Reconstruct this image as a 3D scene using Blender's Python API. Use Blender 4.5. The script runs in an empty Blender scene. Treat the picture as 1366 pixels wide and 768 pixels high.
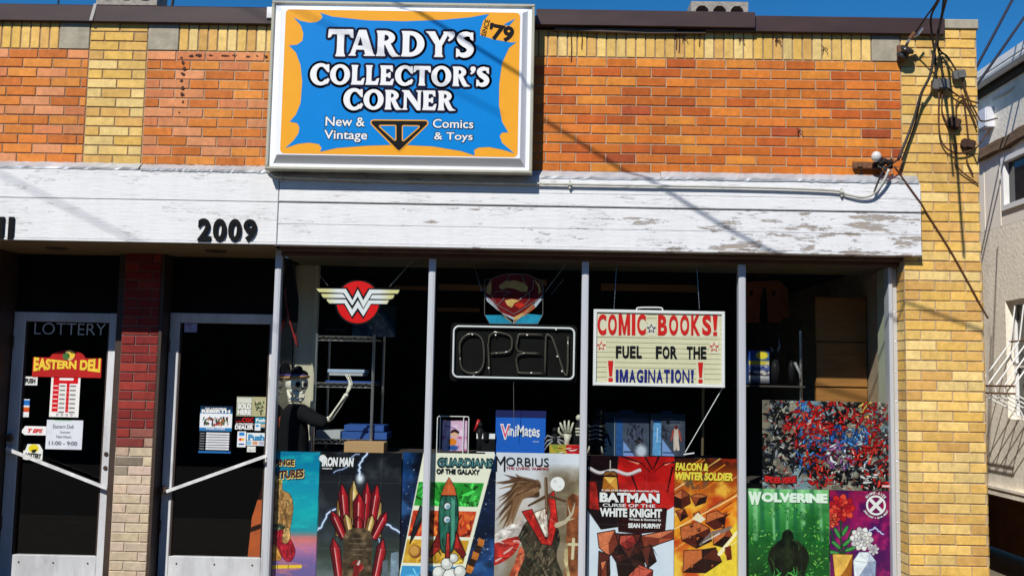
import bpy, math, random
import numpy as np
from mathutils import Vector, Matrix

# ------------------------------------------------------------------ camera, world, sun, exposure
SC = bpy.context.scene
COL = SC.collection
R = math.radians
F_PX, CXP, CYP, DIST, EYE = 1320.0, 683.0, 384.0, 6.6, 1.6
PITCH, YAW, ROLL = math.atan(121 / 1320.0), 0.0129, 0.0195
def _basis():
    cy, sy = math.cos(YAW), math.sin(YAW)
    f = np.array([-sy * math.cos(PITCH), cy * math.cos(PITCH), math.sin(PITCH)])
    r0 = np.array([cy, sy, 0.0]); u0 = np.cross(r0, f)
    r = math.cos(ROLL) * r0 + math.sin(ROLL) * u0
    return f, r, np.cross(r, f)
BF, BR, BU = _basis()
POS = np.array([0.0, -DIST, EYE])
cam = bpy.data.cameras.new('camera'); camo = bpy.data.objects.new('camera', cam); COL.objects.link(camo)
cam.sensor_width = 36.0; cam.lens = 36.0 * F_PX / 1366.0; cam.clip_start = 0.05; cam.clip_end = 2000
camo.matrix_world = Matrix(((BR[0], BU[0], -BF[0], POS[0]), (BR[1], BU[1], -BF[1], POS[1]), (BR[2], BU[2], -BF[2], POS[2]), (0, 0, 0, 1)))
SC.camera = camo

SUN_L = Vector((0.45, 1.0, -1.05)).normalized()          # the way the light travels
wd = bpy.data.worlds.new('World'); SC.world = wd; wd.use_nodes = True
nt = wd.node_tree; nt.nodes.clear()
sky = nt.nodes.new('ShaderNodeTexSky'); sky.sky_type = 'NISHITA'; sky.sun_disc = False
sky.sun_elevation = math.asin(-SUN_L.z); sky.sun_rotation = math.atan2(-SUN_L.x, -SUN_L.y)
sky.altitude = 1200; sky.air_density = 1.0; sky.dust_density = 0.0; sky.ozone_density = 6.0
hs = nt.nodes.new('ShaderNodeHueSaturation'); hs.inputs['Saturation'].default_value = 1.27; hs.inputs['Value'].default_value = 1.10; hs.inputs['Hue'].default_value = 0.497
bg = nt.nodes.new('ShaderNodeBackground'); bg.inputs['Strength'].default_value = 0.10
wo = nt.nodes.new('ShaderNodeOutputWorld')
nt.links.new(sky.outputs[0], hs.inputs['Color']); nt.links.new(hs.outputs[0], bg.inputs[0]); nt.links.new(bg.outputs[0], wo.inputs[0])
sl = bpy.data.lights.new('sun', 'SUN'); sl.energy = 5.0; sl.angle = R(0.5); sl.color = (1.0, 0.955, 0.88)
so = bpy.data.objects.new('sun', sl); COL.objects.link(so)
so.rotation_euler = SUN_L.to_track_quat('-Z', 'Y').to_euler(); so.location = (-8, -10, 14)
SC.view_settings.view_transform = 'Standard'; SC.view_settings.look = 'None'
SC.view_settings.exposure = 0.0; SC.view_settings.gamma = 1.0; SC.view_settings.use_curve_mapping = False
SC.render.engine = 'CYCLES'
SC.cycles.max_bounces = 8; SC.cycles.transparent_max_bounces = 12; SC.cycles.caustics_reflective = False; SC.cycles.caustics_refractive = False
rnd = random.Random(7)

# ------------------------------------------------------------------ helpers
def at(x, y, Y=0.0):
    "photo pixel -> (X, Z) where its sight line meets the vertical plane at depth Y"
    d = BF + BR * (x - CXP) / F_PX - BU * (y - CYP) / F_PX
    q = POS + d * ((Y - POS[1]) / d[1])
    return float(q[0]), float(q[2])
def at3(x, y, Y=0.0):
    a, b = at(x, y, Y); return (a, Y, b)
def rect(x0, y0, x1, y1, Y):
    "upright rectangle X0, X1, Z0, Z1 seen between these pixels on the plane at depth Y"
    xm, ym = (x0 + x1) / 2, (y0 + y1) / 2
    return at(x0, ym, Y)[0], at(x1, ym, Y)[0], at(xm, y1, Y)[1], at(xm, y0, Y)[1]
def lin(c):
    c = np.asarray(c, float) / 255.0
    return np.where(c <= 0.04045, c / 12.92, ((c + 0.055) / 1.055) ** 2.4)
def S(r, g, b):
    return tuple(float(t) for t in lin((r, g, b)))

MATS = {}
def mat(name, col=(0.5, 0.5, 0.5), rough=0.6, metal=0.0, var=0.12, scale=9.0, bump=0.0, attr=None, spec=0.4, coat=0.0, stretch=(1, 1, 1), bscale=None, detail=5, grime=0.0, pits=0.0):
    "procedural surface: base colour (or colour attribute) broken up by noise, with noise bump"
    if name in MATS: return MATS[name]
    m = bpy.data.materials.new(name); m.use_nodes = True; t = m.node_tree; b = t.nodes['Principled BSDF']
    tc = t.nodes.new('ShaderNodeTexCoord'); mp = t.nodes.new('ShaderNodeMapping'); mp.inputs['Scale'].default_value = stretch
    t.links.new(tc.outputs['Object'], mp.inputs[0])
    nz = t.nodes.new('ShaderNodeTexNoise'); nz.inputs['Scale'].default_value = scale; nz.inputs['Detail'].default_value = detail; nz.inputs['Roughness'].default_value = 0.62
    t.links.new(mp.outputs[0], nz.inputs['Vector'])
    mr = t.nodes.new('ShaderNodeMapRange'); mr.inputs['From Min'].default_value = 0.25; mr.inputs['From Max'].default_value = 0.75
    mr.inputs['To Min'].default_value = 1 - var; mr.inputs['To Max'].default_value = 1 + var
    t.links.new(nz.outputs['Fac'], mr.inputs['Value'])
    mx = t.nodes.new('ShaderNodeVectorMath'); mx.operation = 'SCALE'
    if attr:
        a = t.nodes.new('ShaderNodeAttribute'); a.attribute_name = attr; t.links.new(a.outputs['Color'], mx.inputs[0])
    else:
        mx.inputs[0].default_value = col[:3]
    fac = mr.outputs[0]
    def times(x, y):
        n = t.nodes.new('ShaderNodeMath'); n.operation = 'MULTIPLY'; t.links.new(x, n.inputs[0]); t.links.new(y, n.inputs[1]); return n.outputs[0]
    def dirt(sc, st, lo, hi, amt, det=6):
        m2 = t.nodes.new('ShaderNodeMapping'); m2.inputs['Scale'].default_value = st; t.links.new(tc.outputs['Object'], m2.inputs[0])
        n = t.nodes.new('ShaderNodeTexNoise'); n.inputs['Scale'].default_value = sc; n.inputs['Detail'].default_value = det; n.inputs['Roughness'].default_value = 0.7; t.links.new(m2.outputs[0], n.inputs['Vector'])
        r = t.nodes.new('ShaderNodeMapRange'); r.inputs['From Min'].default_value = lo; r.inputs['From Max'].default_value = hi; r.inputs['To Min'].default_value = 1 - amt; r.inputs['To Max'].default_value = 1.0
        t.links.new(n.outputs['Fac'], r.inputs['Value']); return r.outputs[0]
    if grime: fac = times(times(fac, dirt(1.6, (1, 1, 0.35), 0.34, 0.56, grime)), dirt(7, (1.6, 1, 0.5), 0.30, 0.46, grime * .8))
    if pits: fac = times(fac, dirt(110, (1, 1, 1), 0.30, 0.38, pits, 3))
    t.links.new(fac, mx.inputs['Scale']); t.links.new(mx.outputs[0], b.inputs['Base Color'])
    b.inputs['Roughness'].default_value = rough; b.inputs['Metallic'].default_value = metal
    b.inputs['Specular IOR Level'].default_value = spec; b.inputs['Coat Weight'].default_value = coat
    if bump:
        n2 = t.nodes.new('ShaderNodeTexNoise'); n2.inputs['Scale'].default_value = bscale or scale * 4; n2.inputs['Detail'].default_value = 6
        t.links.new(mp.outputs[0], n2.inputs['Vector'])
        bp = t.nodes.new('ShaderNodeBump'); bp.inputs['Strength'].default_value = bump; bp.inputs['Distance'].default_value = 0.01
        t.links.new(n2.outputs['Fac'], bp.inputs['Height']); t.links.new(bp.outputs[0], b.inputs['Normal'])
    MATS[name] = m
    return m
def glass_mat(name, tint=(0.93, 0.96, 0.95), ior=1.45):
    if name in MATS: return MATS[name]
    m = bpy.data.materials.new(name); m.use_nodes = True; t = m.node_tree; t.nodes.clear()
    o = t.nodes.new('ShaderNodeOutputMaterial'); mix = t.nodes.new('ShaderNodeMixShader')
    tr = t.nodes.new('ShaderNodeBsdfTransparent'); tr.inputs[0].default_value = (*tint, 1)
    gl = t.nodes.new('ShaderNodeBsdfGlossy'); gl.inputs['Roughness'].default_value = 0.01
    lw = t.nodes.new('ShaderNodeLayerWeight'); lw.inputs[0].default_value = 0.5
    pw = t.nodes.new('ShaderNodeMath'); pw.operation = 'POWER'; pw.inputs[1].default_value = 5.0; t.links.new(lw.outputs['Facing'], pw.inputs[0])
    ma = t.nodes.new('ShaderNodeMath'); ma.operation = 'MULTIPLY_ADD'; ma.inputs[1].default_value = 0.95; ma.inputs[2].default_value = 0.045; t.links.new(pw.outputs[0], ma.inputs[0])
    t.links.new(ma.outputs[0], mix.inputs[0]); t.links.new(tr.outputs[0], mix.inputs[1]); t.links.new(gl.outputs[0], mix.inputs[2])
    t.links.new(mix.outputs[0], o.inputs[0]); MATS[name] = m
    return m
def peel_mat(name, amount, white=(0.80, 0.82, 0.84), under=(0.30, 0.25, 0.21), xgrad=None):
    "white paint with peeled flakes stretched along the board; amount of bare wood may grow along X"
    if name in MATS: return MATS[name]
    m = bpy.data.materials.new(name); m.use_nodes = True; t = m.node_tree; b = t.nodes['Principled BSDF']
    tc = t.nodes.new('ShaderNodeTexCoord'); L = t.links.new
    def noise(scale, stretch, detail=7, rough=0.65):
        mp = t.nodes.new('ShaderNodeMapping'); mp.inputs['Scale'].default_value = stretch; L(tc.outputs['Object'], mp.inputs[0])
        n = t.nodes.new('ShaderNodeTexNoise'); n.inputs['Scale'].default_value = scale; n.inputs['Detail'].default_value = detail; n.inputs['Roughness'].default_value = rough
        L(mp.outputs[0], n.inputs['Vector']); return n.outputs['Fac']
    def math_(op, a, bb):
        n = t.nodes.new('ShaderNodeMath'); n.operation = op
        for i, v in enumerate((a, bb)):
            if isinstance(v, (int, float)): n.inputs[i].default_value = v
            else: L(v, n.inputs[i])
        return n.outputs[0]
    big = noise(2.3, (1, 1, 5)); fine = noise(8.0, (1, 1, 7), 10, 0.75)
    f = math_('ADD', math_('MULTIPLY', big, 0.55), math_('MULTIPLY', fine, 0.45))
    if xgrad:
        sx = t.nodes.new('ShaderNodeSeparateXYZ'); L(tc.outputs['Object'], sx.inputs[0])
        mr = t.nodes.new('ShaderNodeMapRange'); L(sx.outputs[0], mr.inputs['Value'])
        mr.inputs['From Min'].default_value = xgrad[0]; mr.inputs['From Max'].default_value = xgrad[1]
        mr.inputs['To Min'].default_value = xgrad[2]; mr.inputs['To Max'].default_value = xgrad[3]
        f = math_('ADD', f, mr.outputs[0])
    cr = t.nodes.new('ShaderNodeValToRGB'); cr.color_ramp.elements[0].position = amount; cr.color_ramp.elements[1].position = amount + 0.012
    L(f, cr.inputs[0])
    ck = math_('LESS_THAN', math_('ABSOLUTE', math_('SUBTRACT', noise(6.5, (0.35, 1, 9), 4, .55), 0.5), 0.0), 0.0035)
    ck = math_('MULTIPLY', ck, math_('GREATER_THAN', noise(2.2, (1, 1, 3), 3, .5), 0.54))
    mk = math_('MAXIMUM', cr.outputs[0], math_('MULTIPLY', ck, 0.75))
    un = t.nodes.new('ShaderNodeMix'); un.data_type = 'RGBA'
    un.inputs['A'].default_value = (*[c * 0.7 for c in under], 1); un.inputs['B'].default_value = (*[min(1, c * 1.6) for c in under], 1)
    L(noise(7, (1, 1, 12)), un.inputs['Factor'])
    wt = t.nodes.new('ShaderNodeMix'); wt.data_type = 'RGBA'; wt.inputs['A'].default_value = (*[c * 0.93 for c in white], 1); wt.inputs['B'].default_value = (*white, 1)
    mr2 = t.nodes.new('ShaderNodeMapRange'); mr2.inputs['From Min'].default_value = 0.3; mr2.inputs['From Max'].default_value = 0.55
    L(noise(3, (2.5, 1, 0.6)), mr2.inputs['Value']); L(mr2.outputs[0], wt.inputs['Factor'])
    mx = t.nodes.new('ShaderNodeMix'); mx.data_type = 'RGBA'; L(mk, mx.inputs['Factor']); L(wt.outputs['Result'], mx.inputs['A']); L(un.outputs['Result'], mx.inputs['B'])
    L(mx.outputs['Result'], b.inputs['Base Color']); b.inputs['Roughness'].default_value = 0.6; b.inputs['Specular IOR Level'].default_value = 0.3
    bp = t.nodes.new('ShaderNodeBump'); bp.inputs['Strength'].default_value = 0.6; bp.inputs['Distance'].default_value = 0.01; bp.invert = True
    L(math_('ADD', mk, math_('MULTIPLY', fine, 0.6)), bp.inputs['Height']); L(bp.outputs[0], b.inputs['Normal'])
    MATS[name] = m
    return m

def root_of(o):
    while o.parent: o = o.parent
    return o
def tag(o, label=None, cat=None, group=None, kind=None):
    if label: o['label'] = label
    if cat: o['category'] = cat
    if group: o['group'] = group
    if kind: o['kind'] = kind
    return o
def thing(name, label, cat, loc, group=None):
    o = bpy.data.objects.new(name, None); o.empty_display_size = 0.1; COL.objects.link(o); o.location = loc
    return tag(o, label, cat, group)

class MB:
    "collects shapes (world coordinates), then links them as ONE mesh object"
    def __init__(s): s.v = []; s.f = []; s.m = []; s.c = []
    def face(s, pts, mi=0, col=None):
        n = len(s.v); s.v.extend(tuple(map(float, p)) for p in pts); s.f.append(tuple(range(n, n + len(pts)))); s.m.append(mi); s.c.append(col)
        return s
    def idx(s, pts, faces, mi=0, col=None):
        n = len(s.v); s.v.extend(tuple(map(float, p)) for p in pts)
        for q in faces: s.f.append(tuple(n + i for i in q)); s.m.append(mi); s.c.append(col)
        return s
    def box(s, x0, x1, y0, y1, z0, z1, mi=0, col=None):
        p = [(x0, y0, z0), (x1, y0, z0), (x1, y1, z0), (x0, y1, z0), (x0, y0, z1), (x1, y0, z1), (x1, y1, z1), (x0, y1, z1)]
        return s.idx(p, [(0, 1, 5, 4), (1, 2, 6, 5), (2, 3, 7, 6), (3, 0, 4, 7), (4, 5, 6, 7), (3, 2, 1, 0)], mi, col)
    def chamf(s, x0, x1, y0, y1, z0, z1, b, mi=0, col=None):
        "box whose front (-Y) edges are chamfered"
        p = [(x0, y1, z0), (x1, y1, z0), (x1, y1, z1), (x0, y1, z1), (x0, y0 + b, z0), (x1, y0 + b, z0), (x1, y0 + b, z1), (x0, y0 + b, z1),
             (x0 + b, y0, z0 + b), (x1 - b, y0, z0 + b), (x1 - b, y0, z1 - b), (x0 + b, y0, z1 - b)]
        return s.idx(p, [(8, 9, 10, 11), (4, 5, 9, 8), (5, 6, 10, 9), (6, 7, 11, 10), (7, 4, 8, 11), (0, 1, 5, 4), (1, 2, 6, 5), (2, 3, 7, 6), (3, 0, 4, 7), (1, 0, 3, 2)], mi, col)
    def prism(s, pts, y0, y1, mi=0, col=None):
        "outline of (X, Z) points standing between depths y0 (front) and y1"
        a = sum(pts[i][0] * pts[(i + 1) % len(pts)][1] - pts[(i + 1) % len(pts)][0] * pts[i][1] for i in range(len(pts)))
        if a < 0: pts = pts[::-1]
        n = len(pts); p = [(x, y0, z) for x, z in pts] + [(x, y1, z) for x, z in pts]
        return s.idx(p, [tuple(range(n)), tuple(range(2 * n - 1, n - 1, -1))] + [((i + 1) % n, i, n + i, n + (i + 1) % n) for i in range(n)], mi, col)
    def flat(s, pts, y, mi=0, col=None):
        a = sum(pts[i][0] * pts[(i + 1) % len(pts)][1] - pts[(i + 1) % len(pts)][0] * pts[i][1] for i in range(len(pts)))
        if a < 0: pts = pts[::-1]
        return s.face([(x, y, z) for x, z in pts], mi, col)
    def tube(s, pts, r, n=8, mi=0, col=None, closed=False):
        pts = [Vector(p) for p in pts]; rings = []; N = len(pts); up = Vector((0.13, 0.31, 0.94)).normalized()
        base = len(s.v)
        for i, p in enumerate(pts):
            a = pts[i - 1] if (i or closed) else p; b = pts[(i + 1) % N] if (i < N - 1 or closed) else p
            d = (b - a).normalized(); e = d.cross(up)
            if e.length < 0.05: e = d.cross(Vector((1, 0, 0)))
            e.normalize(); g = d.cross(e)
            rr = r[i] if isinstance(r, (list, tuple)) else r
            for k in range(n):
                t = 2 * math.pi * k / n; q = p + (e * math.cos(t) + g * math.sin(t)) * rr
                s.v.append(tuple(q))
        for i in range(N if closed else N - 1):
            j = (i + 1) % N
            for k in range(n):
                l = (k + 1) % n
                s.f.append((base + i * n + k, base + i * n + l, base + j * n + l, base + j * n + k)); s.m.append(mi); s.c.append(col)
        if not closed:
            s.f.append(tuple(base + k for k in range(n))[::-1]); s.m.append(mi); s.c.append(col)
            s.f.append(tuple(base + (N - 1) * n + k for k in range(n))); s.m.append(mi); s.c.append(col)
        return s
    def ball(s, c, r, n=10, mi=0, col=None, fn=None):
        rx, ry, rz = r if isinstance(r, (tuple, list)) else (r, r, r); pts = []; fs = []
        for i in range(n + 1):
            th = math.pi * i / n
            for k in range(2 * n):
                ph = math.pi * k / n
                q = Vector((math.sin(th) * math.cos(ph), math.sin(th) * math.sin(ph), math.cos(th)))
                k2 = fn(q) if fn else 1.0
                pts.append((c[0] + q.x * rx * k2, c[1] + q.y * ry * k2, c[2] + q.z * rz * k2))
        for i in range(n):
            for k in range(2 * n):
                l = (k + 1) % (2 * n); fs.append((i * 2 * n + k, (i + 1) * 2 * n + k, (i + 1) * 2 * n + l, i * 2 * n + l))
        return s.idx(pts, fs, mi, col)
    def build(s, name, mats, parent=None, smooth=False, kind=None):
        if not isinstance(mats, (list, tuple)): mats = [mats]
        V = np.array(s.v, float)
        if parent is not None: o0 = np.array(root_of(parent).location)
        else: o0 = np.array([(V[:, 0].min() + V[:, 0].max()) / 2, (V[:, 1].min() + V[:, 1].max()) / 2, V[:, 2].min()])
        me = bpy.data.meshes.new(name); me.from_pydata([tuple(q) for q in V - o0], [], s.f)
        for m in mats: me.materials.append(m)
        me.polygons.foreach_set('material_index', s.m)
        if any(c is not None for c in s.c):
            a = me.color_attributes.new('Col', 'FLOAT_COLOR', 'CORNER'); arr = []
            for q, c in zip(s.f, s.c):
                c = c or (0.5, 0.5, 0.5); arr.extend([c[0], c[1], c[2], 1.0] * len(q))
            a.data.foreach_set('color', np.array(arr, np.float32))
        if smooth: me.polygons.foreach_set('use_smooth', [True] * len(s.f))
        me.update()
        o = bpy.data.objects.new(name, me); COL.objects.link(o)
        if parent is not None: o.parent = parent
        else: o.location = o0
        if kind: o['kind'] = kind
        return o

def smooth_path(pts, n=6):
    "Catmull-Rom through points of any dimension"
    P = [np.array(p, float) for p in pts]; P = [2 * P[0] - P[1]] + P + [2 * P[-1] - P[-2]]; out = []
    for i in range(1, len(P) - 2):
        a, b, c, d = P[i - 1:i + 3]
        for k in range(n):
            t = k / n; out.append(0.5 * ((2 * b) + (-a + c) * t + (2 * a - 5 * b + 4 * c - d) * t * t + (-a + 3 * b - 3 * c + d) * t ** 3))
    out.append(P[-2]); return out

_tcache = {}
def text_shape(body, bold=0.0, shear=0.0, space=1.0):
    k = (body, bold, shear, space)
    if k not in _tcache:
        c = bpy.data.curves.new('lettering', 'FONT'); c.body = body; c.size = 1.0; c.offset = bold; c.shear = shear; c.resolution_u = 4; c.space_character = space
        o = bpy.data.objects.new('lettering', c); me = o.to_mesh()
        V = np.array([v.co[:] for v in me.vertices]); Fs = [tuple(p.vertices) for p in me.polygons]
        o.to_mesh_clear(); bpy.data.objects.remove(o); bpy.data.curves.remove(c)
        _tcache[k] = (V, Fs)
    return _tcache[k]
def put_text(mb, body, box, y, bold=0.0, shear=0.0, mi=0, space=1.0, warp=None, col=None):
    "lay lettering into the box (X0, X1, Z0, Z1) on the plane at depth y"
    V, Fs = text_shape(body, bold, shear, space)
    lo, hi = V.min(0), V.max(0); x0, x1, z0, z1 = box
    u = (V[:, 0] - lo[0]) / (hi[0] - lo[0]); w = (V[:, 1] - lo[1]) / (hi[1] - lo[1])
    if warp: u, w = warp(u, w)
    pts = [(x0 + a * (x1 - x0), y, z0 + b * (z1 - z0)) for a, b in zip(u, w)]
    mb.idx(pts, Fs, mi, col); return mb
def circle(cx, cz, r, n=24, a0=0, a1=360):
    full = abs(a1 - a0) >= 360
    return [(cx + r * math.cos(R(a0 + (a1 - a0) * i / (n if full else n - 1))), cz + r * math.sin(R(a0 + (a1 - a0) * i / (n if full else n - 1)))) for i in range(n)]
def rounded(x0, x1, z0, z1, r, n=6):
    out = []
    for cx, cz, a in ((x1 - r, z0 + r, -90), (x1 - r, z1 - r, 0), (x0 + r, z1 - r, 90), (x0 + r, z0 + r, 180)):
        out += [(cx + r * math.cos(R(a + 90 * i / n)), cz + r * math.sin(R(a + 90 * i / n))) for i in range(n + 1)]
    return out
def fat(mb, pts, r, y, mi=0, closed=True, n=10, step=2e-5):
    "thick round line along an outline, lying flat"
    N = len(pts); yy = y
    for i in range(N if closed else N - 1):
        a, b = np.array(pts[i]), np.array(pts[(i + 1) % N]); d = b - a; l = np.hypot(*d)
        if l < 1e-6: continue
        nrm = np.array([-d[1], d[0]]) / l * r
        yy -= step; mb.flat([tuple(a + nrm), tuple(a - nrm), tuple(b - nrm), tuple(b + nrm)], yy, mi)
    for p in pts:
        yy -= step; mb.flat(circle(p[0], p[1], r, n), yy, mi)

# ------------------------------------------------------------------ painted artwork on a fine grid (flat printed pictures)
class Canvas:
    def __init__(s, w, h, seed=1, res=1.45):
        s.w, s.h = w, h = int(w * res), int(h * res); s.U, s.V = np.meshgrid((np.arange(w) + 0.5) / w, (np.arange(h) + 0.5) / w); s.A = h / w
        s.C = np.zeros((h, w, 3)); s.r = np.random.RandomState(seed); s.px = 1.0 / w
    def fill(s, c): s.C[:] = c; return s
    def blend(s, m, c): s.C = s.C * (1 - m[..., None]) + np.asarray(c, float) * m[..., None]; return s
    def grad(s, stops):
        v = s.V / s.A; xs = [q[0] for q in stops]
        for k in range(3): s.C[..., k] = np.interp(v, xs, [q[1][k] for q in stops])
        return s
    def fbm(s, scale=4, oct=4, sx=1.0, sy=1.0):
        out = np.zeros((s.h, s.w)); amp = 1.0; tot = 0
        for o in range(oct):
            n = int(scale * 2 ** o * max(sx, 1)) + 3; m = int(scale * 2 ** o * s.A * max(sy, 1)) + 3
            g = s.r.rand(m + 2, n + 2); fx = s.U * scale * 2 ** o * sx; fy = s.V * scale * 2 ** o * sy
            ix, iy = np.minimum(fx.astype(int), n), np.minimum(fy.astype(int), m); tx, ty = fx - ix, fy - iy; tx = tx * tx * (3 - 2 * tx); ty = ty * ty * (3 - 2 * ty)
            out += amp * ((g[iy, ix] * (1 - tx) + g[iy, ix + 1] * tx) * (1 - ty) + (g[iy + 1, ix] * (1 - tx) + g[iy + 1, ix + 1] * tx) * ty); tot += amp; amp *= 0.55
        return out / tot
    def clouds(s, c, lo=0.45, hi=0.7, scale=4, a=1.0, sx=1.0, sy=1.0, mask=None):
        m = np.clip((s.fbm(scale, 5, sx, sy) - lo) / (hi - lo), 0, 1) * a
        return s.blend(m if mask is None else m * mask, c)
    def mpoly(s, pts):
        m = np.zeros((s.h, s.w))
        for ox, oy in ((-.25, -.25), (.25, -.25), (-.25, .25), (.25, .25)):
            X, Y = s.U + ox * s.px, s.V + oy * s.px; ins = np.zeros((s.h, s.w), bool); j = len(pts) - 1
            for i in range(len(pts)):
                xi, yi = pts[i]; xj, yj = pts[j]
                if yi != yj: ins ^= ((yi > Y) != (yj > Y)) & (X < (xj - xi) * (Y - yi) / (yj - yi) + xi)
                j = i
            m += ins / 4.0
        return m
    def poly(s, pts, c, tex=0.0, curve=False):
        if curve: pts = [tuple(q) for q in smooth_path(list(pts) + [pts[0]], 5)]
        m = s.mpoly(pts); c = np.asarray(c, float)
        if tex:
            n = (s.fbm(14, 3) - 0.5)[..., None] * tex; s.C = s.C * (1 - m[..., None]) + np.clip(c * (1 + n * 2), 0, 255) * m[..., None]; return s
        return s.blend(m, c)
    def ell(s, x, y, rx, ry, c, rot=0, soft=None, a=1.0):
        dx, dy = s.U - x, s.V - y; k, q = math.cos(R(rot)), math.sin(R(rot)); ex, ey = (dx * k + dy * q) / rx, (-dx * q + dy * k) / ry
        d = np.sqrt(ex * ex + ey * ey); w = soft if soft is not None else s.px / min(rx, ry)
        return s.blend(np.clip((1 - d) / w + 0.5, 0, 1) * a, c)
    def line(s, pts, w, c, a=1.0, soft=None):
        ws = w if isinstance(w, (list, tuple)) else [w] * len(pts); sf = soft or s.px; pad = max(ws) + sf
        i0, i1 = max(0, int((min(p[0] for p in pts) - pad) * s.w)), min(s.w, int((max(p[0] for p in pts) + pad) * s.w) + 2)
        j0, j1 = max(0, int((min(p[1] for p in pts) - pad) * s.w)), min(s.h, int((max(p[1] for p in pts) + pad) * s.w) + 2)
        if i1 <= i0 or j1 <= j0: return s
        U, V = s.U[j0:j1, i0:i1], s.V[j0:j1, i0:i1]; d = np.full(U.shape, 9.0)
        for i in range(len(pts) - 1):
            (ax, ay), (bx, by) = pts[i], pts[i + 1]; L = (bx - ax) ** 2 + (by - ay) ** 2 + 1e-12
            t = np.clip(((U - ax) * (bx - ax) + (V - ay) * (by - ay)) / L, 0, 1); d = np.minimum(d, np.hypot(U - ax - t * (bx - ax), V - ay - t * (by - ay)) - (ws[i] + (ws[i + 1] - ws[i]) * t))
        m = (np.clip(0.5 - d / sf, 0, 1) * a)[..., None]; C = s.C[j0:j1, i0:i1]; s.C[j0:j1, i0:i1] = C * (1 - m) + np.asarray(c, float) * m
        return s
    def strokes(s, n, region, cols, ln=(0.03, 0.08), w=(0.004, 0.012), ang=(0, 360), a=0.9):
        x0, y0, x1, y1 = region
        for i in range(n):
            x, y = s.r.uniform(x0, x1), s.r.uniform(y0, y1); t = R(s.r.uniform(*ang)); l = s.r.uniform(*ln); k = s.r.uniform(-.4, .4)
            p = [(x, y), (x + l * .5 * math.cos(t), y + l * .5 * math.sin(t)), (x + l * (.5 * math.cos(t) + .5 * math.cos(t + k)), y + l * (.5 * math.sin(t) + .5 * math.sin(t + k)))]
            ww = s.r.uniform(*w); s.line(p, [ww, ww * 1.2, ww * .3], cols[s.r.randint(len(cols))], a)
        return s
    def mass(s, pts, base, cols, n=40, ln=(.04, .12), w=(.004, .012), ang=(0, 180), edge=None, tex=.5, curve=True, ew=.005):
        "a painted shape: base colour broken by brush strokes that stay inside it, with an inked edge"
        q = [tuple(k) for k in smooth_path(list(pts) + [pts[0]], 5)] if curve else list(pts)
        keep = s.C.copy(); m = s.mpoly(q); s.poly(q, base, tex); xs, ys = [k[0] for k in q], [k[1] for k in q]
        s.strokes(n, (min(xs), min(ys), max(xs), max(ys)), cols, ln, w, ang, .85); s.C = keep * (1 - m[..., None]) + s.C * m[..., None]
        if edge is not None: s.line(q + [q[0]], ew, edge, .9)
        return s
    def rock(s, pts, cols, ink=(16, 10, 10), off=(0, 0), ew=.005):
        "a faceted solid: fan of flat facets round an inner point, inked"
        cx, cy = np.mean([p[0] for p in pts]) + off[0], np.mean([p[1] for p in pts]) + off[1]
        for i in range(len(pts)):
            a, b = pts[i], pts[(i + 1) % len(pts)]; nx = (b[1] - a[1]); ny = -(b[0] - a[0]); l = math.hypot(nx, ny) + 1e-9; k = int(np.clip((.5 - .5 * (nx * .6 + ny * .8) / l) * len(cols), 0, len(cols) - 1)) if len(cols) > 1 else 0
            s.poly([a, b, (cx, cy)], cols[(k + (i % 2) * s.r.randint(2)) % len(cols)], .15); s.line([a, (cx, cy)], ew * .4, tuple(np.array(cols[0]) * .5), .6)
        s.line(list(pts) + [pts[0]], ew, ink); return s
    def crystal(s, x, y, l, w, ang, cols, ink=(20, 8, 10)):
        t = R(ang); d = np.array([math.cos(t), -math.sin(t)]); n = np.array([-d[1], d[0]]); o = np.array([x, y]); f = lambda u, v: tuple(o + d * u * l + n * v * w)
        s.poly([f(0, -.8), f(.78, -1), f(1, -.1), f(.8, -.2), f(0, -.2)], cols[0], .2); s.poly([f(0, -.2), f(.8, -.2), f(1, -.1), f(.86, .4), f(0, .35)], cols[2], .2); s.poly([f(0, .35), f(.86, .4), f(1, -.1), f(.74, 1), f(0, .8)], cols[1], .2)
        s.line([f(.05, -.08), f(.76, -.1)], w * .07, (255, 225, 215), .8); q = [f(0, -.8), f(.78, -1), f(1, -.1), f(.74, 1), f(0, .8)]; s.line(q + [q[0]], .005, ink); return s
    def stars(s, n, region=None, c=(235, 240, 255), r=(0.002, 0.007)):
        x0, y0, x1, y1 = region or (0, 0, 1, s.A)
        for i in range(n): s.ell(s.r.uniform(x0, x1), s.r.uniform(y0, y1), *(2 * [s.r.uniform(*r)]), c, soft=1.2, a=s.r.uniform(.4, 1))
        return s
    def bolt(s, pts, w=0.006):
        out = []
        for i in range(len(pts) - 1):
            for k in range(5):
                t = k / 5.0; j = 0.012 if k else 0
                out.append((pts[i][0] * (1 - t) + pts[i + 1][0] * t + s.r.uniform(-j, j), pts[i][1] * (1 - t) + pts[i + 1][1] * t + s.r.uniform(-j, j)))
        out.append(pts[-1])
        s.line(out, w * 1.2, (70, 110, 210), 0.55, soft=0.05); s.line(out, w, (215, 230, 255), 1, soft=0.008); return s
    def folds(s, xs=(), ys=()):
        for x in xs: s.line([(x, 0), (x, s.A)], 0.0015, (255, 255, 255), 0.16, soft=0.012)
        for y in ys: s.line([(0, y), (1, y)], 0.0015, (255, 255, 255), 0.16, soft=0.012)
        return s
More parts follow.
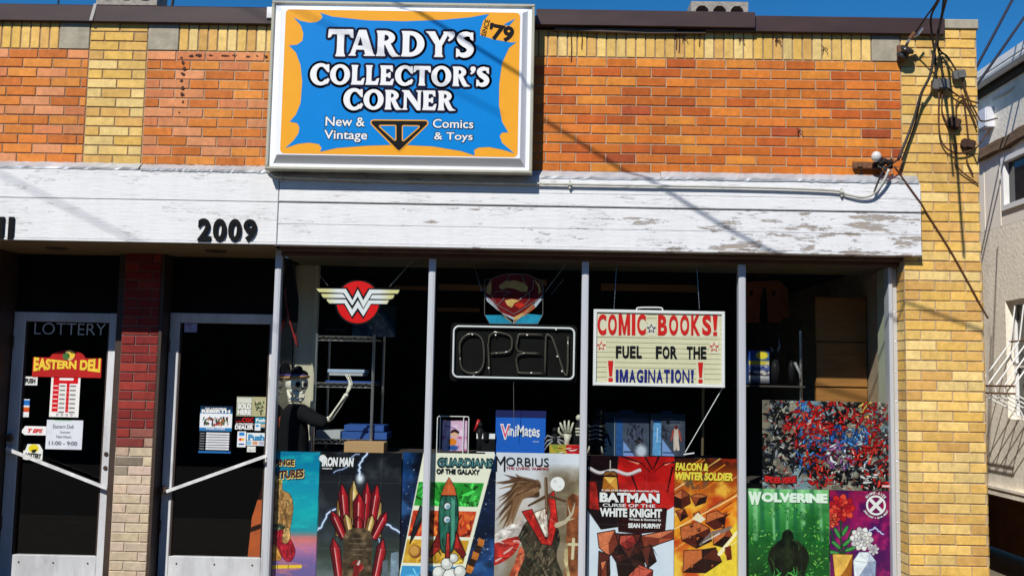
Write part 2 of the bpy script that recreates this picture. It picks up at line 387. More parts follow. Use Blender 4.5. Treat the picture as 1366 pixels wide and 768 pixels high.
    def sheet(s, name, box, y, m, parent, wave=0.0012, slant=0.0):
        "the picture as a gridded sheet of paper in the box X0, X1, Z0, Z1 at depth y"
        x0, x1, z0, z1 = box; w, h = s.w, s.h
        gx, gz = np.meshgrid(np.linspace(x0, x1, w), np.linspace(z1, z0, h))
        gy = y + wave * (np.sin(gx * 9 + y * 50) * np.cos(gz * 7) + 0.6 * np.sin(gz * 17 + gx * 5)) + slant * (gz - z0)
        o0 = np.array(root_of(parent).location); V = np.stack([gx, gy, gz], -1).reshape(-1, 3) - o0
        i = np.arange(w * h).reshape(h, w); Q = np.stack([i[1:, :-1], i[1:, 1:], i[:-1, 1:], i[:-1, :-1]], -1).reshape(-1, 4)
        me = bpy.data.meshes.new(name); me.vertices.add(len(V)); me.vertices.foreach_set('co', V.ravel().astype(np.float32))
        me.loops.add(Q.size); me.loops.foreach_set('vertex_index', Q.ravel().astype(np.int32))
        me.polygons.add(len(Q)); me.polygons.foreach_set('loop_start', np.arange(0, Q.size, 4, dtype=np.int32)); me.polygons.foreach_set('use_smooth', np.ones(len(Q), bool))
        a = me.color_attributes.new('Col', 'FLOAT_COLOR', 'POINT'); c = np.concatenate([lin(np.clip(s.C, 0, 255)), np.ones((h, w, 1))], -1) * np.array([.95, .95, .95, 1])
        a.data.foreach_set('color', c.ravel().astype(np.float32)); me.materials.append(m); me.update(calc_edges=True); me.validate()
        o = bpy.data.objects.new(name, me); COL.objects.link(o); o.parent = parent
        return o

# ------------------------------------------------------------------ materials
M_brick = mat('glazed_brick', attr='Col', rough=0.7, var=0.2, scale=24, bump=0.45, bscale=150, spec=0.2, grime=0.24, pits=0.5)
M_mortar = mat('mortar', (0.32, 0.23, 0.15), 0.95, var=0.3, scale=14, bump=0.5, bscale=140)
M_mortar_light = mat('pale_mortar', (0.44, 0.34, 0.23), 0.95, var=0.25, scale=14, bump=0.5, bscale=140)
M_stone = mat('weathered_stone', (0.36, 0.32, 0.24), 0.9, var=0.35, scale=9, bump=0.3)
M_block = mat('concrete_block', (0.34, 0.31, 0.27), 0.95, var=0.3, scale=30, bump=0.6, bscale=120)
M_coping = mat('brown_painted_metal', (0.055, 0.030, 0.026), 0.42, var=0.25, scale=3, stretch=(1, 1, 3), spec=0.5)
M_flash = mat('galvanised_flashing', (0.52, 0.54, 0.56), 0.42, metal=0.35, var=0.3, scale=6, bump=0.25, bscale=9)
M_alu = mat('aluminium_frame', (0.60, 0.62, 0.66), 0.38, metal=0.25, var=0.08, scale=4, stretch=(1, 1, 0.15))
M_paintframe = mat('painted_door_metal', (0.64, 0.65, 0.67), 0.5, var=0.14, scale=5, stretch=(1, 1, 0.4), spec=.2, grime=.3)
M_bronze = mat('dark_bronze_trim', (0.05, 0.032, 0.024), 0.5, var=0.3, scale=7)
M_soffit = mat('tan_soffit_board', (0.22, 0.15, 0.075), 0.75, var=0.25, scale=5, stretch=(0.4, 1, 1))
M_ceil = mat('olive_ceiling_board', (0.16, 0.13, 0.07), 0.8, var=0.3, scale=4)
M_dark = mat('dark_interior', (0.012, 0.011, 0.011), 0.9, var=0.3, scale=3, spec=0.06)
M_black = mat('black_plastic', (0.012, 0.012, 0.013), 0.35, var=0.15, scale=20, spec=0.06)
M_cream = mat('cream_wall_board', (0.60, 0.56, 0.42), 0.8, var=0.12, scale=4, stretch=(1, 1, 0.4))
M_greenwhite = mat('pale_green_wall', (0.50, 0.53, 0.40), 0.7, var=0.12, scale=4)
M_wood = mat('orange_wood_panel', (0.33, 0.145, 0.035), 0.55, var=0.2, scale=5, stretch=(1, 1, 8))
M_beam = mat('brown_wood_strip', (0.36, 0.19, 0.08), 0.7, var=0.25, scale=8, stretch=(0.3, 1, 4))
M_glass = glass_mat('window_glass')
M_print = mat('printed_paper', attr='Col', rough=0.42, var=0.03, scale=30, spec=0.06)
M_white = mat('white_print', (0.80, 0.80, 0.80), 0.5, var=0.03)
M_ink = mat('black_print', (0.012, 0.012, 0.014), 0.45, var=0.1, spec=0.06)
M_navy = mat('navy_outline', (0.010, 0.011, 0.035), 0.4, var=0.1, spec=0.06)
M_red = mat('red_print', (0.62, 0.022, 0.020), 0.4, var=0.06, spec=0.06)
M_wire = mat('black_cable', (0.022, 0.016, 0.014), 0.6, var=0.3, scale=30)
M_wire_and_shadow = mat('brown_cable_and_shadow', (0.09, 0.035, 0.015), 0.6, var=0.3, scale=30)  # brown shared by wires and by cable shadows built as wires
M_chrome = mat('wire_chrome', (0.62, 0.62, 0.60), 0.28, metal=0.9, var=0.1, scale=30)
M_conduit = mat('painted_conduit', (0.50, 0.49, 0.44), 0.45, var=0.2, scale=14)
M_rust = mat('rusty_steel', (0.17, 0.075, 0.035), 0.8, var=0.4, scale=30, bump=0.3)
M_bone = mat('bone_plastic', (0.74, 0.70, 0.58), 0.5, var=0.1, scale=14)
M_cloth = mat('black_cloth', (0.010, 0.010, 0.011), 0.95, var=0.3, scale=20, bump=0.3, spec=0.06)
M_card = mat('cardboard', (0.46, 0.28, 0.13), 0.85, var=0.12, scale=12, stretch=(1, 1, 5))

# ------------------------------------------------------------------ ground
g = MB(); g.face([(-300, -300, -0.15), (300, -300, -0.15), (300, 300, -0.15), (-300, 300, -0.15)])
g.build('ground', mat('ground_soil', (0.24, 0.17, 0.11), 0.95, var=0.3, scale=0.6, bump=0.2), kind='structure')
g = MB(); g.box(-40, 40, -3.2, 0.0, -0.146, 0.0)
g.box(3.06, 4.19, 0.004, 12, -0.142, -0.004)
g.build('sidewalk', mat('sidewalk_concrete', (0.17, 0.14, 0.10), 0.92, var=0.2, scale=2.5, bump=0.25, bscale=90), kind='structure')
g = MB(); g.face([(-120, -14.0, -0.142), (120, -14.0, -0.142), (120, -3.2, -0.142), (-120, -3.2, -0.142)])
g.build('street', mat('asphalt', (0.05, 0.05, 0.052), 0.95, var=0.25, scale=4, bump=0.4, bscale=120), kind='structure')

# ------------------------------------------------------------------ the shop
shop = thing('shop_building', 'low brick storefront with orange and yellow bricks, white peeling fascia and big display window', 'building', (0, 0, 0))
CH, BL = 0.0664, 0.2032
ORANGES = [S(210, 117, 44), S(220, 128, 50), S(202, 108, 42), S(213, 120, 50), S(192, 96, 40), S(224, 140, 56)]
ORANGES_L = [S(214, 124, 54), S(222, 134, 60), S(208, 118, 54), S(220, 144, 94), S(224, 150, 102), S(212, 130, 84), S(222, 142, 66)]
YELLOWS = [S(234, 193, 110), S(238, 201, 122), S(227, 182, 100), S(232, 187, 97), S(220, 172, 97), S(238, 206, 134)]
def brick_field(mb, x0, x1, z0, n, y, cols, off=0, bl=BL, ch=CH, j=0.0078, depth=0.012, odd=None, seed=1, paint=None):
    rr = random.Random(seed)
    for k in range(n):
        za, zb = z0 + k * ch + j / 2, z0 + (k + 1) * ch - j / 2
        x = x0 - (bl / 2 if (k + off) % 2 else 0)
        while x < x1 - 0.004:
            a, b = max(x, x0) + j / 2, min(x + bl, x1) - j / 2
            if b - a > 0.012:
                c = np.array(rr.choice(cols)) * rr.uniform(0.86, 1.1)
                if odd and rr.random() < odd[0]: c = np.array(odd[1]) * rr.uniform(.85, 1.1)
                if paint: c = paint(c, (a + b) / 2, (za + zb) / 2, rr)
                dy = rr.uniform(-0.0012, 0.0012); t = rr.uniform(-.0012, .0012)
                mb.chamf(a, b, y + dy, y + depth, za + t, zb + t, 0.003, 0, tuple(c))
            x += bl
def soldier(mb, x0, x1, z0, z1, y, cols, seed):
    rr = random.Random(seed); n = max(1, round((x1 - x0) / CH)); w = (x1 - x0) / n
    for i in range(n):
        mb.chamf(x0 + i * w + .0045, x0 + (i + 1) * w - .0045, y + rr.uniform(-.001, .001), y + .012, z0 + .004, z1 - .004, .003, 0, tuple(np.array(rr.choice(cols)) * rr.uniform(.9, 1.1)))
# orange field bricks, left and right of the yellow pilaster
w = MB(); brick_field(w, -4.7, -3.027, 3.0, 12, 0.0, ORANGES_L, 0, seed=3); w.box(-4.7, -3.027, .006, .2, 2.9, 3.797, 1); w.build('brick_wall', [M_brick, M_mortar], shop)
w = MB(); brick_field(w, -2.627, -1.5, 3.0, 12, 0.0, ORANGES_L, 1, seed=4); brick_field(w, -1.5, 2.533, 3.0, 12, 0.0, ORANGES, 1, odd=(.05, S(176, 84, 46)), seed=5)
w.box(-2.627, 2.533, .006, .2, 2.9, 3.797, 1); w.build('brick_wall', [M_brick, M_mortar_light], shop)
w = MB(); brick_field(w, -3.027, -2.627, 2.9952, 15, 0.0, YELLOWS, 0, seed=6); w.box(-3.027, -2.627, .006, .2, 2.9, 3.99, 1); w.build('pilaster', [M_brick, M_mortar], shop)
# soldier course and stone blocks at the top
w = MB(); soldier(w, -4.7, -3.241, 3.797, 3.99, 0.0, YELLOWS, 8); w.box(-4.7, -3.241, .006, .2, 3.797, 3.99, 1); w.build('soldier_course', [M_brick, M_mortar], shop)
w = MB(); soldier(w, -2.41, 2.334, 3.797, 3.99, 0.0, YELLOWS, 9); w.box(-2.41, 2.334, .006, .2, 3.797, 3.99, 1); w.build('soldier_course', [M_brick, M_mortar], shop)
for a, b in ((-3.241, -3.027), (-2.627, -2.41), (2.334, 2.533)):
    w = MB(); w.chamf(a + .003, b - .003, -0.002, .2, 3.80, 3.988, .004); w.build('stone_block', M_stone, shop)
# yellow corner pillar with its return into the window
w = MB(); nP = 61; PZ = 4.03 - nP * CH
brick_field(w, 2.533, 3.052, PZ, nP, 0.0, YELLOWS, 0, seed=11)
rr = random.Random(12)
for k in range(36):
    za, zb = PZ + k * CH + .0045, PZ + (k + 1) * CH - .0045; c = tuple(np.array(rr.choice(YELLOWS)) * rr.uniform(.9, 1.1))
    w.idx([(2.531, .008, za), (2.531, .2, za), (2.531, .2, zb), (2.531, .008, zb)], [(0, 3, 2, 1)], 0, c)
    w.idx([(3.055, .004, za), (3.055, .6, za), (3.055, .6, zb), (3.055, .004, zb)], [(0, 1, 2, 3)], 0, c)
w.box(2.534, 3.050, .007, 6.0, PZ, 4.03, 1); w.build('corner_pillar', [M_brick, M_mortar_light], shop)
w = MB(); w.chamf(2.822, 3.062, -.012, .3, 4.032, 4.10, .006); w.build('cap_stone', M_stone, shop)
w = MB(); w.box(-4.7, 2.82, .004, .22, 3.992, 4.085); w.build('parapet', M_dark, shop)
w = MB(); w.box(-4.7, 3.04, .225, 6.0, 3.75, 3.98); w.build('roof', mat('tar_roof', (.05, .05, .05), .95, bump=.3), shop)
# brown metal coping in lengths
for a, b, z0, z1, y0 in ((-4.7, -1.745, 3.988, 4.105, -.035), (0.045, 1.53, 4.002, 4.112, -.062), (1.2, 2.82, 3.986, 4.098, -.036)):
    w = MB()
    w.idx([(a, y0, z0), (b, y0, z0), (b, y0 - .004, z1 - .012), (a, y0 - .004, z1 - .012), (b, y0 + .01, z1), (a, y0 + .01, z1), (b, .24, z1 - .01), (a, .24, z1 - .01), (a, -.004, z0 - .004), (b, -.004, z0 - .004)],
          [(0, 1, 2, 3), (3, 2, 4, 5), (5, 4, 6, 7), (8, 9, 1, 0), (9, 8, 7, 6), (1, 9, 6, 4, 2), (0, 3, 5, 7, 8)])
    w.build('coping', M_coping, shop)
w = MB(); w.chamf(0.17, 1.0, -.03, .0, 3.975, 3.995, .002); w.tube([(.17, -.02, 3.98), (.5, -.03, 3.972), (.8, -.022, 3.968), (1.2, -.026, 3.974)], .009, 6); w.build('loose_metal_strip', mat('weathered_brown_metal', (.10, .075, .06), .6, var=.3), shop)
w = MB(); w.chamf(-1.80, -1.742, -.05, .02, 4.02, 4.10, .004); w.build('coping_end', M_white, shop)
w = MB(); w.prism([(-3.02, 3.988), (-3.0, 3.988), (-2.985, 4.05), (-2.975, 4.108), (-2.995, 4.108), (-3.01, 4.04)], -.0415, -.0405); w.build('sealant_patch', mat('grey_sealant', (.45, .42, .40), .8), shop)
# adhesive scars on the left bricks, drips and twigs on the soldier course
M_scar = mat('dark_adhesive_scar', (.07, .028, .018), .9, var=.5, scale=60); rr = random.Random(17)
def scar(px, py, w_, h_):
    x, z = at(px, py, 0); k = (DIST / F_PX); pts = [(x + w_ * k * math.cos(R(a_)) * rr.uniform(.4, 1.1), z + h_ * k * math.sin(R(a_)) * rr.uniform(.4, 1.1)) for a_ in range(0, 360, 30)]; return pts
w = MB()
for (px, py, ww, hh) in ((242, 77, 2, 1.4), (244, 84, 2.4, 3), (246, 92, 3, 3.4), (244, 99, 3.6, 2.6), (242, 108, 2.6, 2.4), (244, 118, 2.6, 3.6), (243, 126, 3.4, 3.4), (244, 136, 1.6, 2.6), (239, 150, 1.6, 1.6), (256, 75, 5, 2), (265, 74, 5, 2.4), (281, 74, 4, 1), (300, 74.5, 6, 1.2), (312, 74, 4, 1), (331, 76, 4, 1.6), (343, 75, 1.6, 1.4), (355, 76, 3, 2.6)): w = MB(); w.prism(scar(px, py, ww, hh), -.0045, -.002); w.build('adhesive_scar', M_scar, shop)
for (px, y0, y1) in ((762, 44, 82), (776, 40, 66), (902, 42, 66), (906, 44, 70), (933, 42, 62), (812, 40, 44), (973, 40, 47)): w = MB(); w.tube([at3(px, y0, -.004), at3(px + .6, (y0 + y1) / 2, -.005), at3(px, y1, -.004)], .0035, 5); w.build('drip_mark', M_scar, shop)
for (px, py) in ((912, 50), (988, 52), (1036, 52), (1037, 54), (1099, 64), (1066, 174)): w = MB(); w.tube([at3(px - 3, py - 3, -.02), at3(px, py, -.004), at3(px + 4, py + 1, -.02), at3(px + 5, py + 4, -.02)], .003, 5); w.tube([at3(px, py, -.004), at3(px - 2, py + 5, -.015)], .0025, 5); w.build('dry_twig', M_scar, shop)
# flashing on top of the fascia
def flashing(x0, x1, z_top, z_bot, yf, seed):
    r2 = random.Random(seed); w = MB(); n = 60; top = []; mid = []; bot = []
    for i in range(n + 1):
        x = x0 + (x1 - x0) * i / n; top.append((x, -.003 + r2.uniform(-.001, 0), z_top + r2.uniform(-.003, .002))); mid.append((x, yf - .004 + r2.uniform(-.003, .003), z_bot + .012 + r2.uniform(-.004, .004))); bot.append((x, yf - .003, z_bot - .004 + r2.uniform(-.003, .003)))
    P = top + mid + bot; m = n + 1; F = []
    for i in range(n): F += [(m + i, m + i + 1, i + 1, i), (2 * m + i, 2 * m + i + 1, m + i + 1, m + i)]
    w.idx(P, F); w.build('flashing', M_flash, shop)
flashing(-4.7, -2.62, 3.008, 2.955, -.05, 1); flashing(-2.61, -1.67, 3.004, 2.952, -.052, 2); flashing(-1.665, 0.9, 3.004, 2.945, -.05, 3); flashing(.903, 2.62, 3.012, 2.952, -.052, 4)
# fascia boards: the left run is sound, the right run is peeling
MP_L = peel_mat('white_paint', 0.66, white=(.77, .77, .77))
MP_R1 = peel_mat('white_paint_worn', 0.63, white=(.77, .775, .785))
MP_R2 = peel_mat('white_paint_peeling', 0.585, white=(.76, .765, .775), under=(.33, .28, .24), xgrad=(-1.7, 1.5, -0.05, 0.045))
FY = -.05
w = MB(); w.chamf(-4.7, -1.668, FY, .02, 2.752, 2.952, .003); w.build('fascia_board', MP_L, shop)
w = MB(); w.chamf(-4.7, -1.668, FY - .001, .02, 2.478, 2.748, .003); w.chamf(-4.7, -1.668, FY - .006, .02, 2.462, 2.476, .002); w.build('fascia_board', MP_L, shop)
w = MB(); w.chamf(-1.662, 2.632, FY, .02, 2.840, 2.948, .003); w.build('fascia_board', MP_R1, shop)
w = MB(); w.chamf(-1.662, 2.632, FY - .0012, .02, 2.757, 2.8385, .003); w.build('fascia_board', MP_R1, shop)
w = MB(); w.chamf(-1.662, 2.632, FY + .001, .02, 2.603, 2.7462, .003); w.build('fascia_board', MP_R2, shop)
w = MB(); w.chamf(-1.662, 2.632, FY, .02, 2.480, 2.6015, .003); w.chamf(-1.662, 2.632, FY - .006, .02, 2.462, 2.478, .002); w.build('fascia_board', MP_R2, shop)
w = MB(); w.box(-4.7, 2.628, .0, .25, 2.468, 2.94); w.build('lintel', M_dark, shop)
# soffit over the recessed doors, header above the window
w = MB(); w.box(-4.7, -1.69, -.035, .66, 2.452, 2.462); w.build('soffit', M_soffit, shop)
for px in (75, 288):
    X = at(px, 334, .25)[0]; w = MB(); w.tube([(X, .25, 2.4535), (X, .25, 2.444)], [.075, .07], 20); w.tube([(X, .25, 2.4438), (X, .25, 2.4425)], [.05, .05], 20); w.build('recessed_lamp', M_bronze, shop)
w = MB(); w.chamf(-1.665, 2.53, .02, .15, 2.435, 2.466, .003); w.chamf(-1.665, 2.53, .085, .15, 2.405, 2.4345, .003); w.build('window_header', mat('brown_header', (.11, .06, .04), .6, var=.3), shop)
# mullions, jamb, panes
MUL = [(-1.705, -1.662), (-.655, -.609), (.388, .434), (1.449, 1.497)]
for i, (a, b) in enumerate(MUL):
    w = MB(); w.chamf(a, b, .088, .148, .18, 2.452 if i == 0 else 2.404, .004); w.box(a + .012, b - .012, .0855, .0885, .18, 2.40); w.build('mullion', M_alu, shop)
w = MB(); w.chamf(2.468, 2.494, .11, .2, .18, 2.404, .003); w.chamf(2.4955, 2.53, .13, .2, .18, 2.404, .003)
for k in range(11): w.ball((2.512, .129, .3 + k * .2), .005, 4)
w.build('window_jamb', M_alu, shop)
edges = [(-1.664, -.653), (-.611, .39), (.432, 1.451), (1.495, 2.47)]
for a, b in edges:
    w = MB(); w.face([(a, .135, .2), (b, .135, .2), (b, .135, 2.41), (a, .135, 2.41)]); w.build('window_pane', M_glass, shop)
w = MB(); w.face([(-1.684, .15, .2), (-1.684, .60, .2), (-1.684, .60, 2.45), (-1.684, .15, 2.45)]); w.build('window_pane', M_glass, shop)
w = MB(); w.chamf(-1.70, 2.533, .06, .2, .14, .20, .006); w.build('window_sill', M_alu, shop)
w = MB(); brick_field(w, -1.70, 2.533, .0, 2, .05, YELLOWS, 0, seed=21); w.box(-1.70, 2.532, .058, .25, -.14, .139, 1); w.build('bulkhead', [M_brick, M_mortar], shop)
# recess with two doors and the brick pier
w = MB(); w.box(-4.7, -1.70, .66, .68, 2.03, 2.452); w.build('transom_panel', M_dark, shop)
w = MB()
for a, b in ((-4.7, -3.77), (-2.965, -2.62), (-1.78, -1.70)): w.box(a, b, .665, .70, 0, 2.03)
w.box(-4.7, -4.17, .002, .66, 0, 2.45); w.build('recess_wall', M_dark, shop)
def door(x0, x1, gx0, gx1, z1, gz0, gz1, bar, knob):
    w = MB(); yf = .63
    w.chamf(x0, gx0, yf, yf + .045, .01, z1, .004); w.chamf(gx1, x1, yf, yf + .045, .01, z1, .004)
    w.chamf(gx0 + .0005, gx1 - .0005, yf + .001, yf + .044, gz1, z1 - .0005, .004); w.chamf(gx0 + .0005, gx1 - .0005, yf + .001, yf + .044, .01, gz0, .004)
    w.box(gx0, gx0 + .012, yf + .008, yf + .04, gz0, gz1, 1); w.box(gx1 - .012, gx1, yf + .008, yf + .04, gz0, gz1, 1)
    d = w.build('door', [M_paintframe, M_bronze], shop)
    w = MB(); w.face([(gx0, yf + .022, gz0), (gx1, yf + .022, gz0), (gx1, yf + .022, gz1), (gx0, yf + .022, gz1)]); w.build('door_pane', M_glass, d)
    (a, b) = bar; A, B = at(*a, yf - .05), at(*b, yf - .05); dx, dz = B[0] - A[0], B[1] - A[1]; l = math.hypot(dx, dz); nx, nz = -dz / l * .0115, dx / l * .0115
    w = MB(); w.prism([(A[0] - nx, A[1] - nz), (B[0] - nx, B[1] - nz), (B[0] + nx, B[1] + nz), (A[0] + nx, A[1] + nz)], yf - .056, yf - .044)
    for q, s_ in ((A, 1), (B, -1)): w.tube([(q[0] + s_ * dx / l * .02, yf - .045, q[1] + s_ * dz / l * .02), (q[0] + s_ * dx / l * .02, yf + .002, q[1] + s_ * dz / l * .02)], .012, 8)
    w.build('push_bar', mat('worn_white_bar', (.66, .66, .66), .4, var=.3, scale=16), d)
    k = at(*knob, yf); w = MB(); w.tube([(k[0], yf, k[1]), (k[0], yf - .03, k[1]), (k[0], yf - .032, k[1]), (k[0], yf - .055, k[1])], [.014, .014, .03, .024], 14); w.build('door_knob', M_bronze, d)
    lx = (gx1 + x1) / 2
    for z in (.9, 1.0): w = MB(); w.tube([(lx, yf + .001, z), (lx, yf - .006, z)], .016, 12); w.build('lock_cylinder', M_bronze, d)
    hx = (x0 + gx0) / 2 if x0 > -3 else (gx1 + x1) / 2
    for z in (.45, 1.75):
        w = MB(); w.tube([(x0 + .004, yf - .006, z), (x0 + .004, yf - .006, z + .09)], .009, 8); w.build('hinge', M_bronze, d)
    for xx in (gx0 + .06, (gx0 + gx1) / 2, gx1 - .06): w = MB(); w.tube([(xx, yf + .001, gz0 - .05), (xx, yf - .003, gz0 - .05)], .006, 8); w.build('screw', M_bronze, d)
    return d
door(-3.752, -2.985, -3.665, -3.045, 2.022, .272, 1.953, ((8, 598), (143, 651)), (16, 583))
door(-2.60, -1.786, -2.525, -1.858, 2.036, .285, 1.964, ((222, 655), (357, 607)), (221, 652))
WHITEB = S(214, 196, 172); REDB = S(136, 44, 40)
def pier_paint(c, x, z, r2):
    e = 1.02 + .05 * math.sin(x * 23)
    t = min(1, max(0, (z - e) / .10 + r2.uniform(-.5, .5))); col = np.array(WHITEB) * (1 - t) + np.array(c) * t
    if .88 < z < 1.02 and x < -2.72: col = col * r2.uniform(.15, .55)
    elif z < e + .1: col = col * np.array((1, r2.uniform(.92, 1), r2.uniform(.86, 1))) * r2.uniform(.82, 1.04)
    return col
w = MB(); brick_field(w, -2.90, -2.63, .0, 37, .5, [REDB, S(126, 40, 38), S(148, 54, 46)], 0, seed=31, paint=pier_paint, j=.008); w.box(-2.899, -2.631, .507, .665, 1.03, 2.452, 1); w.box(-2.899, -2.631, .5068, .6648, 0, 1.029, 2)
w.build('brick_pier', [M_brick, mat('pier_mortar', (.20, .13, .11), .95, var=.3, scale=14, bump=.4), mat('painted_mortar', (.50, .42, .33), .9, var=.25, scale=12, bump=.3)], shop)
w = MB(); w.box(-2.965, -2.905, .56, .664, 0, 2.45); w.box(-2.6285, -2.606, .49, .664, 0, 2.45); w.box(-3.80, -3.757, .40, .664, 0, 2.45); w.build('door_jamb', M_bronze, shop)  # left jamb added and right one deepened to shade the door stiles
# interior shell
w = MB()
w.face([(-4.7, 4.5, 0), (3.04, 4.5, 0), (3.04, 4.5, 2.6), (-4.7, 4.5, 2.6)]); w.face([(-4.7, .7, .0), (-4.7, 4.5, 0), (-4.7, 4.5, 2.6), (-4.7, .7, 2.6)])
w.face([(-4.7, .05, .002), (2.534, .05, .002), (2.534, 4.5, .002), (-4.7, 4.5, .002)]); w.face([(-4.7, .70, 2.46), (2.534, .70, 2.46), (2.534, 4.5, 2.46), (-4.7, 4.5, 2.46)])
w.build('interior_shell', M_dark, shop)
w = MB(); w.box(-1.66, 2.53, .151, .72, 2.412, 2.43); w.build('display_ceiling', M_ceil, shop)
a = at(383, 500, .72)[0]; b = at(417, 500, .72)[0]
w = MB(); w.box(a, b, .70, .72, 1.0, 2.41); w.chamf(b + .002, b + .03, .66, .72, 1.0, 2.41, .003); w.build('side_panel', M_cream, shop)
w = MB(); w.box(2.500, 2.526, .205, .42, .3, 2.41); w.build('side_panel', M_greenwhite, shop)
a, b, z0, z1 = rect(1088, 396, 1178, 640, .74); b = 2.528; w = MB(); n = 4
for i in range(n): w.chamf(a, b, .72, .76, z0 + (z1 - z0) * i / n + .004, z0 + (z1 - z0) * (i + 1) / n - .004, .006)
w.build('wood_panel', M_wood, shop)
w = MB(); w.box(-1.64, 1.44, .20, .95, 1.02, 1.06); w.box(1.5, 2.46, .20, .70, .42, .46); w.build('display_ledge', mat('dark_shelf', (.05, .04, .035), .7), shop)
for (x0, y0, x1, y1, Y) in ((585, 379, 655, 387, 1.3), (583, 410, 640, 415, 1.5), (700, 372, 730, 380, 1.3), (802, 379, 932, 388, 1.3), (525, 381, 570, 386, 1.3)):
    a, b, z0, z1 = rect(x0, y0, x1, y1, Y); w = MB(); w.chamf(a, b, Y, Y + .05, z0, z1, .004); w.build('ceiling_strip', M_beam, shop)

# ------------------------------------------------------------------ neighbour across the alley, and an unseen row added opposite to darken the pane reflections
NX = 4.2
nb = thing('neighbour_building', 'pale stucco house wall beyond the yellow corner pillar, with eave and gutter above', 'building', (NX, 3, 0))
M_stucco = mat('pale_stucco', (.90, .83, .71), .92, var=.10, scale=3, bump=.5, bscale=30, grime=.22)
M_siding = mat('cream_siding', (.90, .83, .74), .8, var=.06, scale=3)
def wall_x(mb, y0, y1, z0, z1, mi=0, t=.2): mb.box(NX, NX + t, y0, y1, z0, z1, mi)
w = MB()
WY0, WY1, WZ0, WZ1 = 1.15, 2.07, 1.34, 2.36       # barred opening
for (y0, y1, z0, z1) in ((-.4, WY0, .74, 3.02), (WY1, 8, .74, 3.02), (WY0, WY1, .74, WZ0), (WY0, WY1, WZ1, 3.02)): wall_x(w, y0, y1, z0, z1)
w.build('stucco_wall', M_stucco, nb)
w = MB(); UY0, UY1, UZ0, UZ1 = 1.15, 2.05, 3.15, 3.62
for (y0, y1, z0, z1) in ((-.4, UY0, 3.022, 3.70), (UY1, 8, 3.022, 3.70), (UY0, UY1, 3.022, UZ0), (UY0, UY1, UZ1, 3.70)): wall_x(w, y0, y1, z0, z1)
k = 0.0
while k < 8: w.box(NX - .004, NX - .0005, k, k + .012, 3.025, 3.69) if not UY0 - .02 < k < UY1 + .02 else None; k += .3
w.build('siding', M_siding, nb)
w = MB(); wall_x(w, -.4, 8, 3.80, 4.32); w.build('stucco_band', M_stucco, nb)
w = MB(); rr = random.Random(5)
P = [(-.4 + i * .21, 3.70 + rr.uniform(-.015, .015)) for i in range(41)]
for i in range(40):
    a, b = P[i], P[i + 1]; w.idx([(NX - .05 + rr.uniform(-.008, .008), a[0], a[1]), (NX - .05 + rr.uniform(-.008, .008), b[0], b[1]), (NX - .03, b[0], b[1] + .1), (NX - .03, a[0], a[1] + .1), (NX, a[0], a[1] - .01), (NX, b[0], b[1] - .01), (NX, b[0], b[1] + .115), (NX, a[0], a[1] + .115)],
        [(1, 0, 3, 2), (0, 1, 5, 4), (3, 7, 6, 2)])
w.build('trim_board', mat('weathered_dark_wood', (.14, .085, .05), .9, var=.45, scale=12, stretch=(1, .3, 2), bump=.5), nb)
w = MB(); w.idx([(NX - .12, -.5, 4.46), (NX - .12, 8, 4.46), (NX + .1, 8, 4.33), (NX + .1, -.5, 4.33), (NX + 3, 8, 5.6), (NX + 3, -.5, 5.6), (NX - .12, -.5, 4.40), (NX - .12, 8, 4.40)], [(0, 1, 4, 5), (6, 3, 2, 7), (0, 6, 7, 1)], 0)
w.build('roof', mat('white_roof_edge', (.80, .80, .79), .6), nb)
w = MB(); w.box(NX - .03, NX + .02, -.5, 8, 4.27, 4.42); w.build('eave_board', mat('eave_gutter_shadow', (.035, .028, .022), .85, var=.4), nb)  # dark tone carries the gutter's shadow on the eave board
w = MB(); w.tube([(NX - .085, -.5, 4.36), (NX - .085, 8, 4.36)], .042, 12); w.build('gutter', mat('white_gutter', (.62, .62, .60), .4, var=.15), nb)
w = MB(); f = .045
for (y0, y1, z0, z1) in ((UY0, UY1, UZ0, UZ0 + f), (UY0, UY1, UZ1 - f, UZ1), (UY0, UY0 + f, UZ0 + f, UZ1 - f), (UY1 - f, UY1, UZ0 + f, UZ1 - f), (1.58, 1.63, UZ0 + f, UZ1 - f)): w.box(NX - .02, NX + .06, y0, y1, z0, z1)
fr = w.build('window', M_white, nb)
w = MB(); w.face([(NX + .03, UY0, UZ0), (NX + .03, UY0, UZ1), (NX + .03, UY1, UZ1), (NX + .03, UY1, UZ0)]); w.build('pane', mat('dark_glass', (.01, .012, .02), .06, var=.05, spec=.6), fr)
w = MB(); f = .035
for (y0, y1, z0, z1) in ((WY0, WY1, WZ0, WZ0 + f), (WY0, WY1, WZ1 - f, WZ1), (WY1 - f, WY1, WZ0 + f, WZ1 - f), (WY0, WY0 + f, WZ0 + f, WZ1 - f), (WY0 + f, WY1 - f, 1.78, 1.82), (1.6, 1.64, 1.82, WZ1 - f)): w.box(NX + .06, NX + .10, y0, y1, z0, z1)
fr = w.build('window', M_white, nb)
w = MB(); w.box(NX + .085, NX + .095, WY0 + .01, WY1 - .01, WZ0 + .01, WZ1 - .01); w.build('pane', mat('dull_pane', (.06, .07, .06), .2, var=.5, scale=6), fr)
w = MB()
for y in (1.95, 1.80, 1.65, 1.5, 1.35):
    w.tube([(NX + .03, y, 2.34), (NX - .02, y, 2.0), (NX - .30, y, 1.62), (NX - .30, y, 1.56), (NX - .03, y, 1.42), (NX - .0, y, 1.36)], .0065, 6)
for z, xx in ((1.62, -.30), (1.56, -.30), (2.0, -.02)): w.tube([(NX + xx, 1.97, z), (NX + xx, 1.33, z)], .008, 6, 1)
w.build('window_bars', [M_white, M_rust], nb)
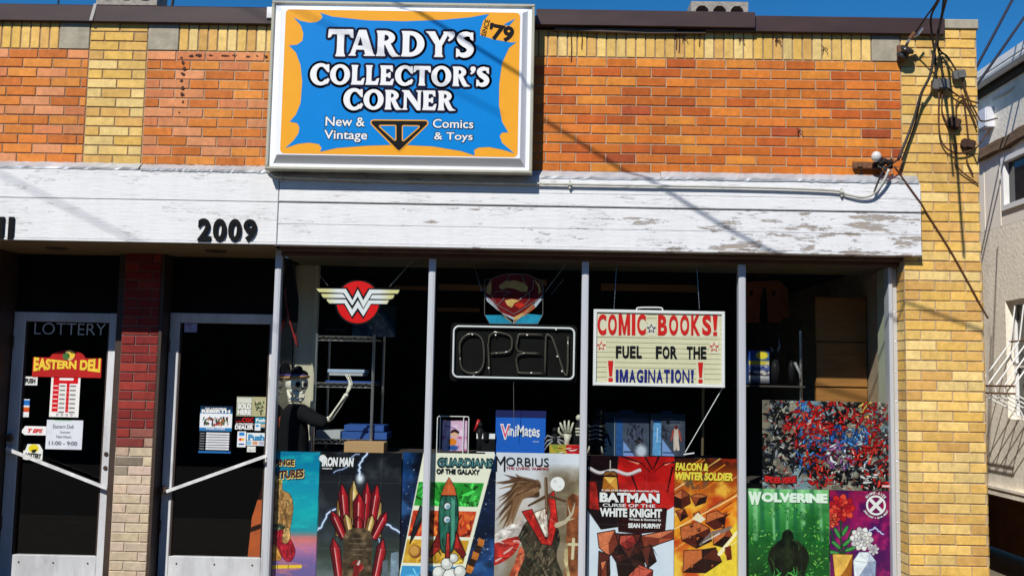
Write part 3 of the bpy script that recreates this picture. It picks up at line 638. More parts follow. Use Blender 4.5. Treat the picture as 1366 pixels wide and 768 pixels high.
w = MB(); w.box(NX - .03, NX + .2, -.4, 8, .665, .738); w.box(NX - .04, NX - .031, -.4, 8, .720, .742); w.build('ledge', M_stucco, nb)
w = MB(); w.box(NX + .9, NX + 1.0, -.4, 8, -.1, .664); w.box(NX - .0, NX + .9, 4.6, 4.7, -.1, .664); w.build('base_wall', mat('brown_base', (.42, .22, .13), .9, var=.3, scale=5), nb)
w = MB(); w.box(NX + .2, NX + 1.0, -.4, 8, .6, .664); w.build('base_soffit', mat('brown_underside', (.38, .20, .11), .9), nb)

fb = thing('unseen_brick_row', 'unseen brown brick row added across the street to darken the pane reflections', 'building', (0, -18, 0))
w = MB(); w.box(-26, 26, -26, -18, -.14, 7.5); w.build('wall', mat('dark_brown_brick', (.13, .075, .05), .9, var=.25, scale=2), fb)  # even dark brown over the whole row
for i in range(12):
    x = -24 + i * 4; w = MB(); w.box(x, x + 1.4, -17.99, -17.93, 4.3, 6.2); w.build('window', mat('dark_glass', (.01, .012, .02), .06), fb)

# ------------------------------------------------------------------ the big box sign
SGX0, SGX1, SGZ0, SGZ1 = -1.735, 0.035, 2.95, 4.102
sign = thing('store_sign', 'big framed box sign with blue starburst on orange and white flared letters', 'sign', (-.85, -.08, 2.95))
M_sgframe = mat('sign_retainer', (.40, .39, .31), .5, var=.15, scale=6)
M_pan = mat('white_sign_plastic', (.85, .86, .89), .28, var=.03, spec=.5)
M_orange = mat('orange_sign_print', S(236, 164, 46), .4, var=.03, spec=.12)
M_blue = mat('blue_sign_print', S(4, 128, 206), .4, var=.04, spec=.12)
w = MB(); w.box(SGX0 + .01, SGX1 - .01, -.145, -.002, SGZ0 + .012, SGZ1 - .012); w.build('cabinet', mat('sign_cabinet', (.10, .09, .08), .6), sign)
w = MB(); f = .020
for (a, b, c, d) in ((SGX0, SGX1, SGZ0, SGZ0 + f), (SGX0, SGX1, SGZ1 - f, SGZ1), (SGX0, SGX0 + f, SGZ0 + f, SGZ1 - f), (SGX1 - f, SGX1, SGZ0 + f, SGZ1 - f)): w.chamf(a, b, -.165, -.10, c, d, .004)
w.build('frame', M_sgframe, sign)
w = MB(); ox0, ox1, oz0, oz1 = SGX0 + f + .0005, SGX1 - f - .0005, SGZ0 + f + .0005, SGZ1 - f - .0005
r1 = (ox0 + .028, ox1 - .026, oz0 + .022, oz1 - .022); r2_ = (ox0 + .062, ox1 - .062, oz0 + .072, oz1 - .052)
def ring(a, ya, b, yb): 
    A = [(a[0], ya, a[2]), (a[1], ya, a[2]), (a[1], ya, a[3]), (a[0], ya, a[3])]; B = [(b[0], yb, b[2]), (b[1], yb, b[2]), (b[1], yb, b[3]), (b[0], yb, b[3])]
    w.idx(A + B, [(0, 1, 5, 4), (1, 2, 6, 5), (2, 3, 7, 6), (3, 0, 4, 7)])
ring((ox0, ox1, oz0, oz1), -.150, r1, -.150); ring(r1, -.150, r2_, -.192)
w.face([(r2_[0], -.192, r2_[2]), (r2_[1], -.192, r2_[2]), (r2_[1], -.192, r2_[3]), (r2_[0], -.192, r2_[3])]); w.build('face_panel', M_pan, sign)
SY = -.1925
def c2(cx, cy, Y=-.193): return at(340 + cx / 3.2, cy / 3.2, Y)
a, b, z0, z1 = -1.632, -.063, 3.050, 4.030
w = MB(); w.flat(rounded(a, b, z0, z1, .03), SY); w.build('orange_background', M_orange, sign)
burst = [(165, 75), (195, 90), (235, 98), (265, 95), (285, 82), (288, 70), (278, 55), (330, 72), (480, 88), (640, 92), (800, 86), (920, 75), (1000, 60), (975, 92), (962, 130), (962, 152), (1030, 172),
         (1115, 182), (1085, 205), (1055, 270), (1043, 360), (1042, 450), (1055, 520), (1082, 566), (1055, 566), (1045, 580), (1055, 610), (1108, 655), (1060, 640), (1000, 628), (955, 630), (936, 640), (938, 664),
         (880, 645), (760, 625), (620, 618), (480, 622), (350, 632), (278, 648), (285, 632), (272, 615), (230, 609), (185, 614), (130, 632), (165, 600), (186, 570), (190, 545), (180, 526), (148, 520), (175, 490), (195, 440), (202, 350), (195, 280), (175, 225), (145, 195), (180, 192), (203, 175), (207, 145), (196, 110)]
w = MB(); w.flat([c2(*q) for q in burst], SY - .001); w.flat([c2(*q) for q in ((1062, 106), (1112, 80), (1092, 104), (1085, 112))], SY - .001); w.build('blue_starburst', M_blue, sign)

# flared serif capitals: each glyph = list of outlines in a unit-high cell, plus its width
def ringseg(cx, cy, ro, ri, a0, a1, n=18, off=0.0):
    "ring sector with elliptical outer/inner radii; off shifts the inner ellipse to give thick and thin sides"
    t = [R(a0 + (a1 - a0) * i / n) for i in range(n + 1)]; o = [(cx + ro[0] * math.cos(q), cy + ro[1] * math.sin(q)) for q in t]; i_ = [(cx + off + ri[0] * math.cos(q), cy + ri[1] * math.sin(q)) for q in t]
    return [[o[k], o[k + 1], i_[k + 1], i_[k]] for k in range(n)]
def stem_(x, w_, fl=.05): return [[(x - fl, 0), (x + w_ + fl, 0), (x + w_ + .012, .10), (x + w_, .28), (x + w_, .72), (x + w_ + .012, .90), (x + w_ + fl, 1), (x - fl, 1), (x - .012, .90), (x, .72), (x, .28), (x - .012, .10)]]
def vstroke(pts, n=5):
    q = smooth_path(pts, n); out = []
    for i in range(len(q) - 1):
        a, b = q[i], q[i + 1]
        def nr(j):
            u = q[min(j + 1, len(q) - 1)][:2] - q[max(j - 1, 0)][:2]; u = u / (np.hypot(*u) + 1e-9); return np.array([-u[1], u[0]])
        na, nb_ = nr(i), nr(i + 1)
        out.append([tuple(a[:2] + na * a[2]), tuple(a[:2] - na * a[2]), tuple(b[:2] - nb_ * b[2]), tuple(b[:2] + nb_ * b[2])])
    return out
GL = {
 'T': (stem_(.29, .20) + [[(0, 1.0), (.78, 1.0), (.80, .70), (.74, .72), (.68, .84), (.10, .84), (.04, .72), (-.02, .70)]], .78),
 'A': ([[(-.04, 0), (.20, 0), (.16, .06), (.40, 1.0), (.30, 1.0), (.03, .06)], [(.50, 0), (.88, 0), (.82, .06), (.54, 1.02), (.30, 1.02), (.56, .06)], [(.18, .25), (.62, .25), (.60, .38), (.20, .38)]], .84),
 'R': (stem_(.06, .20) + ringseg(.28, .73, (.36, .27), (.17, .145), -90, 90) + [[(.14, 1.0), (.30, 1.0), (.30, .875), (.14, .875)], [(.14, .585), (.32, .585), (.32, .46), (.14, .46)], [(.30, .50), (.48, .50), (.68, .10), (.80, 0), (.84, .0), (.58, -.02), (.50, .06)]], .80),
 'D': (stem_(.06, .20) + ringseg(.30, .5, (.50, .5), (.27, .37), -90, 90) + [[(.14, 1.0), (.31, 1.0), (.31, .87), (.14, .87)], [(.14, .13), (.31, .13), (.31, 0), (.14, 0)]], .84),
 'Y': ([[(-.06, 1.0), (.24, 1.0), (.26, .94), (.46, .52), (.48, .40), (.30, .40), (.29, .48), (.02, .94)], [(.80, 1.0), (.56, 1.0), (.58, .94), (.40, .55), (.46, .40), (.50, .46), (.72, .93)], [(.25, 0), (.54, 0), (.50, .08), (.49, .46), (.29, .46), (.29, .08)]], .74),
 "'": ([[(.02, .92), (.06, 1.0), (.17, 1.02), (.24, .96), (.24, .86), (.16, .72), (.06, .64), (.03, .67), (.10, .76), (.05, .82)]], .24),
 'S': (vstroke([(.52, .80, .03), (.46, .90, .06), (.32, .93, .085), (.16, .86, .095), (.12, .73, .10), (.22, .59, .115), (.40, .46, .12), (.49, .31, .105), (.42, .14, .10), (.27, .07, .085), (.12, .11, .06), (.05, .22, .03)]) + [[(.50, .98), (.56, .98), (.57, .68), (.49, .74)], [(.0, .0), (.06, .03), (.10, .26), (.0, .33)]], .60),
 'C': (ringseg(.46, .5, (.46, .53), (.24, .40), 42, 318, 26, .03) + [[(.76, .98), (.82, .98), (.83, .62), (.76, .66), (.66, .80)], [(.70, .20), (.80, .30), (.86, .24), (.78, .06), (.68, .06)]], .83),
 'O': (ringseg(.47, .5, (.47, .53), (.24, .40), 0, 360, 32), .94),
 'L': (stem_(.06, .20) + [[(.14, 0), (.58, 0), (.64, .32), (.57, .30), (.48, .15), (.14, .15)]], .62),
 'E': (stem_(.06, .20) + [[(.14, 0), (.60, 0), (.66, .30), (.59, .28), (.50, .14), (.14, .14)], [(.14, 1.0), (.58, 1.0), (.60, .72), (.54, .74), (.48, .86), (.14, .86)], [(.14, .44), (.40, .44), (.44, .38), (.49, .38), (.49, .64), (.44, .64), (.40, .57), (.14, .57)]], .66),
 'N': ([[(-.04, 0), (.20, 0), (.15, .08), (.15, .92), (.05, .92), (.05, .08)], [(-.06, 1.0), (.26, 1.0), (.80, .20), (.80, -.02), (.70, -.02), (.05, .90)], [(.64, 1.0), (.88, 1.0), (.83, .92), (.83, -.02), (.73, -.02), (.73, .92)]], .86),
}
def word(txt, box, gap=.10, first=1.0):
    out = []; x = 0.0
    for i, ch in enumerate(txt):
        ps, wd_ = GL[ch]; k = first if i == 0 else 1.0
        if ch == "'": x -= .03
        out += [[(x + p[0] * k, p[1] * k - (k - 1) * .5) for p in poly] for poly in ps]; x += wd_ * k + gap
        if ch == 'Y' : x -= .10
        if ch == 'T' and txt[i + 1:i + 2] == 'A': x -= .16
    W_ = x - gap; x0, x1, z0, z1 = box
    return [[(x0 + p[0] / W_ * (x1 - x0), z0 + p[1] * (z1 - z0)) for p in poly] for poly in out]
def cbox(x0, y0, x1, y1): 
    xm, ym = (x0 + x1) / 2, (y0 + y1) / 2; return c2(x0, ym)[0], c2(x1, ym)[0], c2(xm, y1)[1], c2(xm, y0)[1]
for txt, bx, fk in (("TARDY'S", (316, 136, 934, 241), 1.07), ("COLLECTOR'S", (238, 284, 1000, 364), 1.08), ("CORNER", (380, 388, 852, 468), 1.08)):
    polys = word(txt, cbox(*bx), .09, fk)
    w = MB(); y = SY - .002
    for p in polys: fat(w, p, .0205, y, n=8, step=4e-7); w.flat(p, y - .0004)
    o = w.build('letter_outline', M_navy, sign)
    w = MB()
    for i, p in enumerate(polys): fat(w, p, .0032, SY - .0045 - i * 2e-6, n=6, step=1e-7); w.flat(p, SY - .0048 - i * 2e-6)
    w.build('lettering', M_white, sign)
for body, bx in (('New &', (302, 500, 470, 540)), ('Vintage', (296, 557, 480, 607)), ('Comics', (760, 510, 933, 548)), ('& Toys', (765, 566, 930, 608))):
    w = MB(); w2 = MB(); put_text(w2, body, cbox(*bx), SY - .0035, bold=.012); put_text(w, body, cbox(bx[0] - 4, bx[1] - 4, bx[2] + 4, bx[3] + 4), SY - .0022, bold=.05); w.build('letter_outline', M_navy, sign); w2.build('tagline', M_white, sign)
w = MB(); w2 = MB()
put_text(w, "'79", cbox(996, 102, 1112, 186), SY - .002, bold=.10, shear=.2); put_text(w, 'SINCE', cbox(0, 0, 32, 14), SY - .002, bold=.04)
w = MB()
for q in (((1000, 96), (1108, 118), (1102, 184), (1010, 168)), ((975, 88), (1002, 84), (985, 156), (966, 152))): w.flat([c2(*p) for p in q], SY - .002, 0)
w.build('badge_background', M_orange, sign)
A79 = cbox(1002, 106, 1106, 178)
put_text(w2, "'79", A79, SY - .003, bold=.045, shear=.18, warp=lambda u, v: (u, v - (u - .5) * .22))
V, Fs = text_shape('SINCE', .02); lo, hi = V.min(0), V.max(0); C0 = c2(984, 120); H_ = .115; ang = R(76)
pts = [(((q[0] - lo[0]) / (hi[0] - lo[0]) - .5) * H_, ((q[1] - lo[1]) / (hi[1] - lo[1]) - .5) * .032) for q in V]
w2.idx([(C0[0] + p * math.cos(ang) - q * math.sin(ang), SY - .003, C0[1] + p * math.sin(ang) + q * math.cos(ang)) for p, q in pts], Fs)
w2.build('badge_lettering', M_ink, sign)
def rp(pts, r, n=8):
    "convex outline with rounded corners of radius r added"
    c = [(p[0] + r * math.cos(2 * math.pi * k / n), p[1] + r * math.sin(2 * math.pi * k / n)) for p in pts for k in range(n)]; c = sorted(set(c))
    def half(q):
        h = []
        for p in q:
            while len(h) > 1 and (h[-1][0] - h[-2][0]) * (p[1] - h[-2][1]) - (h[-1][1] - h[-2][1]) * (p[0] - h[-2][0]) <= 0: h.pop()
            h.append(p)
        return h
    a_, b_ = half(c), half(c[::-1]); return a_[:-1] + b_[:-1]
tri = [c2(*q) for q in ((506, 524), (728, 526), (615, 634))]
w = MB(); w.flat(rp(tri, .021), SY - .002, 0); w.flat(rp(tri, .013), SY - .0026, 1)
for t in (((536, 540), (598, 540), (598, 596)), ((634, 541), (698, 542), (634, 598))): w.flat(rp([c2(*q) for q in t], .010), SY - .0032, 0); w.flat(rp([c2(*q) for q in t], .003), SY - .0038, 2)
w.build('triangle_emblem', [M_orange, M_ink, M_blue], sign)

# ------------------------------------------------------------------ numbers on the fascia
for body, px, lab in (('2009', (263, 292, 344, 322), 'black raised house number 2009 on the white fascia over the right door'), ('2011', (-62, 289, 18, 319), 'black raised house number ending in 11 at the left end of the white fascia')):
    x0, x1, z0, z1 = rect(*px, -.055); hn = thing('house_number', lab, 'house number', ((x0 + x1) / 2, -.055, z0)); cell = (x1 - x0) / 4
    for i, ch in enumerate(body):
        w = MB(); wd_ = cell * .86; a = x0 + cell * i + (cell - wd_) / 2
        if body == '2011': qx = ((-48, -29), (-27, -8), (-1.5, 5.5), (12, 18.5))[i]; a = at(qx[0], 304, -.055)[0]; wd_ = at(qx[1], 304, -.055)[0] - a
        V, Fs = text_shape(ch, .036); lo, hi = V.min(0), V.max(0)
        P2 = [(a + (q[0] - lo[0]) / (hi[0] - lo[0]) * wd_, z0 + (q[1] - lo[1]) / (hi[1] - lo[1]) * (z1 - z0)) for q in V]
        from collections import Counter
        cnt = Counter(); 
        for q in Fs:
            for k in range(len(q)): cnt[(q[k], q[(k + 1) % len(q)])] += 1
        w.idx([(p[0], -.068, p[1]) for p in P2], Fs)
        for (i0, i1) in list(cnt):
            if (i1, i0) not in cnt: w.idx([(P2[i0][0], -.068, P2[i0][1]), (P2[i1][0], -.068, P2[i1][1]), (P2[i1][0], -.0515, P2[i1][1]), (P2[i0][0], -.0515, P2[i0][1])], [(1, 0, 3, 2)])
        w.build('digit', M_black, hn)

# ------------------------------------------------------------------ roof blocks
def cinder(px0, px1, Y, zb, lab, yaw):
    x0, _ = at(px0, 8, Y); x1, _ = at(px1, 8, Y); L, Hh, T, e = x1 - x0, .195, .19, .03
    o = MB(); o.box(x0, x1, Y, Y + T, zb, zb + e); o.box(x0, x1, Y, Y + T, zb + Hh - e, zb + Hh)
    hw = (L - 4 * .032) / 3
    for i in range(4): o.box(x0 + i * (hw + .032), x0 + i * (hw + .032) + .032, Y + .0005, Y + T - .0005, zb + e, zb + Hh - e)
    for i in range(3):
        a = x0 + .032 + i * (hw + .032)
        for (cx, cz, sx, sz) in ((a, zb + e, 1, 1), (a + hw, zb + e, -1, 1), (a, zb + Hh - e, 1, -1), (a + hw, zb + Hh - e, -1, -1)):
            o.prism([(cx, cz), (cx + sx * .03, cz), (cx + sx * .012, cz + sz * .012), (cx, cz + sz * .03)], Y + .001, Y + T - .001)
    b = o.build('cinder_block', M_block); tag(b, lab, 'concrete block', 'concrete blocks lying on the roof edge')
cinder(128, 209, -.03, 4.106, 'concrete block with three holes on the coping left of the big sign', 0)
cinder(922, 998, .12, 4.055, 'concrete block half hidden behind the coping right of the big sign', 0)
w = MB(); w.tube([at3(78, -40, .15), at3(78, 12, .15)], .006, 6); tag(w.build('roof_rod', M_wire), 'thin dark rod standing on the roof at far left', 'rod')
w = MB(); w.tube([at3(237, -50, .05), at3(229, 14, .05)], .011, 6); w.prism([at(198, 11, .06), at(214, 12, .06), at(198, -4, .06)], .05, .10)
tag(w.build('roof_pole', M_wire), 'dark leaning pole foot on the roof beside the left concrete block', 'pole')

# ------------------------------------------------------------------ conduit, insulators, cables
cd = thing('conduit', 'thin pale metal conduit running along the white fascia under the big sign', 'conduit', (0, -.06, 2.85))
path = [at3(354, 222, -.075), at3(357, 228, -.075), at3(366, 233, -.072), at3(380, 236, -.072), at3(520, 241, -.072), at3(800, 246.5, -.072), at3(1000, 250, -.072), at3(1110, 254, -.072), at3(1128, 259, -.072), at3(1150, 263, -.075), at3(1166, 258, -.085), at3(1178, 243, -.10), at3(1186, 226, -.12)]
w = MB(); w.tube(smooth_path(path, 5), .0088, 10); w.build('pipe', M_conduit, cd, smooth=True)
for px, py in ((374, 235.5), (486, 240), (760, 246), (1123, 256.5)):
    x, z = at(px, py, -.072); w = MB(); w.tube([(x - .012, -.072, z), (x + .012, -.072, z)], .0125, 12); w.box(x - .006, x + .006, -.075, -.052, z - .028, z + .028); w.build('strap', M_conduit, cd)
M_porc = mat('grey_porcelain', (.34, .32, .30), .3, var=.2, scale=12)
def spool(c, k=1.0, d=(0.3, -.8, .5)):
    dv = Vector(d).normalized(); prof = [(.0, .018), (.006, .034), (.018, .036), (.026, .022), (.036, .022), (.044, .036), (.056, .034), (.062, .016)]
    return [Vector(c) + dv * (a * k) for a, _ in prof], [r_ * k for _, r_ in prof]
ia = thing('wall_insulator', 'dark porcelain insulator where the service cable meets the wall near the roof', 'insulator', at3(1205, 80, 0))
p, r_ = spool(at3(1203, 78, -.03), 1.35, (.25, -.5, .55)); w = MB(); w.tube(p, r_, 14); w.build('spool', mat('black_porcelain', (.03, .026, .025), .25, var=.2), ia, smooth=True)
w = MB(); w.chamf(*[q for q in (at(1196, 70, 0)[0], at(1206, 70, 0)[0])], -.03, .004, at(1200, 82, 0)[1], at(1200, 62, 0)[1], .003); w.tube([at3(1202, 76, -.02), at3(1214, 50, -.10)], .010, 8); w.tube([at3(1214, 52, -.10), at3(1221, 44, -.12)], .016, 8); w.build('bracket', M_rust, ia)
w = MB(); w.tube(smooth_path([at3(1209, 58, -.08), at3(1217, 50, -.11), at3(1224, 47, -.12), at3(1231, 38, -.12)], 4), .007, 6); w.build('clamp', M_chrome, ia)
ib = thing('wall_insulator', 'round glass insulator on a rusty steel bracket above the end of the white fascia', 'insulator', at3(1165, 222, 0))
x0, x1, z0, z1 = rect(1139, 216, 1175, 225, -.03); w = MB(); w.chamf(x0, x1, -.035, .003, z0, z1, .003); w.box(x0 + .02, x0 + .05, -.05, -.035, z0 + .01, z1 - .01); w.build('bracket', M_rust, ib)
w = MB(); c = at3(1169, 209, -.10); w.ball(c, (.033, .033, .036), 10); w.build('knob', mat('white_glass_knob', (.62, .62, .60), .15, var=.1), ib, smooth=True)
w = MB(); p, r_ = spool(at3(1172, 222, -.04), 1.0, (-.05, -.9, .5)); w.tube(p, r_, 12); w.build('spool', M_black, ib, smooth=True)
w = MB(); rr = random.Random(4)
for i in range(7):
    q = [at3(1178 + rr.uniform(-8, 14), 219 + rr.uniform(-9, 9), -.09 + rr.uniform(-.03, .03)) for _ in range(5)]; w.tube(smooth_path(q, 4), .006, 5)
w.tube(smooth_path([at3(1196, 214, -.08), at3(1186, 222, -.11), at3(1178, 228, -.11), at3(1170, 246, -.09), at3(1166, 257, -.088)], 4), .007, 6); w.build('cable_knot', M_wire, ib)
def cable(name, pts, r_, lab, m=None, n=7, cat='cable'):
    w = MB(); w.tube(smooth_path([at3(*p) for p in pts], 5), r_, n); return tag(w.build(name, m or M_wire, smooth=True), lab, cat)
cable('service_cable', [(1275, -60, -1.4), (1264, -8, -.45), (1257, 19, -.22), (1251, 47, -.14), (1246, 72, -.11), (1241, 100, -.10), (1229, 125, -.08), (1220, 156, -.06), (1210, 184, -.06), (1198, 214, -.08)], .0095, 'thick black cable hanging from the top edge down to the round glass insulator')
cable('service_cable', [(1262, -50, -1.0), (1255, -6, -.4), (1243, 19, -.2), (1242, 37, -.12), (1246, 65, -.07), (1247.5, 78, -.06), (1249, 104, -.05)], .0075, 'black cable curving over the coping to the left grey splice box')
cable('service_cable', [(1268, -40, -.9), (1251, 0, -.42), (1236, 22, -.26), (1221, 44, -.12)], .006, 'taut thin wire pulled from the top edge to the dark porcelain insulator')
cable('drop_wire', [(1262, -30, -.4), (1256, 22, -.18), (1251, 60, -.07), (1256, 84, -.05), (1257, 104, -.045)], .006, 'thin black wire entering the top right of the left grey splice box')
cable('drop_wire', [(1249, 58, -.10), (1256, 70, -.05), (1264, 76, -.04), (1276, 95, -.04)], .006, 'thin wire slanting right into the small right grey splice box')
cable('drop_wire', [(1230, 124, -.05), (1222, 160, -.03), (1213, 187, -.03), (1203, 214, -.05)], .005, 'thin brown wire beside the thick cable above the glass insulator', M_wire_and_shadow)
cable('drop_wire', [(1284, 107, -.03), (1292, 131, -.03), (1304, 154, -.03), (1311, 162, -.02), (1330, 158, 1.3)], .006, 'brown wire running from the right splice box to the white box on the pale wall', M_wire_and_shadow)
cable('drop_wire', [(1264, 118, -.03), (1282, 130, -.03), (1305, 138, -.02)], .006, 'short brown wire crossing from the left splice box to the wall corner', M_wire_and_shadow)
cable('drop_wire', [(1276, 158, -.02), (1276, 138, -.025), (1284, 127, -.03), (1288, 150, -.02), (1291, 178, -.02), (1292, 187, -.02)], .0055, 'cable shadow modelled as a brown wire looping over the yellow bricks between the brown blocks', M_wire_and_shadow)  # this tube and the next draw cable shadows on the bricks
cable('drop_wire', [(1284, 128, -.02), (1294, 148, -.02), (1303, 171, -.02)], .005, 'cable shadow modelled as a brown wire fanning out right across the yellow bricks', M_wire_and_shadow)
cable('drop_wire', [(1252.5, 121, -.03), (1252.5, 170, -.025), (1259, 194, -.025), (1276, 204, -.03), (1297, 200, -.03), (1307, 192, -.02), (1320, 172, .9)], .0055, 'long brown wire sagging in a wide loop below the left splice box', M_wire_and_shadow)
cable('drop_wire', [(1257, 121, -.02), (1257, 150, -.02), (1270, 176, -.02), (1276, 196, -.02), (1274, 216, -.02), (1282, 228, -.02), (1305, 246, -.01)], .005, 'brown wire falling lowest down the yellow bricks towards the corner', M_wire_and_shadow)
cable('drop_wire', [(1290, 200, -.015), (1290, 215, -.015), (1298, 233, -.015)], .005, 'short brown tail of wire under the lower brown block', M_wire_and_shadow)
M_sbox = mat('grey_splice_plastic', (.13, .125, .12), .6, var=.3, scale=16)
def splice(px, py, wpx, hpx, Y, tilt, lab, m, cat='junction box'):
    x, z = at(px, py, Y); s_ = (DIST + Y) / F_PX; a, b = wpx * s_ / 2, hpx * s_ / 2; t = R(tilt); k, q = math.cos(t), math.sin(t)
    f = lambda u, v: (x + u * k - v * q, z + u * q + v * k)
    w = MB(); oc = [f(-a, -b * .7), f(-a * .8, -b), (f(a * .8, -b)), f(a, -b * .7), f(a, b * .7), f(a * .8, b), f(-a * .8, b), f(-a, b * .7)]
    w.prism(oc, Y - .03, Y + .0)
    w.prism([f(-a * .3, -b * .8), f(a * .75, -b * .8), f(a * .75, b * .8), f(-a * .3, b * .8)], Y - .04, Y - .0302); w.prism([f(-a * .15, b * .9), f(a * .1, b * .9), f(a * .1, b * 1.25), f(-a * .15, b * 1.25)], Y - .022, Y - .008)
    for u in (-.5, .5): w.tube([(*f(a * u, -b * 1.3)[:1], Y - .015, f(a * u, -b * 1.3)[1]), (f(a * u, -b)[0], Y - .015, f(a * u, -b)[1])], .008, 6)
    return tag(w.build('splice_box', m), lab, cat)
splice(1253, 113.5, 23, 14, -.02, 2, 'larger grey splice box, left of the two grey ones high on the yellow corner', M_sbox)
splice(1278, 101, 17, 12, -.02, 8, 'smaller grey splice box nearest the roof corner on the yellow bricks', M_sbox)
splice(1271, 165, 17, 14, -.006, -18, 'upper tilted flat brown block under the grey ones on yellow bricks', mat('brown_box', (.05, .022, .012), .7, var=.3))  # two flat dark brown blocks against the yellow bricks
splice(1290, 193, 18, 12, -.006, -12, 'lower tilted flat brown block near the corner of the yellow bricks', MATS['brown_box'])
def atx(x, y, X=NX):
    d = BF + BR * (x - CXP) / F_PX - BU * (y - CYP) / F_PX; q = POS + d * (X / d[0]); return float(q[1]), float(q[2])
y_, z_ = atx(1319, 160); w = MB(); w.box(NX - .07, NX - .001, y_ - .11, y_ + .11, z_ - .09, z_ + .09); w.box(NX - .08, NX - .07, y_ - .10, y_ + .10, z_ - .08, z_ + .08); w.tube([(NX - .03, y_, z_ - .09), (NX - .03, y_, z_ - .14)], .02, 8)
tag(w.build('utility_box', mat('white_box_plastic', (.66, .67, .72), .4)), 'small white utility box fixed on the pale stucco wall under the eave', 'utility box')
cable('wall_wire', [(1366, 108, 1.7), (1345, 122, 1.9), (1325, 133, 2.2)], .012, 'pale cable stapled under the dark eave of the neighbouring wall', mat('pale_cable', (.5, .5, .48), .6))
# power lines in the sky at the right, and the span overhead whose shadow crosses sign, bricks and fascia
cable('power_line', [(1420, -130, 1.2), (1350, 1, 1.2), (1304, 87, 1.2), (1270, 150, 1.2)], .011, 'upper of two dark power lines in the blue sky at top right', mat('blue_black_wire', (.012, .012, .03), .7), 6, 'power line')
cable('power_line', [(1440, -80, 1.25), (1366, 24, 1.25), (1307, 108, 1.25), (1275, 152, 1.25)], .011, 'lower of two dark power lines in the blue sky at top right', MATS['blue_black_wire'], 6, 'power line')
def overhead(spots, depth, r_, lab, ext=(1.2, 1.0)):
    "a span parallel to the street that throws its shadow through these spots (x, y, plane depth) on the shopfront"
    P = [Vector(at3(*q)) for q in spots]; P = [P[0] - (P[1] - P[0]) * ext[0]] + P + [P[-1] + (P[-1] - P[-2]) * ext[1]]
    w = MB(); w.tube(smooth_path([q - SUN_L * (-depth / SUN_L.y) for q in P], 6), r_, 8); tag(w.build('overhead_cable', M_wire), lab, 'overhead cable', 'overhead cables strung above the pavement')
LAB_OH = 'dark overhead cable strung above the pavement in front of the shop'
overhead([(742, 170, 0), (1010, 326, -.05), (1200, 400, 0), (1312, 442, 0)], -2.5, .0095, LAB_OH); overhead([(387, 9, -.19), (527, 81, -.19)], -4.0, .005, LAB_OH)
overhead([(0, 232, -.05), (180, 322, -.05)], -4.4, .006, LAB_OH)
cable('drop_wire', [(1193, 222, -.085), (1203, 236, -.058), (1216, 254, -.056), (1229, 272, -.052), (1236, 284, -.012), (1270, 338, -.008), (1312, 414, -.006), (1318, 424, .02)], .0062, 'wire shadow modelled as a brown wire slanting from the glass insulator over fascia end and corner pillar', M_wire_and_shadow)  # shadow band of a hanging wire, built as a tube against the wall


# ------------------------------------------------------------------ posters taped inside the panes
PY = .158
def poster(label, px, zb=.24, group=None, Y=PY, name='poster', cat='poster'):
    x0, x1, z0, z1 = rect(*px, Y)
    if zb is not None: z0 = zb
    t = thing(name, label, cat, ((x0 + x1) / 2, Y, z0), group); return t, (x0, x1, z0, z1)
def sub(px, Y): return rect(*px, Y)
TY = PY - .006
def lettering(parent, items, m, name='lettering', y=TY):
    for it in items:
        body, px = it[0], it[1]; kw = it[2] if len(it) > 2 else {}; w = MB()
        put_text(w, body, sub(px, y) if max(px) > 6 else px, y, **kw); o = w.build(name, m, parent)
    return o
TURQ = mat
# -- turquoise poster at far left
t, bx = poster('turquoise poster with a tan shape over a pink shore, leftmost in the window', (366, 602, 425, 770))
c = Canvas(90, int(90 * (bx[3] - bx[2]) / (bx[1] - bx[0])), 11); A = c.A
c.grad([(0, (18, 120, 160)), (.25, (14, 146, 178)), (.5, (20, 170, 180)), (.62, (40, 150, 165)), (.68, (205, 120, 120)), (.76, (190, 120, 165)), (.86, (120, 100, 160)), (1, (110, 95, 150))])
c.clouds((30, 185, 190), .5, .7, 3, .7, 1, 2, mask=(c.V < .6 * A) * 1.0); c.clouds((235, 130, 120), .5, .7, 4, .5, 1, 3, mask=(c.V > .66 * A) * 1.0)
c.mass([(-.05, .74), (.08, .64), (.15, .72), (.17, .86), (.34, .96), (.42, 1.2), (.40, 1.5), (.36, 1.74), (.28, 1.86), (.1, 1.9), (-.05, 1.9)], (168, 126, 74), [(128, 88, 48), (196, 152, 94), (146, 104, 58), (206, 168, 110)], 60, (.08, .25), (.006, .02), (60, 120), (60, 40, 26))
c.line([(.06, 1.02), (.2, 1.1), (.3, 1.08)], .005, (92, 60, 34)); c.line([(.14, 1.14), (.14, 1.5)], .004, (110, 74, 42)); c.line([(.27, 1.15), (.24, 1.4), (.30, 1.62)], [.004, .008, .004], (78, 50, 30)); c.mass([(-.04, .70), (.06, .60), (.15, .66), (.14, .74), (.04, .78)], (196, 160, 66), [(226, 196, 100), (150, 110, 44)], 14)
c.mass([(-.05, 1.74), (.22, 1.74), (.36, 1.9), (.50, 2.16), (.47, 2.36), (.36, 2.44), (.22, 2.34), (.06, 2.1), (-.05, 2.1)], (168, 28, 46), [(128, 16, 34), (196, 50, 66), (150, 20, 40)], 50, (.1, .25), (.008, .02), (30, 100), (60, 10, 20)); c.mass([(-.05, 2.04), (.08, 2.1), (.2, 2.36), (.1, 2.42), (-.05, 2.4)], (206, 142, 62), [(230, 176, 90), (166, 104, 40)], 20, edge=(80, 40, 20))
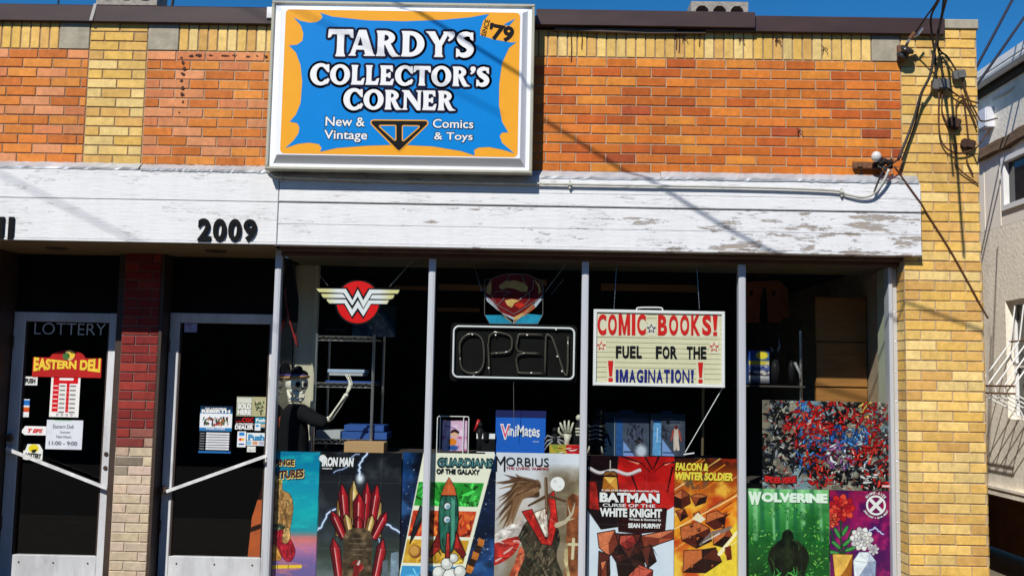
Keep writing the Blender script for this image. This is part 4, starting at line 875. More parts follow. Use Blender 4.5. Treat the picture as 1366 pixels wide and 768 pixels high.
c.mass([(-.02, 1.62), (.2, 1.62), (.24, 1.72), (-.02, 1.76)], (60, 70, 52), [(190, 190, 150), (30, 34, 28), (120, 110, 70)], 24, (.03, .07)); c.mass([(.22, 1.72), (.34, 1.7), (.38, 1.9), (.30, 2.04), (.2, 1.98)], (190, 150, 92), [(214, 180, 120), (140, 100, 60)], 18, edge=(70, 46, 28))
c.poly([(0, 2.52), (.66, 2.5), (.66, 2.57), (0, 2.6)], (238, 196, 60)); c.line([(.12, 2.5), (.12, 2.6)], .006, (40, 30, 30)); c.line([(.36, 2.5), (.36, 2.6)], .006, (40, 30, 30))
c.sheet('artwork', bx, PY, M_print, t)
M_ylw = mat('cream_yellow_print', S(240, 214, 130), .45, var=.04); M_yel = mat('yellow_print', S(232, 214, 70), .45, var=.04)
lettering(t, [('ANGE', (367, 612.5, 393.5, 622), dict(bold=.07)), ('NTURES', (366, 627, 406, 639), dict(bold=.07, warp=lambda u, v: (u, v + (u - .5) * .35)))], M_ylw, 'title_shadow', TY)
lettering(t, [('ANGE', (366.5, 611.5, 392.5, 620.5), dict(bold=.05)), ('NTURES', (365.5, 626, 405, 637.5), dict(bold=.05, warp=lambda u, v: (u, v + (u - .5) * .35)))], mat('maroon_print', S(70, 20, 26), .45), 'title', TY - .001)
# -- storm poster with lightning
t, bx = poster('dark stormy poster with white lightning over red and gold crystals and brown slab', (423.5, 603, 534, 770))
c = Canvas(130, int(130 * (bx[3] - bx[2]) / (bx[1] - bx[0])), 12); A = c.A
c.grad([(0, (20, 22, 26)), (.4, (30, 34, 40)), (.65, (42, 50, 54)), (.8, (52, 64, 58)), (1, (110, 118, 120))]); c.clouds((70, 78, 86), .5, .75, 4, .6); c.clouds((30, 60, 50), .45, .7, 6, .7, mask=np.clip((c.V - 1.0) * 3, 0, 1) * (c.V < 1.4)); c.clouds((150, 168, 178), .55, .8, 5, .5, mask=np.clip((c.V - 1.25) * 6, 0, 1))
c.bolt([(.58, 0), (.50, .12), (.48, .22), (.50, .30)], .010); c.bolt([(.48, .02), (.40, .05), (.34, .18), (.18, .25)], .004); c.bolt([(.27, .66), (.14, .72), (.06, .88), (0, .94)], .010); c.bolt([(.64, .72), (.74, .82), (.88, .86), (1.0, .94)], .010); c.bolt([(.66, .80), (.74, 1.0), (.82, 1.15)], .005)
reds = [(150, 16, 30), (176, 26, 36), (120, 10, 22), (196, 44, 48), (96, 8, 18)]; golds = [(196, 158, 84), (160, 122, 56), (222, 196, 130)]
RC = [(96, 10, 22), (140, 18, 30), (188, 34, 44)]; GC = [(120, 86, 40), (176, 138, 72), (226, 200, 130)]
for a_ in ((.30, 1.55, .55, .06, 100, RC), (.71, 1.55, .55, .06, 80, RC), (.26, 1.0, .52, .045, 88, GC), (.74, 1.0, .52, .045, 92, GC), (.36, .98, .62, .060, 97, RC), (.64, .98, .62, .060, 83, RC), (.44, .98, .66, .055, 91, GC), (.57, .98, .64, .055, 88, RC), (.50, .98, .50, .075, 90, RC), (.33, 1.02, .36, .055, 116, RC), (.68, 1.02, .36, .055, 64, RC), (.41, 1.0, .28, .05, 104, GC), (.60, 1.0, .27, .05, 76, GC), (.50, 1.0, .24, .055, 90, RC)): c.crystal(*a_)
c.ell(.5, .31, .04, .05, (235, 245, 255), soft=1.3)
c.poly([(.32, 1.7), (.325, 1.0), (.36, .93), (.44, .90), (.58, .90), (.64, .93), (.67, 1.0), (.68, 1.7)], (84, 68, 50), .8); c.clouds((52, 42, 32), .5, .7, 9, .6, mask=c.mpoly([(.32, 1.7), (.325, 1.0), (.44, .90), (.58, .90), (.67, 1.0), (.68, 1.7)]))
for y, l in ((1.02, .07), (1.08, .10), (1.15, .07), (1.21, .05)): c.line([(.5 - l, y), (.5 + l, y)], .005, (150, 134, 110), .6, soft=.01)
c.strokes(7, (.46, 1.22, .58, 1.36), [(206, 60, 66), (226, 190, 190), (150, 20, 30)], (.05, .10), (.008, .014), (100, 150)); c.line([(.50, 1.36), (.47, 1.55)], [.03, .045], (120, 24, 30))
c.poly([(.90, 1.18), (.99, 1.16), (1.0, 1.5), (.90, 1.5)], (120, 140, 156), .3); c.poly([(.80, 1.28), (.86, 1.26), (.87, 1.5), (.80, 1.5)], (90, 104, 112), .3)
c.folds((.25, .75), (.36, 1.14)); c.sheet('artwork', bx, PY, M_print, t)
lettering(t, [('IRON MAN', (429.5, 609.5, 472, 622), dict(bold=.06, shear=.12)), ('PRESENTS', (430, 623.5, 443, 625.5), dict(bold=.02))], M_white, 'title')
w = MB(); cc = at(430.5, 611, TY); w.flat([(cc[0] + (.028 if k % 2 else .021) * math.cos(R(k * 15)), cc[1] + (.028 if k % 2 else .021) * math.sin(R(k * 15))) for k in range(24)], TY + .001); w.build('gear_mark', M_white, t)
# -- slanted comic panels on a starfield
t, bx = poster('poster of slanted white page with green, orange, yellow and blue panels on a starry sky', (535.5, 604, 660, 770))
c = Canvas(150, int(150 * (bx[3] - bx[2]) / (bx[1] - bx[0])), 13); A = c.A
c.grad([(0, (10, 12, 20)), (.4, (16, 30, 60)), (.7, (10, 20, 40)), (1, (10, 20, 30))]); c.clouds((26, 74, 140), .45, .7, 3, .9); c.clouds((60, 120, 190), .58, .8, 5, .6); c.stars(160)
c.poly([(.22, 0), (.99, 0), (.60, 1.6), (-.06, 1.6)], (236, 236, 214))
for y0, y1, col, c2_ in ((.31, .56, (34, 142, 44), (70, 190, 80)), (.61, .88, (200, 60, 34), (236, 120, 50)), (.915, 1.16, (206, 152, 40), (240, 196, 80)), (1.19, 1.5, (60, 150, 206), (130, 204, 240))):
    sl_ = lambda y, b: b - .24 * y
    q = [(.21 - .172 * y0 + .02, y0), (.97 - .24 * y0 - .02, y0), (.97 - .24 * y1 - .02, y1), (.21 - .172 * y1 + .02, y1)]; m = c.mpoly(q); c.blend(m, col); c.clouds(c2_, .45, .65, 6, .8, mask=m)
    kp_ = c.C.copy(); dkc = tuple(np.array(col) * .45); ltc = tuple(np.minimum(255, np.array(c2_) * 1.25)); c.strokes(70, (.1, y0, .95, y1), [c2_, dkc, col, ltc, tuple(np.array(col) * .7)], (.04, .14), (.004, .016), (20, 160)); c.C = kp_ * (1 - m[..., None]) + c.C * m[..., None]
for (x, y, r_) in ((.36, 1.42, .09), (.48, 1.46, .11), (.62, 1.44, .10), (.72, 1.50, .10), (.42, 1.26, .07), (.55, 1.30, .09), (.64, 1.24, .06), (.50, 1.16, .06), (.57, 1.10, .045)): c.ell(x, y, r_ + .006, r_ + .006, (40, 40, 44)); c.ell(x, y, r_, r_, (206, 206, 202)); c.ell(x - .25 * r_, y - .25 * r_, r_ * .6, r_ * .6, (238, 238, 234), soft=.3)
bd_ = [(.50, .26), (.56, .36), (.60, .52), (.61, .72), (.58, .92), (.55, 1.04), (.45, 1.04), (.42, .92), (.40, .72), (.41, .52), (.45, .36)]
c.mass(bd_, (30, 84, 70), [(22, 60, 52), (54, 120, 100)], 26, (.1, .3), (.004, .012), (80, 100), (12, 20, 20)); c.poly([(.50, .26), (.56, .36), (.585, .45), (.42, .45), (.45, .36)], (196, 92, 46), .2); c.line([(.42, .45), (.585, .45)], .006, (20, 16, 16)); c.poly([(.53, .47), (.57, .5), (.575, .9), (.54, 1.0)], (76, 150, 126), .1)
for y in (.56, .70): c.ell(.49, y, .042, .042, (20, 22, 26)); c.ell(.49, y, .033, .033, (220, 226, 228)); c.ell(.50, y + .008, .022, .022, (120, 170, 190))
c.rock([(.41, .82), (.30, 1.06), (.33, 1.10), (.43, 1.0)], [(120, 20, 22), (190, 36, 32)]); c.rock([(.59, .82), (.70, 1.06), (.67, 1.10), (.57, 1.0)], [(120, 20, 22), (190, 36, 32)]); c.rock([(.49, .84), (.52, .84), (.53, 1.1), (.48, 1.1)], [(150, 26, 26), (206, 50, 40)])
c.mass([(.34, 1.45), (.44, 1.38), (.62, 1.4), (.70, 1.56), (.36, 1.58)], (80, 170, 224), [(30, 70, 150), (160, 214, 244), (60, 130, 200), (230, 240, 250)], 30)
c.rock([(.20, .56), (.27, .60), (.16, .86), (.10, .96), (.13, .80)], [(24, 34, 38), (50, 66, 70)]); c.rock([(.26, 1.2), (.34, 1.26), (.24, 1.56), (.08, 1.56)], [(26, 40, 44), (50, 74, 76)]); c.ell(.16, 1.04, .07, .07, (120, 70, 30)); c.ell(.15, 1.03, .055, .055, (206, 150, 70), soft=.5)
for k in range(5): c.poly([(.70 + k * .03, 1.24 - k * .07), (.76 + k * .03, 1.26 - k * .07), (.79 + k * .026, 1.19 - k * .07), (.72 + k * .028, 1.16 - k * .07)], ((190, 110, 40), (40, 24, 18))[k % 2], .3)
c.folds((.5,), (.52, 1.0)); c.sheet('artwork', bx, PY, M_print, t)
lettering(t, [('GUARDIANS', (583, 610, 658, 623.5), dict(bold=.075, shear=.1))], mat('dark_teal_print', S(20, 44, 50), .45), 'title'); lettering(t, [('GUARDIANS', (585, 612.5, 656, 621.5), dict(bold=.01, shear=.1))], mat('teal_print', S(80, 136, 140), .45), 'title_face', TY - .001)
lettering(t, [('OF THE GALAXY', (582, 625, 640, 632), dict(bold=.04, shear=.05))], M_ink, 'subtitle')
# -- brown, white and red graveyard poster
t, bx = poster('pale graveyard poster with brown swirl, red lined dark cloak and small cross', (660.5, 604, 772, 770))
c = Canvas(140, int(140 * (bx[3] - bx[2]) / (bx[1] - bx[0])), 14); A = c.A
c.grad([(0, (216, 222, 232)), (.3, (214, 214, 218)), (.5, (190, 176, 160)), (1, (120, 104, 80))]); c.clouds((190, 196, 210), .5, .75, 3, .6)
m = np.clip((c.U - .45) * 4, 0, 1) * np.clip((c.V - .12) * 5, 0, 1); c.blend(m * .85, (136, 120, 96)); c.clouds((98, 84, 62), .45, .7, 5, .8, mask=m); c.clouds((176, 166, 130), .5, .75, 4, .6, mask=m * (c.V < .5))
c.poly([(.86, .52), (.92, .46), (1, .50), (1, 1.5), (.84, 1.5)], (130, 74, 44), .5)
for i in range(46):
    a0 = i / 46; p0 = (.48 + .04 * c.r.uniform(-1, 1), .42 + c.r.uniform(-.08, .08)); p1 = (.10 + c.r.uniform(-.1, .15), .28 + a0 * .7 + c.r.uniform(-.05, .05)); pm = (.28 + c.r.uniform(-.05, .05), .30 + a0 * .25)
    c.line([p0, pm, p1], [.03, .022, .003], [(92, 62, 40), (122, 88, 58), (64, 42, 28), (150, 116, 84)][c.r.randint(4)], .8, soft=.01)
c.mass([(-.02, .98), (.16, .86), (.40, .78), (.36, 1.0), (.20, 1.16), (-.02, 1.22)], (214, 204, 198), [(186, 120, 110), (236, 230, 226), (170, 150, 140)], 40, (.08, .2), (.004, .014), (-40, 20)); c.mass([(-.02, 1.08), (.18, 1.0), (.32, 1.0), (.22, 1.2), (-.02, 1.32)], (180, 42, 36), [(130, 22, 22), (206, 80, 66), (226, 200, 190)], 30, (.08, .18), (.006, .014), (-40, 20)); c.mass([(.30, 1.1), (.42, 1.14), (.38, 1.34), (.26, 1.5), (.16, 1.5), (.24, 1.3)], (186, 84, 56), [(150, 50, 36), (214, 130, 90), (110, 40, 30)], 24)
c.mass([(.28, .98), (.38, .80), (.55, .76), (.72, .82), (.78, 1.0), (.74, 1.2), (.80, 1.5), (.30, 1.5), (.36, 1.2)], (60, 52, 40), [(36, 32, 26), (96, 84, 64), (28, 24, 20), (116, 104, 82), (50, 58, 44)], 150, (.06, .2), (.005, .016), (40, 140))
c.mass([(.32, .69), (.44, .66), (.58, .96), (.62, 1.02), (.66, .70), (.62, .50), (.70, .44), (.75, .8), (.68, 1.08), (.56, 1.06)], (190, 38, 32), [(140, 20, 20), (216, 74, 60)], 26, edge=(70, 16, 14), curve=False); c.mass([(.46, .70), (.62, .64), (.64, .98), (.60, .98)], (220, 208, 194), [(186, 166, 150), (240, 232, 222), (150, 120, 104)], 30, (.04, .12), (.003, .008), (60, 120), (90, 60, 50), curve=False)
c.line([(.60, .30), (.62, .70)], [.018, .022], (84, 60, 42)); c.line([(.40, .62), (.62, .50), (.84, .56)], [.012, .022, .012], (84, 60, 42)); c.line([(.595, .30), (.612, .68)], .005, (150, 116, 84)); c.ell(.74, .36, .085, .085, (238, 238, 236), soft=.12); c.ell(.71, .33, .02, .02, (214, 214, 216)); c.ell(.77, .39, .014, .014, (214, 214, 216))
c.line([(.74, .84), (.84, .80), (.92, .70), (.95, .58)], [.030, .022, .014, .004], (188, 176, 150)); c.line([(.86, .78), (.94, .76)], [.014, .004], (188, 176, 150)); c.line([(.90, .72), (.87, .62)], [.012, .004], (188, 176, 150))
c.line([(.94, 1.0), (.93, 1.22)], .018, (206, 196, 160)); c.line([(.885, 1.06), (.995, 1.06)], .016, (206, 196, 160)); c.poly([(.84, 1.05), (.87, 1.05), (.88, 1.3), (.92, 1.5), (.88, 1.5), (.83, 1.25)], (186, 168, 126), .4)
c.folds((.32, .66), (.62, 1.12)); c.sheet('artwork', bx, PY, M_print, t)
lettering(t, [('M', (661, 608, 674, 628), dict(bold=.0)), ('ORBIUS', (675, 610, 732, 621.5), dict(bold=.0))], M_ink, 'title'); lettering(t, [('THE LIVING VAMPIRE', (675, 622.5, 732, 626), dict(bold=.02))], mat('dull_red_print', S(170, 40, 50), .45), 'subtitle')
# -- red and white poster
t, bx = poster('red and white poster with dark brown slanting shapes and heavy white title', (783.5, 608, 899, 770))
c = Canvas(140, int(140 * (bx[3] - bx[2]) / (bx[1] - bx[0])), 15); A = c.A
c.fill((216, 226, 238)); c.clouds((198, 212, 228), .5, .8, 3, .7)
c.poly([(0, 0), (.36, 0), (.5, .2), (.4, .8), (.16, .84), (0, .62)], (24, 12, 14), .4); c.poly([(.36, 0), (1, 0), (1, .56), (.82, .66), (.40, .62), (.34, .2)], (188, 28, 24), .2); c.clouds((140, 16, 18), .5, .75, 4, .6, mask=c.mpoly([(.36, 0), (1, 0), (1, .56), (.82, .66), (.40, .62), (.34, .2)]))
for p in ([(.38, .0), (.62, .08), (.72, .18)], [(1, .06), (.88, .08), (.76, .18)], [(.5, .2), (.6, .45)], [(.98, .12), (.92, .4)], [(.66, .0), (.74, .14)], [(.82, 0), (.76, .14)]): c.line(p, [.012, .006, .003][:len(p)], (40, 10, 12))
c.poly([(.46, .05), (.60, .08), (.58, .095)], (240, 150, 120)); c.poly([(.98, .06), (.88, .09), (.9, .1)], (240, 150, 120))
c.line([tuple(q) for q in smooth_path([(.02, .15), (.14, .20), (.30, .17), (.46, .21), (.60, .16)], 5)], .020, (216, 208, 210)); c.line([tuple(q) for q in smooth_path([(.02, .165), (.14, .215), (.30, .185), (.46, .225), (.60, .175)], 5)], .004, (120, 104, 110)); c.rock([(.18, .24), (.34, .24), (.36, .42), (.16, .42)], [(170, 100, 30), (214, 150, 60), (240, 190, 90)]); c.rock([(.21, .18), (.31, .18), (.35, .235), (.17, .235)], [(90, 50, 24), (140, 90, 40)]); c.line([(.26, .06), (.26, .18)], .006, (190, 180, 170))
c.poly([(0, .3), (.1, .3), (.14, .62), (.0, .60)], (150, 30, 24), .6)
dkm = [(22, 10, 10), (70, 28, 24), (12, 6, 6), (120, 50, 40)]; tan_ = [(206, 110, 70), (140, 56, 36), (90, 30, 24), (222, 140, 96)]
c.poly([(.34, .60), (.92, .58), (.90, .84), (.60, .88), (.36, .86)], (44, 14, 14), .5)
TB = [(26, 12, 12), (52, 22, 20), (92, 38, 30)]; OB = [(120, 50, 34), (176, 82, 52), (214, 120, 80)]
for q, cl in (([(.30, .88), (.62, .88), (.74, 1.0), (.66, 1.2), (.74, 1.55), (.40, 1.55), (.34, 1.2), (.22, 1.02)], TB), ([(.62, .90), (.88, .84), (1.02, .82), (1.02, .92), (.82, .99), (.66, 1.06)], OB), ([(.12, .88), (.32, .84), (.36, 1.0), (.26, 1.14), (.14, 1.04)], OB), ([(.14, 1.08), (.26, 1.12), (.27, 1.34), (.20, 1.52), (.13, 1.44)], TB), ([(.16, 1.20), (.23, 1.18), (.24, 1.40), (.17, 1.42)], OB), ([(.38, .90), (.54, .89), (.57, .99), (.47, 1.06), (.37, 1.0)], [(110, 30, 30), (150, 46, 42), (190, 80, 66)]), ([(.48, 1.34), (.60, 1.22), (.76, 1.28), (.74, 1.55), (.50, 1.55)], [(120, 34, 32), (164, 54, 48), (206, 90, 72)]), ([(.62, 1.04), (.74, 1.0), (.80, 1.18), (.70, 1.26)], TB)): c.rock(q, cl, off=(c.r.uniform(-.02, .02), c.r.uniform(-.02, .02)))
c.strokes(16, (.3, .86, .74, 1.45), [(16, 8, 8), (120, 50, 42)], (.06, .16), (.002, .005), (20, 160), .8)
c.folds((.35, .68), (.56, .78, 1.22)); c.sheet('artwork', bx, PY, M_print, t)
lettering(t, [('A tale of birthright and centuries of lies', (802, 652.5, 879, 656), dict(bold=.02)), ('Written & Illustrated by', (839, 691, 882, 695), dict(bold=.02)), ('SEAN MURPHY', (838, 697.5, 882, 704), dict(bold=.05))], M_white, 'credits')
lettering(t, [('BATMAN', (799.3, 656.4, 880.7, 670.4), dict(bold=.085)), ('WHITE KNIGHT', (799.3, 676.8, 883.6, 690), dict(bold=.08))], M_ink, 'title_shadow', TY); lettering(t, [('BATMAN', (800, 657, 880, 669.8), dict(bold=.055)), ('WHITE KNIGHT', (800, 677.5, 883, 689.4), dict(bold=.05))], M_white, 'title', TY - .001)
lettering(t, [('CURSE OF THE', (804, 671.6, 874, 675.9), dict(bold=.015))], M_white, 'subtitle', TY - .0015)
# -- fiery poster
t, bx = poster('fiery orange and yellow poster with slanting rays and dark brown figures of smoke', (899.5, 611, 983, 770))
t['label'] = 'fiery orange and yellow poster with slanting rays behind tumbling brown rocks'
c = Canvas(110, int(110 * (bx[3] - bx[2]) / (bx[1] - bx[0])), 16); A = c.A
c.grad([(0, (40, 18, 14)), (.12, (150, 60, 20)), (.4, (226, 120, 24)), (.7, (236, 176, 40)), (1, (240, 210, 90))]); c.clouds((250, 200, 70), .45, .7, 4, .8, mask=(c.V > .25) * 1.0); c.clouds((190, 50, 20), .5, .72, 3, .8)
c.poly([(.45, 1.9), (.7, 1.3), (1, 1.0), (1, 1.9)], (238, 206, 60), .1)
for i in range(26): x = c.r.uniform(-.2, 1.1); y = c.r.uniform(.2, 1.5); l = c.r.uniform(.2, .7); c.line([(x, y), (x + l * .8, y - l * .55)], [.003, .010], [(252, 224, 120), (246, 150, 40), (120, 40, 16), (255, 240, 190)][c.r.randint(4)], .85, soft=.01)
c.clouds((96, 70, 50), .4, .6, 8, .9, sx=1.5, mask=c.mpoly([(.12, .28), (.6, .26), (.5, .48), (.2, .5)]))
dk = [(44, 18, 14), (84, 30, 20), (120, 46, 30), (30, 14, 12), (150, 70, 50)]
FB = [(40, 16, 12), (84, 32, 20), (140, 62, 34), (196, 104, 56)]
for q in ([(-.02, .60), (.12, .50), (.24, .58), (.26, .72), (.12, .80), (-.02, .78)], [(.26, .60), (.40, .56), (.52, .60), (.50, .70), (.34, .76)], [(.02, .84), (.16, .80), (.22, .92), (.10, 1.0)], [(.52, .88), (.68, .82), (.82, .90), (.80, 1.06), (.64, 1.12), (.50, 1.02)], [(.10, 1.10), (.36, 1.00), (.56, 1.10), (.60, 1.30), (.36, 1.42), (.12, 1.30)], [(.62, 1.16), (.86, 1.08), (.94, 1.24), (.80, 1.40), (.62, 1.36)], [(.16, 1.46), (.44, 1.44), (.66, 1.40), (.76, 1.62), (.50, 1.80), (.14, 1.80)], [(.30, .88), (.40, .84), (.44, .94), (.34, .98)]): c.rock(q, FB, off=(c.r.uniform(-.03, .03), c.r.uniform(-.03, .03)))
for i in range(10): x, y = c.r.uniform(0, .9), c.r.uniform(.5, 1.7); c.rock([(x, y), (x + .05, y - .02), (x + .06, y + .03), (x + .02, y + .05)], FB, ew=.003)
c.line([(.42, 1.36), (.6, 1.18), (.78, 1.14), (.9, 1.08)], [.02, .03, .035, .02], (130, 120, 116), .8); c.line([(.46, 1.33), (.72, 1.18)], [.006, .012], (214, 210, 206))
c.poly([(.28, .96), (.38, .86), (.5, .96), (.42, 1.02)], (235, 226, 200)); c.line([(0, 1.13), (1, .58)], .008, (255, 220, 150)); c.line([(.72, 1.5), (1, 1.15)], [.03, .02], (252, 240, 190))
c.poly([(.8, 1.4), (.9, 1.36), (.92, 1.58), (.84, 1.6)], (110, 40, 22), .4); c.folds((.5,), (.6, 1.25)); c.sheet('artwork', bx, PY, M_print, t)
lettering(t, [('FALCON &', (901, 617, 945, 627.5), dict(bold=.05, shear=.12)), ('WINTER SOLDIER', (900.5, 629.5, 978, 640.5), dict(bold=.05, shear=.12))], M_yel, 'title')
# -- crowded collage poster
t, bx = poster('wide crowded poster of tiny red, blue, black and grey shapes above the green poster', (1017, 535, 1192, 653), zb=None)
c = Canvas(240, int(240 * (bx[3] - bx[2]) / (bx[1] - bx[0])), 17); A = c.A
c.fill((132, 124, 108)); c.clouds((92, 88, 78), .45, .65, 10, .9); c.clouds((176, 172, 152), .5, .7, 12, .8); c.clouds((120, 160, 180), .62, .72, 4, .7)
c.strokes(260, (0, 0, 1, A), [(70, 66, 60), (160, 150, 130), (46, 44, 42), (150, 40, 36), (190, 190, 180)], (.02, .06), (.002, .006), a=.8)
def clump(x, y, sx, sy, cols, n=26):
    "a tangle of inked limbs-like curves"
    for i in range(int(n * 2.0)):
        a_, b_ = c.r.uniform(-1, 1, 2); px, py = x + a_ * sx * 1.35, y + b_ * sy * 1.3; th = R(c.r.uniform(0, 360)); l = c.r.uniform(.02, .075); k_ = c.r.uniform(-1.2, 1.2); w0 = c.r.uniform(.003, .009)
        p = smooth_path([(px, py), (px + l * .5 * math.cos(th), py + l * .5 * math.sin(th)), (px + l * .5 * math.cos(th) + l * .6 * math.cos(th + k_), py + l * .5 * math.sin(th) + l * .6 * math.sin(th + k_))], 3); ws_ = [w0 * q for q in (.7, 1.0, 1.15, .9, .95, .75, .4)]
        col_ = np.array(cols[c.r.randint(len(cols))], float); c.line(p, [q + .003 for q in ws_], (14, 12, 14)); c.line(p, ws_, col_); c.line([q + np.array([-.002, -.002]) for q in p[1:5]], [q * .3 for q in ws_[1:5]], np.minimum(255, col_ * 1.4 + 26), .7)
bk = [(22, 22, 26), (36, 38, 44), (14, 14, 16)]; rd = [(196, 30, 28), (160, 18, 20), (226, 60, 44)]; bl = [(40, 90, 170), (70, 130, 196), (30, 60, 120)]
for a_ in ((.12, .12, .07, .12, bk + [(90, 96, 104)], 34), (.12, .46, .11, .12, bk + [(110, 116, 124)], 50), (.36, .14, .08, .12, rd + rd + bl, 40), (.45, .28, .06, .12, rd, 26), (.60, .12, .10, .08, bk + rd, 44), (.56, .26, .05, .08, bl + rd, 24), (.82, .14, .04, .11, rd + [(236, 190, 80)], 24), (.38, .40, .08, .10, bk + bl + rd, 40), (.60, .42, .07, .09, [(216, 216, 222), (40, 40, 46), (190, 196, 206), (150, 90, 150)], 34), (.84, .40, .13, .08, rd + rd + bk, 50), (.86, .55, .08, .08, rd + bk, 30), (.70, .26, .07, .06, bl + [(150, 170, 190)], 26), (.92, .14, .06, .1, [(60, 60, 62), (90, 86, 84), (170, 30, 30)], 22), (.44, .55, .06, .05, rd + bk, 20), (.22, .24, .04, .08, bk + rd, 16), (.70, .56, .12, .05, bk + [(200, 200, 200)], 22)): clump(*a_)
c.strokes(260, (0, 0, 1, A), [(16, 16, 18), (226, 224, 216), (150, 24, 24), (90, 120, 160), (20, 20, 22), (196, 60, 46)], (.012, .04), (.0012, .004), a=.95)
c.stars(30, None, (220, 224, 226), (.002, .006)); c.folds((.25, .5, .75), (.33,)); c.sheet('artwork', bx, PY, M_print, t, wave=.0006)
lettering(t, [('SPIDER-VERSE', (1019, 635, 1063, 645.5), dict(bold=.10, warp=lambda u, v: (u, v + .5 * (2 * abs(u - .5)) ** 2 * .5)))], M_ink, 'title_shadow'); lettering(t, [('SPIDER-VERSE', (1020, 636, 1062, 644.5), dict(bold=.05, warp=lambda u, v: (u, v + .5 * (2 * abs(u - .5)) ** 2 * .5)))], M_red, 'title', TY - .001)
w = MB(); a_, b_, d_, e_ = sub((1176, 646, 1188, 650), TY); w.flat([(a_, d_), (b_, d_), (b_, e_), (a_, e_)], TY + .001); w.build('publisher_box', M_red, t); lettering(t, [('MARVEL', (1177, 646.6, 1187, 649.4), dict(bold=.05))], M_white, 'publisher_lettering')
# -- green forest poster
t, bx = poster('green forest poster with a dark mound among leafy clumps, under the crowded one', (996, 652, 1106, 770))
c = Canvas(140, int(140 * (bx[3] - bx[2]) / (bx[1] - bx[0])), 18); A = c.A
c.grad([(0, (130, 200, 130)), (.15, (80, 170, 90)), (.4, (40, 120, 50)), (.7, (20, 80, 30)), (1, (14, 50, 20))])
for i in range(9): x = .1 + i * .1 + c.r.uniform(-.03, .03); c.line([(x, 0), (x + c.r.uniform(-.03, .03), .6)], [c.r.uniform(.01, .03)] * 2, (20, 90, 60) if i % 2 else (170, 226, 170), .6, soft=.02)
c.clouds((24, 90, 36), .45, .62, 5, .9, mask=np.clip((c.V - .1) * 4, 0, 1))
for i in range(520):
    x, y = c.r.uniform(0, 1), c.r.uniform(.12, A); dens = (abs(x - .14) < .2 and y > .5) or (abs(x - .86) < .16 and .4 < y < .95) or (abs(x - .5) < .2 and .1 < y < .35) or y > .95 or c.r.rand() < .12
    if dens: c.ell(x, y, c.r.uniform(.010, .024), c.r.uniform(.004, .009), [(34, 130, 44), (90, 180, 60), (20, 90, 34), (140, 206, 90), (16, 70, 26)][c.r.randint(5)], c.r.uniform(0, 180), a=.9)
c.mass([(.24, 1.4), (.30, 1.05), (.26, .86), (.28, .74), (.36, .64), (.42, .60), (.44, .52), (.50, .48), (.56, .52), (.58, .60), (.66, .64), (.74, .74), (.75, .86), (.70, 1.05), (.76, 1.4)], (13, 22, 11), [(30, 46, 22), (8, 14, 8), (52, 72, 36), (20, 34, 16)], 80, (.05, .16), (.004, .014), (40, 140)); c.clouds((44, 62, 34), .55, .75, 8, .6, mask=c.mpoly([(.26, 1.4), (.30, .95), (.28, .72), (.42, .58), (.58, .54), (.72, .72), (.74, 1.4)]))
c.strokes(30, (.3, 1.0, .75, 1.15), [(60, 170, 70), (110, 206, 96), (20, 70, 28)], (.04, .1), (.004, .01), (200, 340)); c.folds((.33, .66), (.5,)); c.sheet('artwork', bx, PY, M_print, t)
lettering(t, [('W', (998, 655, 1016, 673), dict(bold=.09)), ('OLVERINE', (1016, 657, 1104, 670), dict(bold=.07))], mat('pale_green_print', S(226, 244, 226), .45), 'title')
# -- magenta poster with ringed X
t, bx = poster('magenta and purple poster with a white ringed X at its top', (1107, 654.5, 1192, 770))
c = Canvas(110, int(110 * (bx[3] - bx[2]) / (bx[1] - bx[0])), 19); A = c.A
c.grad([(0, (150, 22, 74)), (.3, (150, 20, 90)), (.6, (90, 16, 90)), (1, (120, 24, 84))]); c.clouds((70, 14, 84), .42, .62, 4, .9); c.clouds((196, 40, 110), .5, .7, 7, .7)
def bloom(x, y, r_, cols, n=9, ink=(60, 8, 14)):
    for ring_ in (1.0, .68, .38):
        for k in range(n): a_ = R(360 * k / n + ring_ * 40); px, py = x + r_ * ring_ * .62 * math.cos(a_), y + r_ * ring_ * .62 * math.sin(a_); c.ell(px, py, r_ * ring_ * .46 + .006, r_ * ring_ * .27 + .006, ink, math.degrees(a_)); c.ell(px, py, r_ * ring_ * .46, r_ * ring_ * .27, cols[(k + int(ring_ * 10)) % len(cols)], math.degrees(a_)); c.line([(x, y), (px, py)], .003, ink, .5)
for p in ([(.20, .98), (.17, .7), (.19, .4)], [(.22, .98), (.30, .72), (.36, .60)], [(.18, .98), (.06, .76), (.02, .62)]): c.line([tuple(q) for q in smooth_path(p, 6)], [.014] * 13, (20, 70, 34))
for (x, y, ang) in ((.27, .80, 40), (.10, .84, 140), (.12, .66, 120), (.24, .62, 60), (.32, .90, 20), (.06, .96, 170)): c.ell(x, y, .10, .036, (14, 44, 24), -ang); c.ell(x, y, .09, .028, (48, 136, 64), -ang); c.line([(x - .07 * math.cos(R(ang)), y + .07 * math.sin(R(ang))), (x + .07 * math.cos(R(ang)), y - .07 * math.sin(R(ang)))], .003, (140, 200, 120))
bloom(.19, .27, .20, [(206, 36, 36), (234, 76, 54), (176, 22, 36)]); bloom(.05, .46, .11, [(214, 60, 44), (240, 110, 70)], 7)
c.rock([(.04, .98), (.36, .98), (.33, 1.42), (.08, 1.42)], [(170, 100, 30), (214, 146, 44), (240, 186, 84)], (70, 34, 14), (.05, 0))
